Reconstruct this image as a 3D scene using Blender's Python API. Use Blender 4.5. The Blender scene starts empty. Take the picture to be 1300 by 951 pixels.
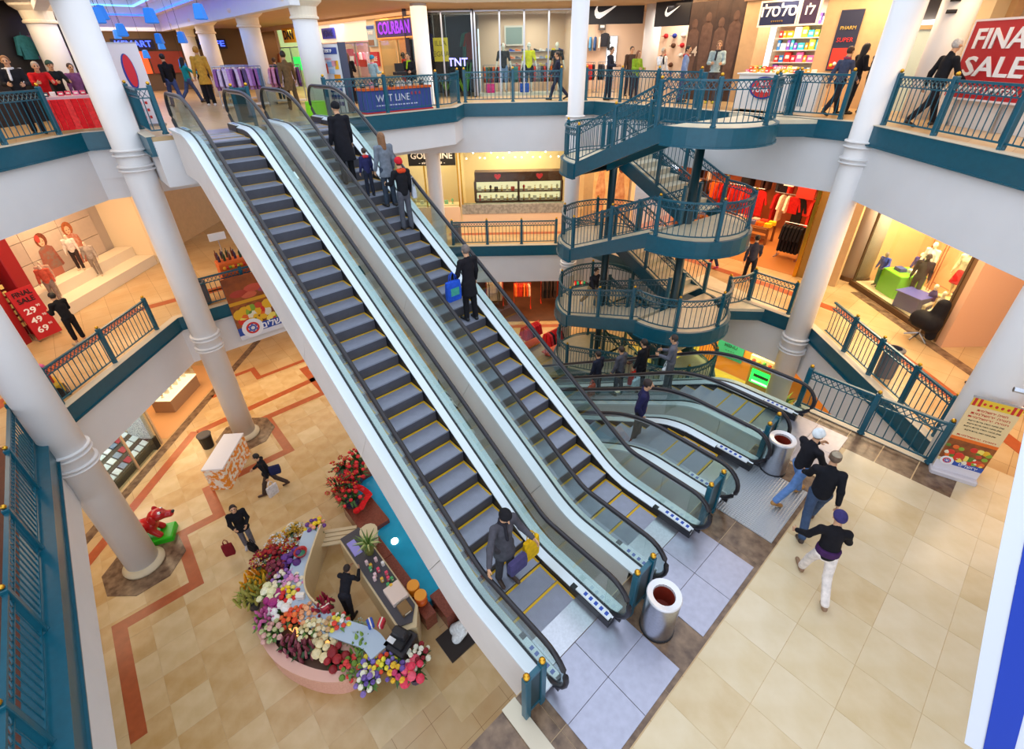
import bpy, math, random
import numpy as np
from mathutils import Vector, Matrix
random.seed(7)
S = bpy.context.scene
COL = S.collection
PI = math.pi
# ------------------------------------------------------------------ camera
F_PX, THETA, ROLL = 602.73, math.radians(31.163), math.radians(1.035)
CAMZ = 12.0
_fw = Vector((0, math.cos(THETA), -math.sin(THETA)))
_up = Vector((0, math.sin(THETA), math.cos(THETA)))
_rt = Vector((1, 0, 0))
_c, _s = math.cos(ROLL), math.sin(ROLL)
_X = _c * _rt - _s * _up
_Y = _s * _rt + _c * _up
cam = bpy.data.cameras.new('camera')
camo = bpy.data.objects.new('camera', cam)
COL.objects.link(camo)
camo.matrix_world = Matrix(((_X.x, _Y.x, -_fw.x, 0), (_X.y, _Y.y, -_fw.y, 0), (_X.z, _Y.z, -_fw.z, CAMZ), (0, 0, 0, 1)))
cam.sensor_fit = 'HORIZONTAL'
cam.sensor_width = 36
cam.lens = 36 * F_PX / 1300
cam.shift_y = -45 / 1300
cam.clip_start = 0.05
cam.clip_end = 300
S.camera = camo
# ------------------------------------------------------------------ daylight and exposure
W = bpy.data.worlds.new('daylight'); S.world = W; W.use_nodes = True
W.node_tree.nodes['Background'].inputs[0].default_value = (0.80, 0.88, 1.0, 1)
W.node_tree.nodes['Background'].inputs[1].default_value = 1.35
S.view_settings.view_transform = 'Standard'
S.view_settings.look = 'None'
S.view_settings.exposure = 0.38
S.view_settings.gamma = 1
S.view_settings.use_curve_mapping = False

def area(name, loc, size, power, color=(1, .8, .58), rot=(0, 0, 0), sy=None):
    l = bpy.data.lights.new(name, 'AREA'); l.energy = power; l.color = color
    l.shape = 'RECTANGLE'; l.size = size; l.size_y = sy or size
    o = bpy.data.objects.new(name, l); o.location = loc; o.rotation_euler = rot
    COL.objects.link(o); return o
WARM = (1.0, .74, .46)
AMBER = (1.0, .62, .32)
NEUT = (1.0, .9, .78)
# concourse fill: unseen area lamps added under each storey's ceiling
for (x, y, z, sx, sy, rz, p, c) in [
    (-12.8, 11, 8.56, 1.6, 8, 0, 150, WARM), (-8.5, 19.2, 8.56, 2, 9, math.radians(-48.7), 70, NEUT), (0, 21.5, 8.56, 8, 1.6, 0, 190, WARM),
    (8.6, 18.2, 8.56, 1.8, 8, math.radians(41), 190, AMBER), (10.7, 10, 8.56, 1.6, 6, 0, 170, WARM),
    (-11.9, 11, 2.94, 1, 8, 0, 90, WARM), (-8.2, 18.2, 2.94, 2, 9, math.radians(-48.7), 140, WARM), (0, 21.0, 2.94, 7, 1.2, 0, 110, AMBER),
    (9.2, 16.5, 2.94, 1.8, 8, math.radians(41), 140, (1, .85, .4)), (10.4, 9, 2.94, 1.6, 6, 0, 60, WARM),
    (-13.2, 14, 13.42, 2.2, 8, 0, 150, WARM), (-8, 24.5, 13.42, 4, 14, math.radians(41.3), 330, WARM), (0.5, 21.5, 13.42, 7, 1.6, 0, 170, NEUT),
    (8.4, 17.6, 13.42, 1.8, 8, math.radians(41), 200, WARM), (10.6, 10, 13.42, 1.6, 6, 0, 120, WARM), (-19, 27, 13.42, 5, 9, math.radians(41.3), 260, WARM)]:
    area('concourse_fill', (x, y, z), sx, p, c, (0, 0, rz), sy)

# ------------------------------------------------------------------ building axes
UA, VA = Vector((-.66, .7513)), Vector((.7513, .66))
B1 = Vector((.918, 4.221))
VANG = math.atan2(.66, .7513)          # angle of the v axis
def UV(v, u):
    p = B1 + VA * v + UA * u
    return (p.x, p.y)
Z1, Z2, Z3, ZC = 0.0, 4.73, 10.35, 13.5

# ------------------------------------------------------------------ materials
MATS = {}
def lin(c):
    return tuple(((x / 12.92) if x <= .04045 else ((x + .055) / 1.055) ** 2.4) for x in c)
def hexc(h):
    return tuple(int(h[i:i + 2], 16) / 255 for i in (0, 2, 4))
def M(name, col='808080', rough=.5, metal=0, var=.0, scale=6, bump=0, bscale=60, emit=0, trans=0, spec=.5, col2=None, coat=0, contrast=1):
    if name in MATS: return MATS[name]
    m = bpy.data.materials.new(name); m.use_nodes = True
    nt = m.node_tree; b = nt.nodes['Principled BSDF']
    c = lin(hexc(col)) + (1,)
    b.inputs['Base Color'].default_value = c
    b.inputs['Roughness'].default_value = rough
    b.inputs['Metallic'].default_value = metal
    b.inputs['Specular IOR Level'].default_value = spec
    if coat: b.inputs['Coat Weight'].default_value = coat
    if trans: b.inputs['Transmission Weight'].default_value = trans
    tc = None
    if var or col2:
        tc = nt.nodes.new('ShaderNodeTexCoord')
        n = nt.nodes.new('ShaderNodeTexNoise'); n.inputs['Scale'].default_value = scale; n.inputs['Detail'].default_value = 5
        nt.links.new(tc.outputs['Object'], n.inputs['Vector'])
        r = nt.nodes.new('ShaderNodeValToRGB')
        r.color_ramp.elements[0].position = .5 - .2 / contrast; r.color_ramp.elements[1].position = .5 + .2 / contrast
        if col2: c2 = lin(hexc(col2)) + (1,)
        else: c2 = tuple(min(1, x * (1 + var)) for x in c[:3]) + (1,)
        r.color_ramp.elements[0].color = c if col2 else tuple(x * (1 - var) for x in c[:3]) + (1,)
        r.color_ramp.elements[1].color = c2
        nt.links.new(n.outputs['Fac'], r.inputs[0]); nt.links.new(r.outputs[0], b.inputs['Base Color'])
    if bump:
        tc = tc or nt.nodes.new('ShaderNodeTexCoord')
        n2 = nt.nodes.new('ShaderNodeTexNoise'); n2.inputs['Scale'].default_value = bscale
        nt.links.new(tc.outputs['Object'], n2.inputs['Vector'])
        bp = nt.nodes.new('ShaderNodeBump'); bp.inputs['Strength'].default_value = bump; bp.inputs['Distance'].default_value = .01
        nt.links.new(n2.outputs['Fac'], bp.inputs['Height']); nt.links.new(bp.outputs[0], b.inputs['Normal'])
    if emit:
        b.inputs['Emission Color'].default_value = c; b.inputs['Emission Strength'].default_value = emit
    MATS[name] = m
    return m
def glass(name, tint='e8f4f4', amount=.12, rough=.02):
    if name in MATS: return MATS[name]
    m = bpy.data.materials.new(name); m.use_nodes = True
    nt = m.node_tree; nt.nodes.clear()
    o = nt.nodes.new('ShaderNodeOutputMaterial'); t = nt.nodes.new('ShaderNodeBsdfTransparent'); g = nt.nodes.new('ShaderNodeBsdfGlossy')
    t.inputs[0].default_value = lin(hexc(tint)) + (1,); g.inputs['Roughness'].default_value = rough
    lw = nt.nodes.new('ShaderNodeFresnel'); lw.inputs['IOR'].default_value = 1.45
    ad = nt.nodes.new('ShaderNodeMath'); ad.operation = 'MULTIPLY_ADD'; ad.inputs[1].default_value = .15; ad.inputs[2].default_value = amount * .05; ad.use_clamp = True
    mx = nt.nodes.new('ShaderNodeMixShader')
    nt.links.new(lw.outputs[0], ad.inputs[0]); nt.links.new(ad.outputs[0], mx.inputs[0])
    nt.links.new(t.outputs[0], mx.inputs[1]); nt.links.new(g.outputs[0], mx.inputs[2]); nt.links.new(mx.outputs[0], o.inputs[0])
    MATS[name] = m
    return m
def cloth(col, rough=.85):
    return M('cloth_' + col, col, rough, var=.18, scale=14, bump=.25, bscale=90, spec=.25)
def paint(col, rough=.45, emit=0):
    return M('paint_%s_%d' % (col, int(emit * 10)), col, rough, emit=emit)

WHITE = M('white_plaster', 'e2e2e4', .6, var=.02, scale=1.5)
TEAL = M('teal_paint', '075468', .3, var=.08, scale=9, spec=.6)
TEALD = M('teal_dark_paint', '0a343c', .4, var=.08, scale=9)
GOLD = M('brass', 'd9a63a', .28, 1)
STEEL = M('brushed_steel', 'b9bcc4', .3, 1, var=.08, scale=30)
DECK = M('white_deck_metal', 'e4ebf2', .3, .15, spec=.6)
RUBBER = M('black_rubber', '1d1b22', .35)
BLACK = M('black_plastic', '141318', .4)
CLAD = M('cladding_panel', 'dedbd9', .4, var=.03, scale=2)
GLASS = glass('clear_glass', 'eef6f5', .2)
YEL = M('yellow_line', 'd8a80e', .5)

# ------------------------------------------------------------------ mesh helpers
class MB:
    def __init__(s): s.V = []; s.F = []; s.MI = []; s.mi = 0
    def add(s, vs, fs, mi=None):
        o = len(s.V); s.V += [tuple(p) for p in vs]
        s.F += [tuple(i + o for i in f) for f in fs]; s.MI += [s.mi if mi is None else mi] * len(fs); return s
    def box(s, x0, x1, y0, y1, z0, z1, mi=None):
        return s.add([(x0, y0, z0), (x1, y0, z0), (x1, y1, z0), (x0, y1, z0), (x0, y0, z1), (x1, y0, z1), (x1, y1, z1), (x0, y1, z1)],
                     [(3, 2, 1, 0), (4, 5, 6, 7), (0, 1, 5, 4), (1, 2, 6, 5), (2, 3, 7, 6), (3, 0, 4, 7)], mi)
    def bbox(s, x0, x1, y0, y1, z0, z1, b=.01, mi=None):      # box with chamfered vertical and top edges
        P = lambda i: [(x0 + i, y0 + b), (x0 + b, y0 + i), (x1 - b, y0 + i), (x1 - i, y0 + b), (x1 - i, y1 - b), (x1 - b, y1 - i), (x0 + b, y1 - i), (x0 + i, y1 - b)]
        a = P(0); t = [(min(max(x, x0 + b), x1 - b), min(max(y, y0 + b), y1 - b)) for x, y in a]
        vs = [(x, y, z0) for x, y in a] + [(x, y, z1 - b) for x, y in a] + [(x, y, z1) for x, y in t]
        fs = [tuple(range(7, -1, -1)), tuple(range(16, 24))]
        for k in (0, 8):
            fs += [(k + i, k + (i + 1) % 8, k + 8 + (i + 1) % 8, k + 8 + i) for i in range(8)]
        return s.add(vs, fs, mi)
    def obox(s, c, sz, rz=0, mi=None):
        ca, sa = math.cos(rz), math.sin(rz); hx, hy, hz = sz[0] / 2, sz[1] / 2, sz[2] / 2
        vs = [(c[0] + x * ca - y * sa, c[1] + x * sa + y * ca, c[2] + z) for z in (-hz, hz) for x, y in ((-hx, -hy), (hx, -hy), (hx, hy), (-hx, hy))]
        return s.add(vs, [(3, 2, 1, 0), (4, 5, 6, 7), (0, 1, 5, 4), (1, 2, 6, 5), (2, 3, 7, 6), (3, 0, 4, 7)], mi)
    def prism(s, poly, z0, z1, mi=None):
        a = sum(poly[i][0] * poly[(i + 1) % len(poly)][1] - poly[(i + 1) % len(poly)][0] * poly[i][1] for i in range(len(poly)))
        if a < 0: poly = poly[::-1]
        n = len(poly)
        return s.add([(x, y, z0) for x, y in poly] + [(x, y, z1) for x, y in poly],
                     [tuple(range(n - 1, -1, -1)), tuple(range(n, 2 * n))] + [(i, (i + 1) % n, n + (i + 1) % n, n + i) for i in range(n)], mi)
    def rings(s, rr, cap=True, mi=None, closed=False):
        n = len(rr[0]); m = len(rr); vs = [p for r in rr for p in r]; fs = []
        for k in range(m if closed else m - 1):
            a, b = k * n, ((k + 1) % m) * n
            fs += [(a + i, a + (i + 1) % n, b + (i + 1) % n, b + i) for i in range(n)]
        if cap and not closed: fs += [tuple(range(n - 1, -1, -1)), tuple(range((m - 1) * n, m * n))]
        return s.add(vs, fs, mi)
    def lathe(s, prof, n=16, c=(0, 0, 0), mi=None, cap=True):
        return s.rings([[(c[0] + r * math.cos(2 * PI * i / n), c[1] + r * math.sin(2 * PI * i / n), c[2] + z) for i in range(n)] for r, z in prof], cap, mi)
    def tube(s, path, r, n=8, mi=None, cap=True, closed=False):
        path = [Vector(p) for p in path]; rr = []; m = len(path)
        rad = r if hasattr(r, '__len__') else [r] * m
        for k in range(m):
            if closed: t = path[(k + 1) % m] - path[k - 1]
            else: t = path[min(k + 1, m - 1)] - path[max(k - 1, 0)]
            if t.length < 1e-9: t = Vector((0, 0, 1))
            t.normalize(); ref = Vector((0, 0, 1)) if abs(t.z) < .95 else Vector((0, 1, 0))
            a = t.cross(ref).normalized(); b = a.cross(t)
            rr.append([tuple(path[k] + (a * math.cos(2 * PI * i / n) + b * math.sin(2 * PI * i / n)) * rad[k]) for i in range(n)])
        rr = [r_[::-1] for r_ in rr]
        return s.rings(rr, cap, mi, closed)
    def sph(s, c, r, nu=10, nv=7, mi=None):
        r = r if hasattr(r, '__len__') else (r, r, r)
        rr = []
        for k in range(nv + 1):
            a = -PI / 2 + PI * k / nv; q = max(math.cos(a), .02)
            rr.append([(c[0] + r[0] * q * math.cos(2 * PI * i / nu), c[1] + r[1] * q * math.sin(2 * PI * i / nu), c[2] + r[2] * math.sin(a)) for i in range(nu)])
        return s.rings(rr, True, mi)
    def quad(s, a, b, c, d, mi=None): return s.add([a, b, c, d], [(0, 1, 2, 3)], mi)
    def mesh(s, name='m', mats=(), smooth=False):
        me = bpy.data.meshes.new(name); me.from_pydata(s.V, [], s.F)
        for m in (mats if isinstance(mats, (list, tuple)) else [mats]): me.materials.append(m)
        if any(s.MI): me.polygons.foreach_set('material_index', s.MI)
        if smooth: me.polygons.foreach_set('use_smooth', [True] * len(s.F))
        me.update(); return me
    def build(s, name, mats, parent=None, loc=(0, 0, 0), rz=0, smooth=False):
        return ob(name, s.mesh(name, mats, smooth), parent, loc, rz)
def ob(name, me, parent=None, loc=(0, 0, 0), rz=0, sc=None):
    o = bpy.data.objects.new(name, me); COL.objects.link(o)
    o.location = loc; o.rotation_euler = (0, 0, rz)
    if sc: o.scale = sc
    if parent: o.parent = parent
    return o
def tag(o, label=None, cat=None, group=None, kind=None):
    if label: o['label'] = label
    if cat: o['category'] = cat
    if group: o['group'] = group
    if kind: o['kind'] = kind
    return o
def thing(name, label, cat, loc=(0, 0, 0), rz=0, group=None):
    return tag(ob(name, None, None, loc, rz), label, cat, group)
def struct(name, mb, mats, parent=None):
    o = mb.build(name, mats, parent)
    if not parent: o['kind'] = 'structure'
    return o
def clone(o, parent=None, loc=None, rz=None, label=None, sc=None, deep=True):
    c = o.copy(); COL.objects.link(c); c.parent = parent
    if loc is not None: c.location = loc
    if rz is not None: c.rotation_euler = (0, 0, rz)
    if label: c['label'] = label
    if sc: c.scale = sc
    if deep:
        for ch in list(o.children): clone(ch, c)
    return c
def flip_text(s): return s[::-1]
_txt = {}
def text_mesh(body, size=1, ext=.01, bold=False, align='CENTER'):
    k = (body, size, ext, bold, align)
    cu = bpy.data.curves.new('t', 'FONT'); cu.body = body; cu.size = size; cu.extrude = ext; cu.align_x = align; cu.align_y = 'CENTER'
    cu.resolution_u = 2
    if bold: cu.offset = size * .018
    o = bpy.data.objects.new('t', cu); COL.objects.link(o)
    me = bpy.data.meshes.new_from_object(o)
    bpy.data.objects.remove(o); bpy.data.curves.remove(cu)
    return me
def text(body, mat, parent, loc, size, rz=0, tilt=PI / 2, ext=.01, bold=False, name='lettering', width=None):
    """upright lettering; reads from the -y side at rz = 0"""
    me = text_mesh(body, size, ext, bold); me.materials.clear(); me.materials.append(mat)
    o = ob(name, me, parent, loc); o.rotation_euler = (tilt, 0, rz)
    if width:
        xs = [v.co.x for v in me.vertices]
        if xs: o.scale = (width / (max(xs) - min(xs)), 1, 1)
    return o
# ------------------------------------------------------------------ structure: floors, slabs, ceilings
def tile_mat(name, c1, c2, joint, scale=1.34, rough=.28, warm=None):
    m = M(name, c1, rough, col2=c2, scale=1.1, spec=.5)
    nt = m.node_tree; b = nt.nodes['Principled BSDF']
    tc = nt.nodes.new('ShaderNodeTexCoord'); mp = nt.nodes.new('ShaderNodeMapping'); mp.inputs['Rotation'].default_value[2] = -VANG
    br = nt.nodes.new('ShaderNodeTexBrick'); br.offset = 0; br.inputs['Scale'].default_value = scale
    for i in ('Brick Width', 'Row Height'): br.inputs[i].default_value = 1.0
    br.inputs['Mortar Size'].default_value = .006; br.inputs['Mortar Smooth'].default_value = .2
    br.inputs['Color1'].default_value = (1, 1, 1, 1); br.inputs['Color2'].default_value = (.88, .87, .85, 1); br.inputs['Mortar'].default_value = lin(hexc(joint)) + (1,)
    nt.links.new(tc.outputs['Object'], mp.inputs[0]); nt.links.new(mp.outputs[0], br.inputs['Vector'])
    mx = nt.nodes.new('ShaderNodeMix'); mx.data_type = 'RGBA'; mx.blend_type = 'MULTIPLY'; mx.inputs[0].default_value = 1
    src = b.inputs['Base Color'].links[0].from_socket
    nt.links.new(src, mx.inputs[6]); nt.links.new(br.outputs['Color'], mx.inputs[7]); nt.links.new(mx.outputs[2], b.inputs['Base Color'])
    return m
FLOOR_M = tile_mat('beige_marble_floor', 'd0b68c', 'c09c6c', 'b09a78')
TILES = [M('beige_marble_%d' % i, a, .26, col2=b, scale=2.2, spec=.5, contrast=1.2) for i, (a, b) in enumerate([('d9c9aa', 'd0bd98'), ('d7c5a3', 'cbb58c'), ('dccdb0', 'd3c19e'), ('d5c29d', 'c8b086'), ('d8c8a8', 'cfbb94')])]
TILES1 = [M('warm_lit_marble_%d' % i, a, .26, col2=b, scale=2.2, spec=.5, contrast=1.2) for i, (a, b) in enumerate([('d3b78a', 'c6a674'), ('cfb182', 'c09c68'), ('d6bd92', 'c9ad7e'), ('ccac7c', 'bc9860')])]  # ground-floor copy of the beige marble, warm light put into its colour
GROUT = M('floor_grout', 'a8987c', .7)
INLAY = M('terracotta_inlay', 'a8542e', .3, var=.12, scale=5)
MARBLE = M('brown_marble', '5a4434', .22, col2='8a7058', scale=5, contrast=1.4)

INN2 = [(-4.35, 1.0), (-11, 8.5), (-11, 13.75), (-3.9, 20), (3.3, 20), (9.15, 12.6), (9.0, 7.25), UV(7.4, -2.95), UV(7.4, -.35), UV(-1.7, -.35), UV(-1.7, -5.4)]
OUT2 = [(3.2, -4), (30, -4), (30, 34), (-34, 34), (-34, -4), (-4.35, -4)]
INN3 = [(-5.5, -.4), (-11.3, 6.3), (-11.3, 13.6), UV(-1.75, 15.0), UV(-1.75, 12.6), UV(7.3, 12.6), (-1.75, 20), (3.3, 20), (8.85, 12.9), (8.55, 7.0), (8.0, 3), (4.5, -.4)]
OUT3 = [(4.5, -4), (30, -4), (30, 42), (-42, 42), (-42, -4), (-5.5, -4)]
fl1 = struct('floor', MB().box(-34, 30, -4, 34, -.3, -.003), FLOOR_M)
fl2 = struct('floor', MB().prism(INN2 + OUT2, Z2 - .1, Z2 - .003), FLOOR_M)
fl3 = struct('floor', MB().prism(INN3 + OUT3, Z3 - .1, Z3), FLOOR_M)
struct('ceiling', MB().prism(INN2 + OUT2, Z2 - 1.75, Z2 - .1), WHITE)
struct('ceiling', MB().prism(INN3 + OUT3, Z3 - 1.2, Z3 - .1), WHITE)
INN3B = INN3[:2] + [(-11.3, 13.6), (-3.9, 20)] + INN3[7:]
struct('ceiling', MB().prism(INN3B + OUT3, Z3 - 1.75, Z3 - 1.2), WHITE)
# top ceiling, open above the court and along the light well of the hall
CEILM = M('warm_lit_ceiling', 'b89a78', .7, var=.04, scale=2)  # warm lamplight on the ceiling put into its colour as tan
INN4 = [(-6.5, -.4), (-11.6, 6.3), (-11.6, 13.0), UV(-2.4, 13.0), UV(-2.4, 33), UV(2.9, 33), UV(2.9, 14), (-4.5, 18.6), (-1.75, 20.3), (3.4, 20.3), (9.1, 12.9), (8.8, 7.0), (8.0, 3), (4.5, -.4)]
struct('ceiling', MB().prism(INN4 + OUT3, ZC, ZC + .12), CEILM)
def band(mb, path, z0, z1, t0, t1, closed=False):
    """wall-like strip along a 2D path, from offset t0 to t1 towards the left of travel"""
    n = len(path)
    def off(d):
        r = []
        for i in range(n):
            p = Vector(path[i]); a = Vector(path[i - 1]) if (i or closed) else None; b = Vector(path[(i + 1) % n]) if (i < n - 1 or closed) else None
            d1 = (p - a).normalized() if a is not None else (b - p).normalized(); d2 = (b - p).normalized() if b is not None else d1
            n1 = Vector((-d1.y, d1.x)); n2 = Vector((-d2.y, d2.x)); nn = (n1 + n2).normalized()
            r.append(p + nn * (d / max(.35, nn.dot(n1))))
        return r
    A, B_ = off(t0), off(t1)
    for i in range(n if closed else n - 1):
        j = (i + 1) % n
        q = [A[i], A[j], B_[j], B_[i]]
        mb.prism([(x.x, x.y) for x in q], z0, z1)
    return mb
# balcony edges: teal band with a lip, the atrium lies to the right of each path
def edge(paths, zt, nm):
    for p in paths:
        o = struct('trim_%d' % nm, band(MB(), p, zt - .42, zt + .012, -.10, .02), TEAL)
        struct('edge_lip', band(MB(), p, zt - .44, zt - .41, -.14, .02), TEAL, o)
        struct('edge_cap', band(MB(), p, zt + .012, zt + .03, -.12, .1), M('pale_stone_edge', 'cfc4ae', .4), o)
        nm += 1
    return nm
k = edge([INN2[:8][::1], INN2[7:9], [INN2[9], INN2[10]]], Z2, 1)
k = edge([INN3[1:5], [UV(2.9, 12.6)] + INN3[5:8], INN3[7:11]], Z3, k)
# light well above the hall: white coffers with blue light lines
WELL = [UV(-2.4, 13.5), UV(-2.4, 33), UV(2.9, 33), UV(2.9, 14)]
wl = struct('wall_lightwell', band(MB(), WELL, ZC - .25, ZC + .9, -.05, .25), WHITE)
BLUE_L = M('blue_neon', '2a55ff', .4, emit=3)
CYAN_L = M('cyan_neon', '69b4ff', .4, emit=2)
for i, (ins, z) in enumerate([(.6, .55), (1.1, .9), (1.55, 1.25)]):
    w = [UV(-2.4 + ins, 14 + ins), UV(-2.4 + ins, 33 - ins), UV(2.9 - ins, 33 - ins), UV(2.9 - ins, 14 + ins)]
    struct('coffer_step', band(MB(), w, ZC + z - .1, ZC + z + .25, -.05, .55), WHITE, wl)
    struct('neon_line', band(MB(), w, ZC + z - .16, ZC + z - .1, -.08, .0), BLUE_L if i == 0 else CYAN_L, wl)

sk_ = struct('window_99', MB().prism([UV(-1.2, 15), UV(-1.2, 31.6), UV(1.7, 31.6), UV(1.7, 15)], ZC + 1.6, ZC + 1.62), GLASS)
for i in range(10): struct('glazing_bar', MB().prism([UV(-1.2, 15 + i * 1.8), UV(1.7, 15 + i * 1.8), UV(1.7, 15.08 + i * 1.8), UV(-1.2, 15.08 + i * 1.8)], ZC + 1.5, ZC + 1.6), WHITE, sk_)
# loose tiles of the ground court and of the escalator landing
tm = {}
def lay_tiles(parent, z, cells, size, keep, mats=None, og=(0, 0)):
    meshes = []
    for m in (mats or TILES):
        b = MB(); h = size / 2 - .002
        b.bbox(-h, h, -h, h, -.02, 0, .0015); meshes.append(b.mesh('tile', m))
    for (i, j) in cells:
        v, u = og[0] + (i + .5) * size, og[1] + (j + .5) * size
        p = UV(v, u)
        if not keep(v, u, p): continue
        o = ob('tile', random.choice(meshes), parent, (p[0], p[1], z + random.uniform(-.0006, .0006)), VANG)
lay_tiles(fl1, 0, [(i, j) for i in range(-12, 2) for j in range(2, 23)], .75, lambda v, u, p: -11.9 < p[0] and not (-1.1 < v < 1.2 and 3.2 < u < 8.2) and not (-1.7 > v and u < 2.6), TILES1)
lay_tiles(fl2, Z2, [(i, j) for i in range(-11, 8) for j in range(-8, 0)], .75, lambda v, u, p: (v < 6.62 or u < -3.2) and p[0] < 9.6 and p[1] > .9, None, (6.62, -1.7))
# brown marble around the escalator landings
mo = MB()
for a in range(-1, 5):
    v0 = -1.4 + a * 1.345
    for (u0, u1) in ((-.36, -1.0), (-1.0, -1.69)):
        q = MB().box(-.67, .67, -.34 if u0 < -.5 else -.317, .34 if u0 < -.5 else .317, -.02, .001).build('marble_slab', MARBLE, fl2, (*UV(v0 + .67, (u0 + u1) / 2), Z2), VANG)
for a in range(5):
    q = MB().box(-.4, .4, -.3, .3, -.02, .001).build('marble_slab', MARBLE, fl2, (*UV(7.0, -.66 - a * .62), Z2), VANG)
# terracotta inlay lines
def inlay(parent, pts, z, w=.3, uv=True, mat=None):
    for a, b in zip(pts[:-1], pts[1:]):
        A = Vector(UV(*a)) if uv else Vector(a); B = Vector(UV(*b)) if uv else Vector(b)
        d = B - A; L = d.length
        MB().box(-L / 2, L / 2, -w / 2, w / 2, -.01, .0025).build('inlay_strip', mat or INLAY, parent, (*((A + B) / 2 + d.normalized() * w / 2), z), math.atan2(d.y, d.x))
inlay(fl1, [(-6.6, 5.6), (-6.6, 8.75), (-4.9, 8.75), (-4.9, 10.75), (-3.85, 10.75), (-3.85, 12.1), (-1.25, 12.1), (-1.25, 14.5), (1.1, 14.5), (1.1, 16.8), (3.5, 16.8)], Z1)
inlay(fl1, [(-2.6, 17.4), (-1.6, 17.4), (-1.6, 18.4), (-.6, 18.4), (-.6, 17.5), (3.0, 17.5)], Z1, .22)
inlay(fl1, [(-11.95, 4), (-11.95, 13.4), (-8, 17.4)], Z1, .3, False)
inlay(fl1, [(-12.55, 4), (-12.55, 20)], Z1, .3, False, MARBLE)
inlay(fl1, [(-3, 21.1), (6, 21.1)], Z1, .3, False)
inlay(fl2, [(-12.7, 4), (-12.7, 14.3), (-6, 20.2)], Z2, .34, False)
inlay(fl2, [(10.6, 4), (10.6, 13.2), (9.2, 15.4), (6.5, 18.8)], Z2, .34, False)
inlay(fl2, [(11.85, 4), (11.85, 14.6)], Z2, .3, False, MARBLE)
inlay(fl2, [(-1.5, 18.0), (4, 18.0)], Z2, .25)
inlay(fl2, [(-1.5, 16.4), (.5, 16.4), (.5, 17.2)], Z2, .25)
inlay(fl2, [(-3, 21.6), (4, 21.6)], Z2, .3, False)

# ------------------------------------------------------------------ columns
COLM = M('column_white', 'e6e4e4', .45, var=.015, scale=2)
def column(x, y, z0, z1, label, r=.42, rings=(), cap=None, base=False, group=None):
    t = thing('column', label, 'column', (x, y, z0), 0, group)
    MB().lathe([(r, 0), (r, z1 - z0)], 28).build('shaft', COLM, t, smooth=True)
    for z in rings:
        for dz in (-.38, -.50, -.78, -.88):
            MB().lathe([(r, -.03), (r + .055, -.022), (r + .065, 0), (r + .055, .022), (r, .03)], 28).build('ring_moulding', COLM, t, (0, 0, z + dz - z0), smooth=True)
    if cap:
        c = MB().lathe([(r, -.02), (r + .06, 0), (r + .06, .05), (r + .02, .08), (r + .04, .3), (r + .2, .42), (r + .24, .5), (r + .24, .56)], 24).build('capital', M('capital_cream', 'efe2cc', .5), t, (0, 0, cap - z0))
    if base:
        MB().prism([(1.0 * math.cos(PI / 8 + i * PI / 4), 1.0 * math.sin(PI / 8 + i * PI / 4)) for i in range(8)], 0, .014).build('octagonal_plinth', MARBLE, t)
        MB().lathe([(r + .1, .0), (r + .12, .08), (r + .04, .14), (r, .2)], 28).build('base_moulding', M('cream_stone', 'd8c8a8', .4), t, smooth=True)
    return t
column(-9.95, 13.35, 0, ZC, 'tall white column through three storeys beside the escalator cladding and fruit banner', rings=(Z2, Z3), base=True, r=.37)
column(-10.3, 8.15, 0, ZC, 'white column on an octagonal brown plinth behind the red dog ride', rings=(Z2, Z3), base=True, r=.38)
column(8.8, 12.55, 0, ZC, 'white column between the two sections of teal railing by the descending escalators', rings=(Z2, Z3), base=True, r=.33)
column(2.45, 18.95, 0, ZC, 'white column rising behind the teal winding staircase', rings=(Z2, Z3), base=True, r=.29)
column(-3.08, 20.3, 0, ZC, 'white column in front of the black gold-lettered shop sign', rings=(Z2,), r=.29)
column(8.95, 6.95, 0, ZC, 'white column behind the standing fruit banner', rings=(Z2, Z3))
column(5.78, 22.35, Z3, ZC, 'white column between the two black signs with white swooshes', r=.32)
column(10.75, 13.6, Z3, ZC, 'white column behind the grey-haired man in a dark suit', r=.38)
for u_, c_ in ((14.5, 'beside the white mall directory board'), (19.9, 'beside the man in the long brown coat'), (26.3, 'behind the golden costumed figure'), (30.3, 'farthest of the hall colonnade')):
    column(*UV(3.4, u_), Z3, ZC, 'white hall column with a lit cream capital, ' + c_, r=.36, cap=12.95)
for u_, c_ in ((19.5, 'beside the person in a green beanie'), (26, 'set back behind its nearer twin')):
    column(*UV(-2.6, u_), Z3, ZC, 'cream wall-side column with a capital, ' + c_, r=.36, cap=12.95)
# ------------------------------------------------------------------ escalators
def groove_mat(name, col, scale, rough, metal, strength=.6):
    m = M(name, col, rough, metal, var=.06, scale=8)
    nt = m.node_tree; b = nt.nodes['Principled BSDF']
    tc = nt.nodes.new('ShaderNodeTexCoord'); w = nt.nodes.new('ShaderNodeTexWave'); w.inputs['Scale'].default_value = scale
    bp = nt.nodes.new('ShaderNodeBump'); bp.inputs['Strength'].default_value = strength; bp.inputs['Distance'].default_value = .01
    nt.links.new(tc.outputs['Object'], w.inputs['Vector']); nt.links.new(w.outputs['Fac'], bp.inputs['Height']); nt.links.new(bp.outputs[0], b.inputs['Normal'])
    return m
TREAD = groove_mat('step_tread', 'a9abbe', 18, .36, .5)
RISER = groove_mat('step_riser', '5a5964', 18, .45, .4)
PLATE = M('floor_plate_steel', 'a6a7b8', .34, .7, var=.07, scale=10)
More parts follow.
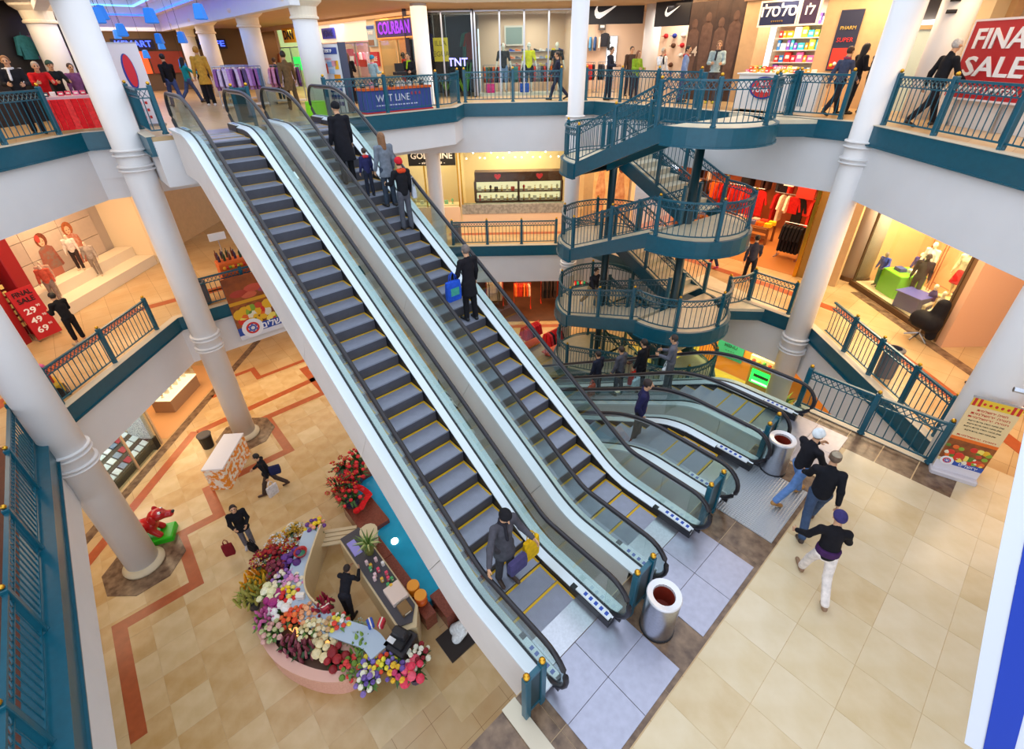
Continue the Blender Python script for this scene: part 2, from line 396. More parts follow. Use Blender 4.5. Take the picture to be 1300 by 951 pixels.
def check_mat():
    m = M('chequer_plate', 'aab0b8', .34, .6)
    nt = m.node_tree; b = nt.nodes['Principled BSDF']
    tc = nt.nodes.new('ShaderNodeTexCoord'); w = nt.nodes.new('ShaderNodeTexVoronoi'); w.inputs['Scale'].default_value = 22; w.inputs['Randomness'].default_value = 0
    bp = nt.nodes.new('ShaderNodeBump'); bp.inputs['Strength'].default_value = 1; bp.inputs['Distance'].default_value = .02
    nt.links.new(tc.outputs['Object'], w.inputs['Vector']); nt.links.new(w.outputs['Distance'], bp.inputs['Height']); nt.links.new(bp.outputs[0], b.inputs['Normal'])
    return m
CHEQ = check_mat()
SKIRT = M('skirt_panel', '2a2a32', .35, .4)
BALG = glass('balustrade_glass', 'e3efec', .35)
_stp = MB().box(-.5, .5, 0, .392, -.03, 0, 0).box(-.5, .5, .0, .02, -.25, -.03, 1).mesh('step', [TREAD, RISER])
_yl = MB().box(-.495, .495, .352, .39, 0, .003).box(-.495, -.462, .005, .352, 0, .003).box(.462, .495, .005, .352, 0, .003).mesh('yellow_edge', YEL)
PLQ = M('notice_white', 'e9edf4', .4)
PLB = M('notice_blue', '2c4fb4', .4)
def escalator(vc, u0, z0, rise, rz, label, plate_at_bottom=True, chequer=False):
    L = 1.1 + rise / .57735 + 1.12
    k1, k2, T = 1.1, 1.1 + rise / .57735, .42
    def zf(y):
        if y < k1 - T: return 0.
        if y < k1 + T: return .57735 * (y - k1 + T) ** 2 / (4 * T)
        if y < k2 - T: return .57735 * (y - k1)
        if y < k2 + T: return rise - .57735 * (k2 + T - y) ** 2 / (4 * T)
        return rise
    def fr(y, h):
        a = math.atan2(zf(y + .01) - zf(y - .01), .02)
        return y - math.sin(a) * h, zf(y) + math.cos(a) * h
    def samp(a, b):
        r = [a]
        for c in (k1, k2):
            r += [c - T + i * T / 4 for i in range(9) if a < c - T + i * T / 4 < b]
        return sorted(set(r + [b]))
    def sweep(prof, a, b, mb=None):
        mb = mb or MB()
        return mb.rings([[(x, *fr(y, h)) for x, h in prof] for y in samp(a, b)])
    p0 = UV(vc, u0)
    t = thing('escalator', label, 'escalator', (p0[0], p0[1], z0), rz)
    n = int(round(L / .4))
    for i in range(n):
        y = i * .4
        s = ob('step', _stp, t, (0, y, zf(y + .2) - .004)); ob('yellow_edge', _yl, s)
    # truss under the steps, cladding panels at its sides
    sweep([(-.79, .10), (-.76, .10), (-.76, -.34), (.76, -.34), (.76, .10), (.79, .10), (.79, -.86), (-.79, -.86)], -.3, L + .33).build('truss', M('truss_grey', 'b5b2b0', .6), t)  # plain grey, darker than the cladding panels
    for s in (-1, 1):
        ys = [-.32]
        while ys[-1] + 2.4 < L + .3: ys.append(ys[-1] + 2.05)
        ys.append(L + .42)
        for a, b in zip(ys[:-1], ys[1:]):
            sweep([(s * .795, .14), (s * .825, .14), (s * .825, -.9), (s * .795, -.9)][::s], a + .004, b - .004).build('cladding_panel', CLAD, t)
        sweep([(s * .51, -.12), (s * .525, -.12), (s * .525, .12), (s * .51, .12)][::s], -.5, L + .5).build('skirt', SKIRT, t)
        sweep([(s * .51, .10), (s * .53, .09), (s * .628, .155), (s * .628, .18), (s * .51, .125)][::s], -.62, L + .62).build('inner_deck', DECK, t)
        sweep([(s * .628, .13), (s * .668, .13), (s * .668, .192), (s * .628, .192)][::s], -.72, L + .72).build('gasket', RUBBER, t)
        sweep([(s * .668, .12), (s * .84, .12), (s * .84, .165), (s * .668, .18)][::s], -.62, L + .62).build('outer_deck', DECK, t)
        # balustrade glass with rounded ends
        g = sweep([(s * .642, .17), (s * .654, .17), (s * .654, .9), (s * .642, .9)][::s], -.42, L + .42)
        for yc, zc, d in ((-.42, .535, -1), (L + .42, rise + .535, 1)):
            arc = [(yc + d * .365 * math.sin(PI * i / 12), zc + .365 * math.cos(PI * i / 12)) for i in range(13)]
            g.rings([[(s * .642, a, b) for a, b in arc], [(s * .654, a, b) for a, b in arc]])
        g.build('balustrade_glass', BALG, t)
        hp = []
        for i in range(13): hp.append((s * .648, -.42 - .40 * math.sin(PI - PI * i / 12), .535 + .40 * math.cos(PI - PI * i / 12)))
        hp = [(s * .648, -.1, .14)] + hp
        hp += [(s * .648, *fr(y, .935)) for y in samp(-.3, L + .3)]
        for i in range(13): hp.append((s * .648, L + .42 + .40 * math.sin(PI * i / 12), rise + .535 + .40 * math.cos(PI * i / 12)))
        hp += [(s * .648, L + .1, rise + .14)]
        hr = MB().tube(hp, .04, 8).build('handrail', RUBBER, t, smooth=True)
        # bright track under the rubber
        hq = [(x, y, z - .045) for x, y, z in hp[14:-14]]
        MB().tube(hq, .022, 6).build('handrail_track', STEEL, hr, smooth=True)
        for ye, ze, d in ((-.62, 0, 1), (L + .62, rise, -1)):
            y_a, y_b = sorted((ye, ye + d * .75))
            e = MB().box(min(s * .50, s * .64), max(s * .50, s * .64), y_a, y_b, ze + .0, ze + .16).build('end_box', BLACK, t)
            q = MB().box(min(s * .515, s * .635), max(s * .515, s * .635), y_a + .02, y_b - .1, ze + .16, ze + .184).build('notice_strip', PLQ, e)
            m = MB()
            for kk in range(5): m.box(min(s * .54, s * .6), max(s * .54, s * .6), y_a + .07 + kk * .1, y_a + .12 + kk * .1, ze + .184, ze + .187)
            m.build('notice_symbols', PLB, e)
    # comb and floor plates at both ends
    for y0, d, z in ((0, -1, 0), (L, 1, rise)):
        a, b = sorted((y0, y0 + d * .42)); MB().box(-.6, .6, a, b, z - .03, z + .012).build('comb_plate', STEEL, t)
        a, b = sorted((y0 + d * .425, y0 + d * 1.62))
        if z0 + z > Z2 + 1: a, b = sorted((y0 + d * .425, y0 + d * .95))
        if chequer and d == 1:
            MB().box(-.8, .8, a, b, z - .03, z + .012).build('floor_plate', CHEQ, t)
        else:
            for q in range(2):
                for r in range(2):
                    w = (b - a) / 2
                    MB().bbox(-.8 + q * .803, -.003 + q * .803, a + r * w, a + (r + 1) * w - .004, z - .03, z + .012, .003).build('floor_plate', PLATE, t)
    return t
escalator(-.5, 0, Z2, Z3 - Z2, VANG, 'long escalator rising to the top floor with a grey-coated rider near its foot')
escalator(1.72, 0, Z2, Z3 - Z2, VANG, 'long rising escalator carrying a family and a woman with a blue bag')
LD = 1.1 + Z2 / .57735 + 1.12
escalator(3.98, LD, 0, Z2, VANG + PI, 'short escalator going down to the ground floor with one man in a navy sweater', chequer=True)
escalator(6.2, LD, 0, Z2, VANG + PI, 'short escalator going down to the ground floor with a row of riders')
# small teal gates that close the gaps between escalator ends
def gate(v0, v1, u, z, label):
    p = UV((v0 + v1) / 2, u); w = abs(v1 - v0) / 2
    t = thing('barrier_gate', label, 'barrier', (p[0], p[1], z), VANG)
    for s in (-1, 1):
        q = MB().bbox(s * w - .045, s * w + .045, -.045, .045, 0, .98, .008).build('post', TEAL, t)
        MB().sph((s * w, 0, 1.02), .045).build('brass_ball', GOLD, q, smooth=True)
    MB().box(-w, w, -.02, .02, .12, .9).build('panel', TEALD, t)
    m = MB().box(-w, w, -.03, .03, .9, .95).box(-w, w, -.03, .03, .1, .15)
    m.build('rail', TEAL, t)
gate(.42, .80, -.7, Z2, 'teal gate with brass balls between the two long rising escalators')
gate(2.64, 3.06, -.6, Z2, 'teal gate with brass balls between the rising and the descending escalators')
gate(4.88, 5.30, -.6, Z2, 'teal gate with brass balls between the two descending escalators')
gate(-1.62, -1.36, -.6, Z2, 'teal gate with a brass ball at the outer side of the rising escalator')
gate(.42, .8, 12.9, Z3, 'teal gate at the upper ends of the two long escalators')
# ------------------------------------------------------------------ railings
_bal = MB().lathe([(.011, 0), (.011, .70)], 6).mesh('baluster', TEAL)
def resample(pts, step):
    P = [Vector(p) for p in pts]; out = []
    acc = 0; nxt = step / 2
    for a, b in zip(P[:-1], P[1:]):
        l = math.hypot(b.x - a.x, b.y - a.y)
        while nxt <= acc + l + 1e-6:
            out.append(a.lerp(b, (nxt - acc) / max(l, 1e-6))); nxt += step
        acc += l
    return out, acc
def railing(pts, label, post_at=None, spacing=.15, ball=True, lattice=True, group=None, posts=None, parent=None):
    """pts: 3D polyline along the rail's foot"""
    pts = [Vector(p) for p in pts]; c = pts[0].copy()
    if parent:
        t = ob('railing', None, parent); t.matrix_basis = parent.matrix_basis.inverted() @ Matrix.Translation(c); t['label'] = label
    else: t = thing('railing', label, 'railing', c, 0, group)
    R = [p - c for p in pts]
    def bar(h, hh, w, name, par=t):
        m = MB()
        for a, b in zip(R[:-1], R[1:]):
            d = Vector((b.x - a.x, b.y - a.y)); n = Vector((-d.y, d.x)).normalized() * w
            vs = []
            for p in (a, b):
                vs += [(p.x + n.x, p.y + n.y, p.z + h), (p.x - n.x, p.y - n.y, p.z + h), (p.x - n.x, p.y - n.y, p.z + h + hh), (p.x + n.x, p.y + n.y, p.z + h + hh)]
            m.add(vs, [(0, 1, 2, 3), (7, 6, 5, 4), (0, 4, 5, 1), (1, 5, 6, 2), (2, 6, 7, 3), (3, 7, 4, 0)])
        return m.build(name, TEAL, par)
    bar(.98, .045, .03, 'top_rail'); bar(.80, .025, .015, 'lattice_rail'); bar(.09, .03, .018, 'bottom_rail')
    bs, L = resample(R, spacing)
    for p in bs: ob('baluster', _bal, t, (p.x, p.y, p.z + .1))
    if lattice:
        m = MB(); ls, L = resample(R, .12)
        for a, b in zip(ls[:-1], ls[1:]):
            for z0, z1 in ((.82, .985), (.985, .82)):
                d = Vector((b.x - a.x, b.y - a.y)); n = Vector((-d.y, d.x)); n = n.normalized() * .008 if n.length else Vector((.008, 0))
                A, B_ = Vector((a.x, a.y, a.z + z0)), Vector((b.x, b.y, b.z + z1))
                vs = [(A.x + n.x, A.y + n.y, A.z - .012), (B_.x + n.x, B_.y + n.y, B_.z - .012), (B_.x + n.x, B_.y + n.y, B_.z + .012), (A.x + n.x, A.y + n.y, A.z + .012)]
                vs += [(x - 2 * n.x, y - 2 * n.y, z) for x, y, z in vs]
                m.add(vs, [(0, 1, 2, 3), (7, 6, 5, 4), (3, 2, 6, 7), (1, 0, 4, 5)])
        m.build('lattice_band', TEAL, t)
    if posts is None:
        n = max(1, int(round(L / (post_at or 1.7)))); acc = [L * i / n for i in range(n + 1)]
    else: acc = posts
    cum = [0]
    for a, b in zip(R[:-1], R[1:]): cum.append(cum[-1] + math.hypot(b.x - a.x, b.y - a.y))
    for s in acc:
        s = min(max(s, 0), cum[-1])
        for i in range(len(R) - 1):
            if s <= cum[i + 1] + 1e-6:
                p = R[i].lerp(R[i + 1], (s - cum[i]) / max(1e-6, cum[i + 1] - cum[i])); d = R[i + 1] - R[i]; break
        q = MB().bbox(-.05, .05, -.05, .05, 0, 1.08, .01).lathe([(.075, 0), (.075, .03), (.05, .06)], 4).build('post', TEAL, t, p, math.atan2(d.y, d.x))
        if ball: MB().sph((0, 0, 1.12), .042, 8, 6).build('brass_ball', GOLD, None if parent else q, smooth=True) if not parent else MB().sph((p.x, p.y, p.z + 1.12), .042, 8, 6).build('brass_ball', GOLD, t, smooth=True)
    return t
def z3(ps, z): return [(p[0], p[1], z) for p in ps]
def inset(path, d):   # move a path d to the left of travel (onto the slab)
    P = [Vector(p) for p in path]; r = []
    for i, p in enumerate(P):
        d1 = (p - P[i - 1]).normalized() if i else (P[1] - P[0]).normalized(); d2 = (P[i + 1] - p).normalized() if i < len(P) - 1 else d1
        n1 = Vector((-d1.y, d1.x)); n2 = Vector((-d2.y, d2.x)); nn = (n1 + n2).normalized(); r.append(tuple(p + nn * d / max(.35, nn.dot(n1))))
    return r
zz = Z2 + .03
railing(z3([(-10.62, 7.92), (-6.9, 3.72), (-4.6, 1.12)], zz), 'teal railing running beside the dark red shop goods, foreshortened from above')
railing(z3(inset([(-11, 9.25), (-11, 12.95)], .08), zz), 'teal balcony railing in front of the childrens clothes window with a red sale sign')
railing(z3(inset([UV(-1.75, 15.03), UV(1.0, 15.03)], .08), zz), 'teal railing behind the hanging fruit banner beside a grey bin')
railing(z3(inset([(-2.5, 20), (2.0, 20)], .08), zz), 'teal balcony railing below the glowing jewellery display')
railing(z3(inset([(2.95, 20), (3.3, 20), (6.1, 16.45)], .08), zz), 'teal railing behind the winding stair on the middle floor')
railing(z3(inset([(7.9, 14.2), (8.7, 13.15)], .08), zz), 'short teal railing joining the winding stair to the white column')
railing(z3(inset([(9.13, 12.0), (9.0, 7.6)], .08), zz), 'teal railing facing the shop window of mannequins', posts=[1.0, 2.1, 3.3, 4.4])
railing(z3(inset([UV(7.4, -2.95), UV(7.4, -.45)], .08), zz), 'teal railing at the edge of the landing beside the standing fruit banner', posts=[0, 1.2, 2.5])
zz = Z3 + .03
railing(z3(inset([(-11.3, 8.5), (-11.3, 13.1)], .08), zz), 'top floor teal railing with a man in a red jacket behind it')
railing(z3(inset([UV(-1.75, 14.4), UV(-1.75, 12.65), UV(-1.4, 12.65)], .08), zz), 'short teal railing beside the white roll-up banner')
railing(z3(inset([UV(2.85, 12.6), UV(7.3, 12.6), (-1.75, 19.9)], .08), zz), 'teal railing around the blue kiosk counter')
railing(z3(inset([(-1.6, 20), (2.0, 20)], .08), zz), 'top floor teal railing in front of the sports shop')
railing(z3(inset([(2.95, 20), (3.3, 20), (5.9, 16.6)], .08), zz), 'top floor teal railing in front of the first black swoosh sign')
railing(z3(inset([(7.75, 14.35), (8.5, 13.3)], .08), zz), 'short top floor teal railing in front of two women')
railing(z3(inset([(8.82, 12.2), (8.55, 7.2)], .08), zz), 'top floor teal railing in front of the red sale poster')

# ------------------------------------------------------------------ winding staircase
CR, CL = Vector((5.3, 13.9)), Vector((3.5, 16.5))
wv = (CL - CR).normalized(); pv = Vector((wv.y, -wv.x)); R_ = 1.72; D_ = (CL - CR).length
STONE = M('stair_stone', 'd8cfb6', .4, var=.06, scale=4)
stair = thing('staircase', 'teal winding staircase of stacked half-round landings with lattice railings', 'staircase', (CR.x, CR.y, 0), math.atan2(wv.y, wv.x))
# local frame: x along wv (from right to left landing), y = -pv side is the front flight (local +y = left of wv = -pv)
def landing(cx, z, side, full=None):
    a0 = -PI / 2 if side > 0 else PI / 2
    pts = [(cx + R_ * math.cos(a0 + PI * i / 16), R_ * math.sin(a0 + PI * i / 16)) for i in range(17)]
    o = MB().prism(pts, z - .1, z).build('landing', STONE, stair)
    m = MB(); band(m, pts, z - .40, z + .02, -.07, .02); m.build('fascia', TEAL, o)
    m = MB(); band(m, pts, z - .44, z - .40, -.10, .02); m.build('fascia_lip', TEAL, o)
    MB().prism([(x * 1, y * .99) for x, y in pts], z - .34, z - .3).build('soffit', TEALD, o)
    return pts
def flight(zt, zb, ya, yb, rev, label):
    """treads from zt at one landing to zb at the other; ya..yb is the width"""
    n = 8; dx = D_ / n
    x0, x1 = (0, D_) if not rev else (D_, 0)
    fo = None
    for i in range(n - 1 if True else n):
        f = (i + 1) / n; xx = x0 + (x1 - x0) * (i + .5) / n + (x1 - x0) / n * .5
        z = zt + (zb - zt) * f
        MB().box(-dx / 2 - .02, dx / 2 + .02, ya + .05, yb - .05, -.05, 0).box(-.012 + (dx / 2 if (x1 < x0) else -dx / 2), .012 + (dx / 2 if (x1 < x0) else -dx / 2), ya + .05, yb - .05, -.01, (zt - zb) / n - .04).build('tread', STONE, stair, (xx, 0, z))
    for y in (ya, yb):
        m = MB(); q = .04
        vs = []
        for (x, z) in ((x0, zt), (x1, zb)):
            vs += [(x, y - q, z - .38), (x, y + q, z - .38), (x, y + q, z + .06), (x, y - q, z + .06)]
        m.add(vs, [(3, 2, 1, 0), (4, 5, 6, 7), (0, 1, 5, 4), (1, 2, 6, 5), (2, 3, 7, 6), (3, 0, 4, 7)])
        s = m.build('stringer', TEAL, stair)
def wpt(x, y, z):
    p = CR + wv * x - pv * y
    return (p.x, p.y, z)
def srail(pts, label, **k): railing([wpt(*p) for p in pts], label, parent=stair, **k)
h3, h1 = (Z3 - Z2) / 4, Z2 / 4
lev = [Z3, Z3 - h3, Z3 - 2 * h3, Z3 - 3 * h3, Z2, Z2 - h1, Z2 - 2 * h1, Z2 - 3 * h1, 0]
YF0, YF1, YB0, YB1 = .30, R_, -R_, -.30      # front flight, back flight
names = ['top', 'second', 'third', 'fourth', 'fifth', 'sixth', 'seventh', 'eighth']
half = lambda cx, side, z, n=14: [(cx + (R_ - .06) * math.cos((-PI / 2 if side > 0 else PI / 2) + PI * i / n), (R_ - .06) * math.sin((-PI / 2 if side > 0 else PI / 2) + PI * i / n), z + .02) for i in range(n + 1)]
for i in range(8):
    right = i % 2 == 0
    pts = landing(0 if right else D_, lev[i], -1 if right else 1)
    if i < 8:
        if right: flight(lev[i], lev[i + 1], YF0, YF1, False, '')
        else: flight(lev[i], lev[i + 1], YB0, YB1, True, '')
tops = ['the top floor', 'the upper landing', 'the middle landing', 'the lower landing', 'the middle floor', 'the landing below the middle floor', 'the low landing', 'the lowest landing']
for i in range(8):
    right = i % 2 == 0; z = lev[i]; zb = lev[i + 1]
    if right:
        hp = half(0, -1, z)
        if i in (0, 4): hp = hp[:12]
        srail([(D_, YF1 - .06, zb + .06)] + [(0, YF1 - .06, z + .06)][:1] + hp, 'teal stair railing curving round the right-hand landing at ' + tops[i], post_at=1.55)
        srail([(0, YF0 + .05, z + .06), (D_, YF0 + .05, zb + .06)], 'straight inner teal railing of the flight descending from ' + tops[i], post_at=1.6, ball=False)
    else:
        srail(half(D_, 1, z)[::-1], 'teal stair railing curving round the left-hand landing, ' + tops[i], post_at=1.55)
        srail([(D_, YB1 - .05, z + .06), (0, YB1 - .05, zb + .06)], 'inner teal railing of the rear flight from ' + tops[i], post_at=1.6, ball=False)
        srail([(D_, YB0 + .06, z + .06), (0, YB0 + .06, zb + .06)], 'outer teal railing of the rear flight from ' + tops[i], post_at=1.6, ball=False)
for x in (0, D_):
    MB().lathe([(.34, .0), (.34, .04), (.15, .12), (.13, .2), (.13, Z3 - (.1 if x == 0 else h3))], 14).build('newel_pillar', TEALD, stair, (x, 0, 0), smooth=True)
ha = half(0, -1, 0)[11]
for z, e, lb in ((Z2, (7.95, 14.25), 'short teal railing linking the winding stair to the middle floor edge'), (Z3, (7.72, 14.42), 'short teal railing linking the winding stair to the top floor edge')):
    q = wpt(ha[0], ha[1], z + .02); railing([q, ((q[0] + e[0]) / 2 + .06, (q[1] + e[1]) / 2 - .06, z + .02), (e[0], e[1], z + .03)], lb, posts=[99])
# bridges from the stair to the two floors
for z in (Z2, Z3):
    b = MB().prism([(-.95, -1.1), (-.3, -1.65), (1.0, -2.2), (1.0, -3.2), (-2.2, -2.6)], z - .1, z).build('bridge', STONE, stair)
    MB().prism([(-.95, -1.1), (-.3, -1.65), (1.0, -2.2), (1.0, -3.2), (-2.2, -2.6)], z - .42, z - .1).build('bridge_fascia', TEAL, b)
# ------------------------------------------------------------------ people
def surfnet(Sd, org, h):
    ins = Sd < 0
    c = np.zeros(tuple(n - 1 for n in Sd.shape), np.int8)
    sl = [(slice(0, -1), slice(1, None))[i] for i in (0, 1)]
    for a in (0, 1):
        for b in (0, 1):
            for d in (0, 1): c += ins[sl[a], sl[b], sl[d]]
    act = (c > 0) & (c < 8)
    if not act.any(): return np.zeros((0, 3)), []
    idx = -np.ones(act.shape, np.int64); I = np.argwhere(act); idx[act] = np.arange(len(I))
    pos = np.zeros((len(I), 3)); cnt = np.zeros(len(I))
    cv = {}
    for a in (0, 1):
        for b in (0, 1):
            for d in (0, 1): cv[(a, b, d)] = Sd[I[:, 0] + a, I[:, 1] + b, I[:, 2] + d]
    for p in cv:
        for ax in range(3):
            if p[ax] == 0:
                q = list(p); q[ax] = 1; q = tuple(q)
                sa, sb = cv[p], cv[q]; m = (sa < 0) != (sb < 0)
                t = sa[m] / (sa[m] - sb[m]); e = np.tile(np.array(p, float), (m.sum(), 1)); e[:, ax] = t
                pos[m] += e; cnt[m] += 1
    V = np.array(org) + (I + pos / cnt[:, None]) * h
    F = []
    for ax in range(3):
        o1, o2 = [(1, 2), (2, 0), (0, 1)][ax]
        a = [slice(None)] * 3; b = [slice(None)] * 3; a[ax] = slice(0, -1); b[ax] = slice(1, None)
        A, B_ = ins[tuple(a)], ins[tuple(b)]
        E_ = np.argwhere(A != B_); E_ = E_[(E_[:, o1] > 0) & (E_[:, o2] > 0) & (E_[:, o1] < Sd.shape[o1] - 1) & (E_[:, o2] < Sd.shape[o2] - 1)]
        if not len(E_): continue
        flip = A[E_[:, 0], E_[:, 1], E_[:, 2]]
        def at(d1, d2):
            q = E_.copy(); q[:, o1] += d1; q[:, o2] += d2; return idx[q[:, 0], q[:, 1], q[:, 2]]
        Q = np.stack([at(-1, -1), at(0, -1), at(0, 0), at(-1, 0)], 1)
        Q[~flip] = Q[~flip][:, ::-1]
        F.append(Q)
    F = np.concatenate(F); F = F[(F >= 0).all(1)]
    return V, F
def sdf(prims, vox, k=.03, cuts=()):
    """prims: ('c', a, b, ra, rb, flat) round cone, ('e', c, radii) ellipsoid; cuts: (point, normal) keeps the side against the normal"""
    lo = np.full(3, 9e9); hi = -lo
    for p in prims:
        if p[0] == 'c':
            r = max(p[3], p[4])
            for q in (p[1], p[2]): lo = np.minimum(lo, np.array(q) - r); hi = np.maximum(hi, np.array(q) + r)
        else: lo = np.minimum(lo, np.array(p[1]) - np.array(p[2])); hi = np.maximum(hi, np.array(p[1]) + np.array(p[2]))
    lo -= vox * 2 + .01; hi += vox * 2 + .01
    n = np.maximum(4, np.ceil((hi - lo) / vox).astype(int) + 1)
    ax = [(lo[i] + np.arange(n[i]) * vox).astype(np.float32) for i in range(3)]
    D = np.full(tuple(n), 9., np.float32)
    for p in prims:
        if p[0] == 'c':
            a, b = np.array(p[1], np.float32), np.array(p[2], np.float32); r = max(p[3], p[4])
            l_, h_ = np.minimum(a, b) - r - k - vox, np.maximum(a, b) + r + k + vox
        else:
            l_, h_ = np.array(p[1]) - np.array(p[2]) - k - vox, np.array(p[1]) + np.array(p[2]) + k + vox
        s = tuple(slice(max(0, int((l_[i] - lo[i]) / vox)), min(n[i], int((h_[i] - lo[i]) / vox) + 2)) for i in range(3))
        x, y, z = ax[0][s[0]][:, None, None], ax[1][s[1]][None, :, None], ax[2][s[2]][None, None, :]
        if p[0] == 'c':
            fl = p[5] if len(p) > 5 else 1.
            ab = b - a; L2 = float(ab @ ab) + 1e-9
            t = np.clip(((x - a[0]) * ab[0] + (y - a[1]) * ab[1] + (z - a[2]) * ab[2]) / L2, 0, 1)
            d = np.sqrt((x - a[0] - t * ab[0]) ** 2 + ((y - a[1] - t * ab[1]) / fl) ** 2 + (z - a[2] - t * ab[2]) ** 2) - (p[3] + (p[4] - p[3]) * t)
            if fl < 1: d = d * (.5 + .5 * fl)
        else:
            c, r = p[1], p[2]
            k0 = np.sqrt(((x - c[0]) / r[0]) ** 2 + ((y - c[1]) / r[1]) ** 2 + ((z - c[2]) / r[2]) ** 2)
            k1 = np.sqrt(((x - c[0]) / r[0] ** 2) ** 2 + ((y - c[1]) / r[1] ** 2) ** 2 + ((z - c[2]) / r[2] ** 2) ** 2) + 1e-6
            d = k0 * (k0 - 1) / k1
        o = D[s]; hh = np.clip(.5 + .5 * (o - d) / k, 0, 1)
        D[s] = o + (d - o) * hh - k * hh * (1 - hh)
    if cuts:
        x, y, z = ax[0][:, None, None], ax[1][None, :, None], ax[2][None, None, :]
        for pt, nn in cuts:
            D = np.maximum(D, (x - pt[0]) * nn[0] + (y - pt[1]) * nn[1] + (z - pt[2]) * nn[2])
    return surfnet(D, lo, vox)
def npmesh(parts, mats, name):
    me = bpy.data.meshes.new(name); V = []; F = []; MI = []; o = 0
    for v, f, mi in parts:
        V.append(v); F.append(f + o); o += len(v); MI.append(np.broadcast_to(np.asarray(mi, np.int32), (len(f),)))
    V = np.concatenate(V); F = np.concatenate(F); MI = np.concatenate(MI)
    me.vertices.add(len(V)); me.vertices.foreach_set('co', V.astype(np.float32).ravel())
    me.loops.add(F.size); me.loops.foreach_set('vertex_index', F.astype(np.int32).ravel())
    me.polygons.add(len(F)); me.polygons.foreach_set('loop_start', np.arange(0, F.size, 4, dtype=np.int32)); me.polygons.foreach_set('loop_total', np.full(len(F), 4, np.int32))
    for m in mats: me.materials.append(m)
    me.polygons.foreach_set('material_index', MI.astype(np.int32)); me.polygons.foreach_set('use_smooth', np.ones(len(F), bool))
    me.update(calc_edges=True); me.validate(); return me
LIP = M('lip_tone', 'a05a4c', .5); EYE = M('eye_dark', '241a18', .3)
def rotv(v, ang, ax):
    return np.array(Matrix.Rotation(ang, 3, ax) @ Vector(v))
def person(label, loc, face, H=1.72, skin='c99a78', top='22232a', legs='2b3040', shoe='1c1a1a', hair='2a1c14', hat=None, pose='stand', coat=0, long_hair=False, skirt=0,
           lean=0, armL=None, armR=None, legL=None, legR=None, turn=0, nod=0, vox=.02, group=None, belly=0, scarf=None, mannequin=False, headless=False, hood=None, cap_brim=False, bald=False, sleeve=1.0, bare_legs=0, cat='person', name='person'):
    """face: heading in degrees, 0 = looking along +x of the world. arms: (forward, sideways, elbow, inward) degrees; legs: (forward, knee)"""
    s = H / 1.75
    P0 = dict(stand=((4, 7, 12, 0), (2, 7, 14, 0), (3, 2), (-3, 2)), walk=((-22, 8, 18, 0), (24, 8, 22, 0), (24, 8), (-20, 22)),
              walk2=((24, 8, 25, 0), (-22, 8, 15, 0), (-20, 24), (24, 6)), hold=((12, 8, 75, 20), (10, 8, 80, 20), (3, 2), (-3, 2)),
              phone=((5, 8, 25, 0), (40, 25, 135, 10), (3, 2), (-3, 2)), rail=((40, 10, 50, 25), (40, 10, 50, 25), (-4, 2), (6, 4)), rider=((4, 7, 15, 0), (45, 22, 35, -10), (3, 2), (-2, 4)),
              back=((-18, 10, 40, 30), (-18, 10, 40, 30), (3, 2), (-3, 2)), sit=((20, 10, 60, 20), (20, 10, 60, 20), (80, 85), (80, 85)))[pose]
    aL, aR, lL, lR = [b if b is not None else a for a, b in zip(P0, (armL, armR, legL, legR))]
    d2 = math.radians
    lean_ = d2(lean)
    pel = np.array([0, 0, .93 * s]); J = {}
    def tor(p):   # torso point with lean (forward = +y)
        q = np.array(p, float) * s; return np.array([q[0], q[1] * math.cos(lean_) + q[2] * math.sin(lean_), q[2] * math.cos(lean_) - q[1] * math.sin(lean_)]) + pel
    waist, chest, neck, nk2 = tor((0, 0, .14)), tor((0, .01, .36)), tor((0, 0, .53)), tor((0, .02, .60))
    headc = nk2 + np.array([0, .025 * s + .03 * s * math.sin(d2(nod)), .105 * s])
    legsJ = []
    for sd, (fw, kn) in ((-1, lL), (1, lR)):
        hip = pel + np.array([sd * .088 * s, 0, -.02 * s])
        a = d2(fw); kneep = hip + np.array([sd * .01, math.sin(a), -math.cos(a)]) * .43 * s
        b = d2(fw - kn); ank = kneep + np.array([0, math.sin(b), -math.cos(b)]) * .41 * s
        fa = min(0, b) * .8
        toe = ank + np.array([sd * .03 * s, .17 * s * math.cos(fa), -.05 * s + .17 * s * math.sin(fa)])
        heel = ank + np.array([0, -.045 * s, -.05 * s])
        legsJ.append((hip, kneep, ank, toe, heel))
    zmin = min(min(l[3][2], l[4][2]) for l in legsJ) - .03 * s
    if pose == 'sit': zmin = pel[2] - .14 * s
    sh = np.array([0, 0, -zmin])
    pel = pel + sh; waist += sh; chest += sh; neck += sh; nk2 += sh; headc += sh
    legsJ = [tuple(p + sh for p in l) for l in legsJ]
    arms = []
    for sd, (fw, ab, el, inw) in ((-1, aL), (1, aR)):
        shp = tor((sd * .185, 0, .47)) + sh
        a, b = d2(fw) + lean_ * .4, d2(ab)
        dr = np.array([sd * math.sin(b), math.sin(a) * math.cos(b), -math.cos(a) * math.cos(b)])
        elb = shp + dr * .285 * s
        a2 = a + d2(el); dr2 = np.array([sd * math.sin(b) * math.cos(d2(el)) - sd * math.sin(d2(inw)) * math.sin(d2(min(el, 90))), math.sin(a2) * math.cos(b), -math.cos(a2) * math.cos(b)]); dr2 /= np.linalg.norm(dr2)
        wr = elb + dr2 * .25 * s
        arms.append((shp, elb, wr, dr2))
    fat = 1 + belly
    sk = M('skin_' + skin, skin, .55, var=.06, scale=12, spec=.35)
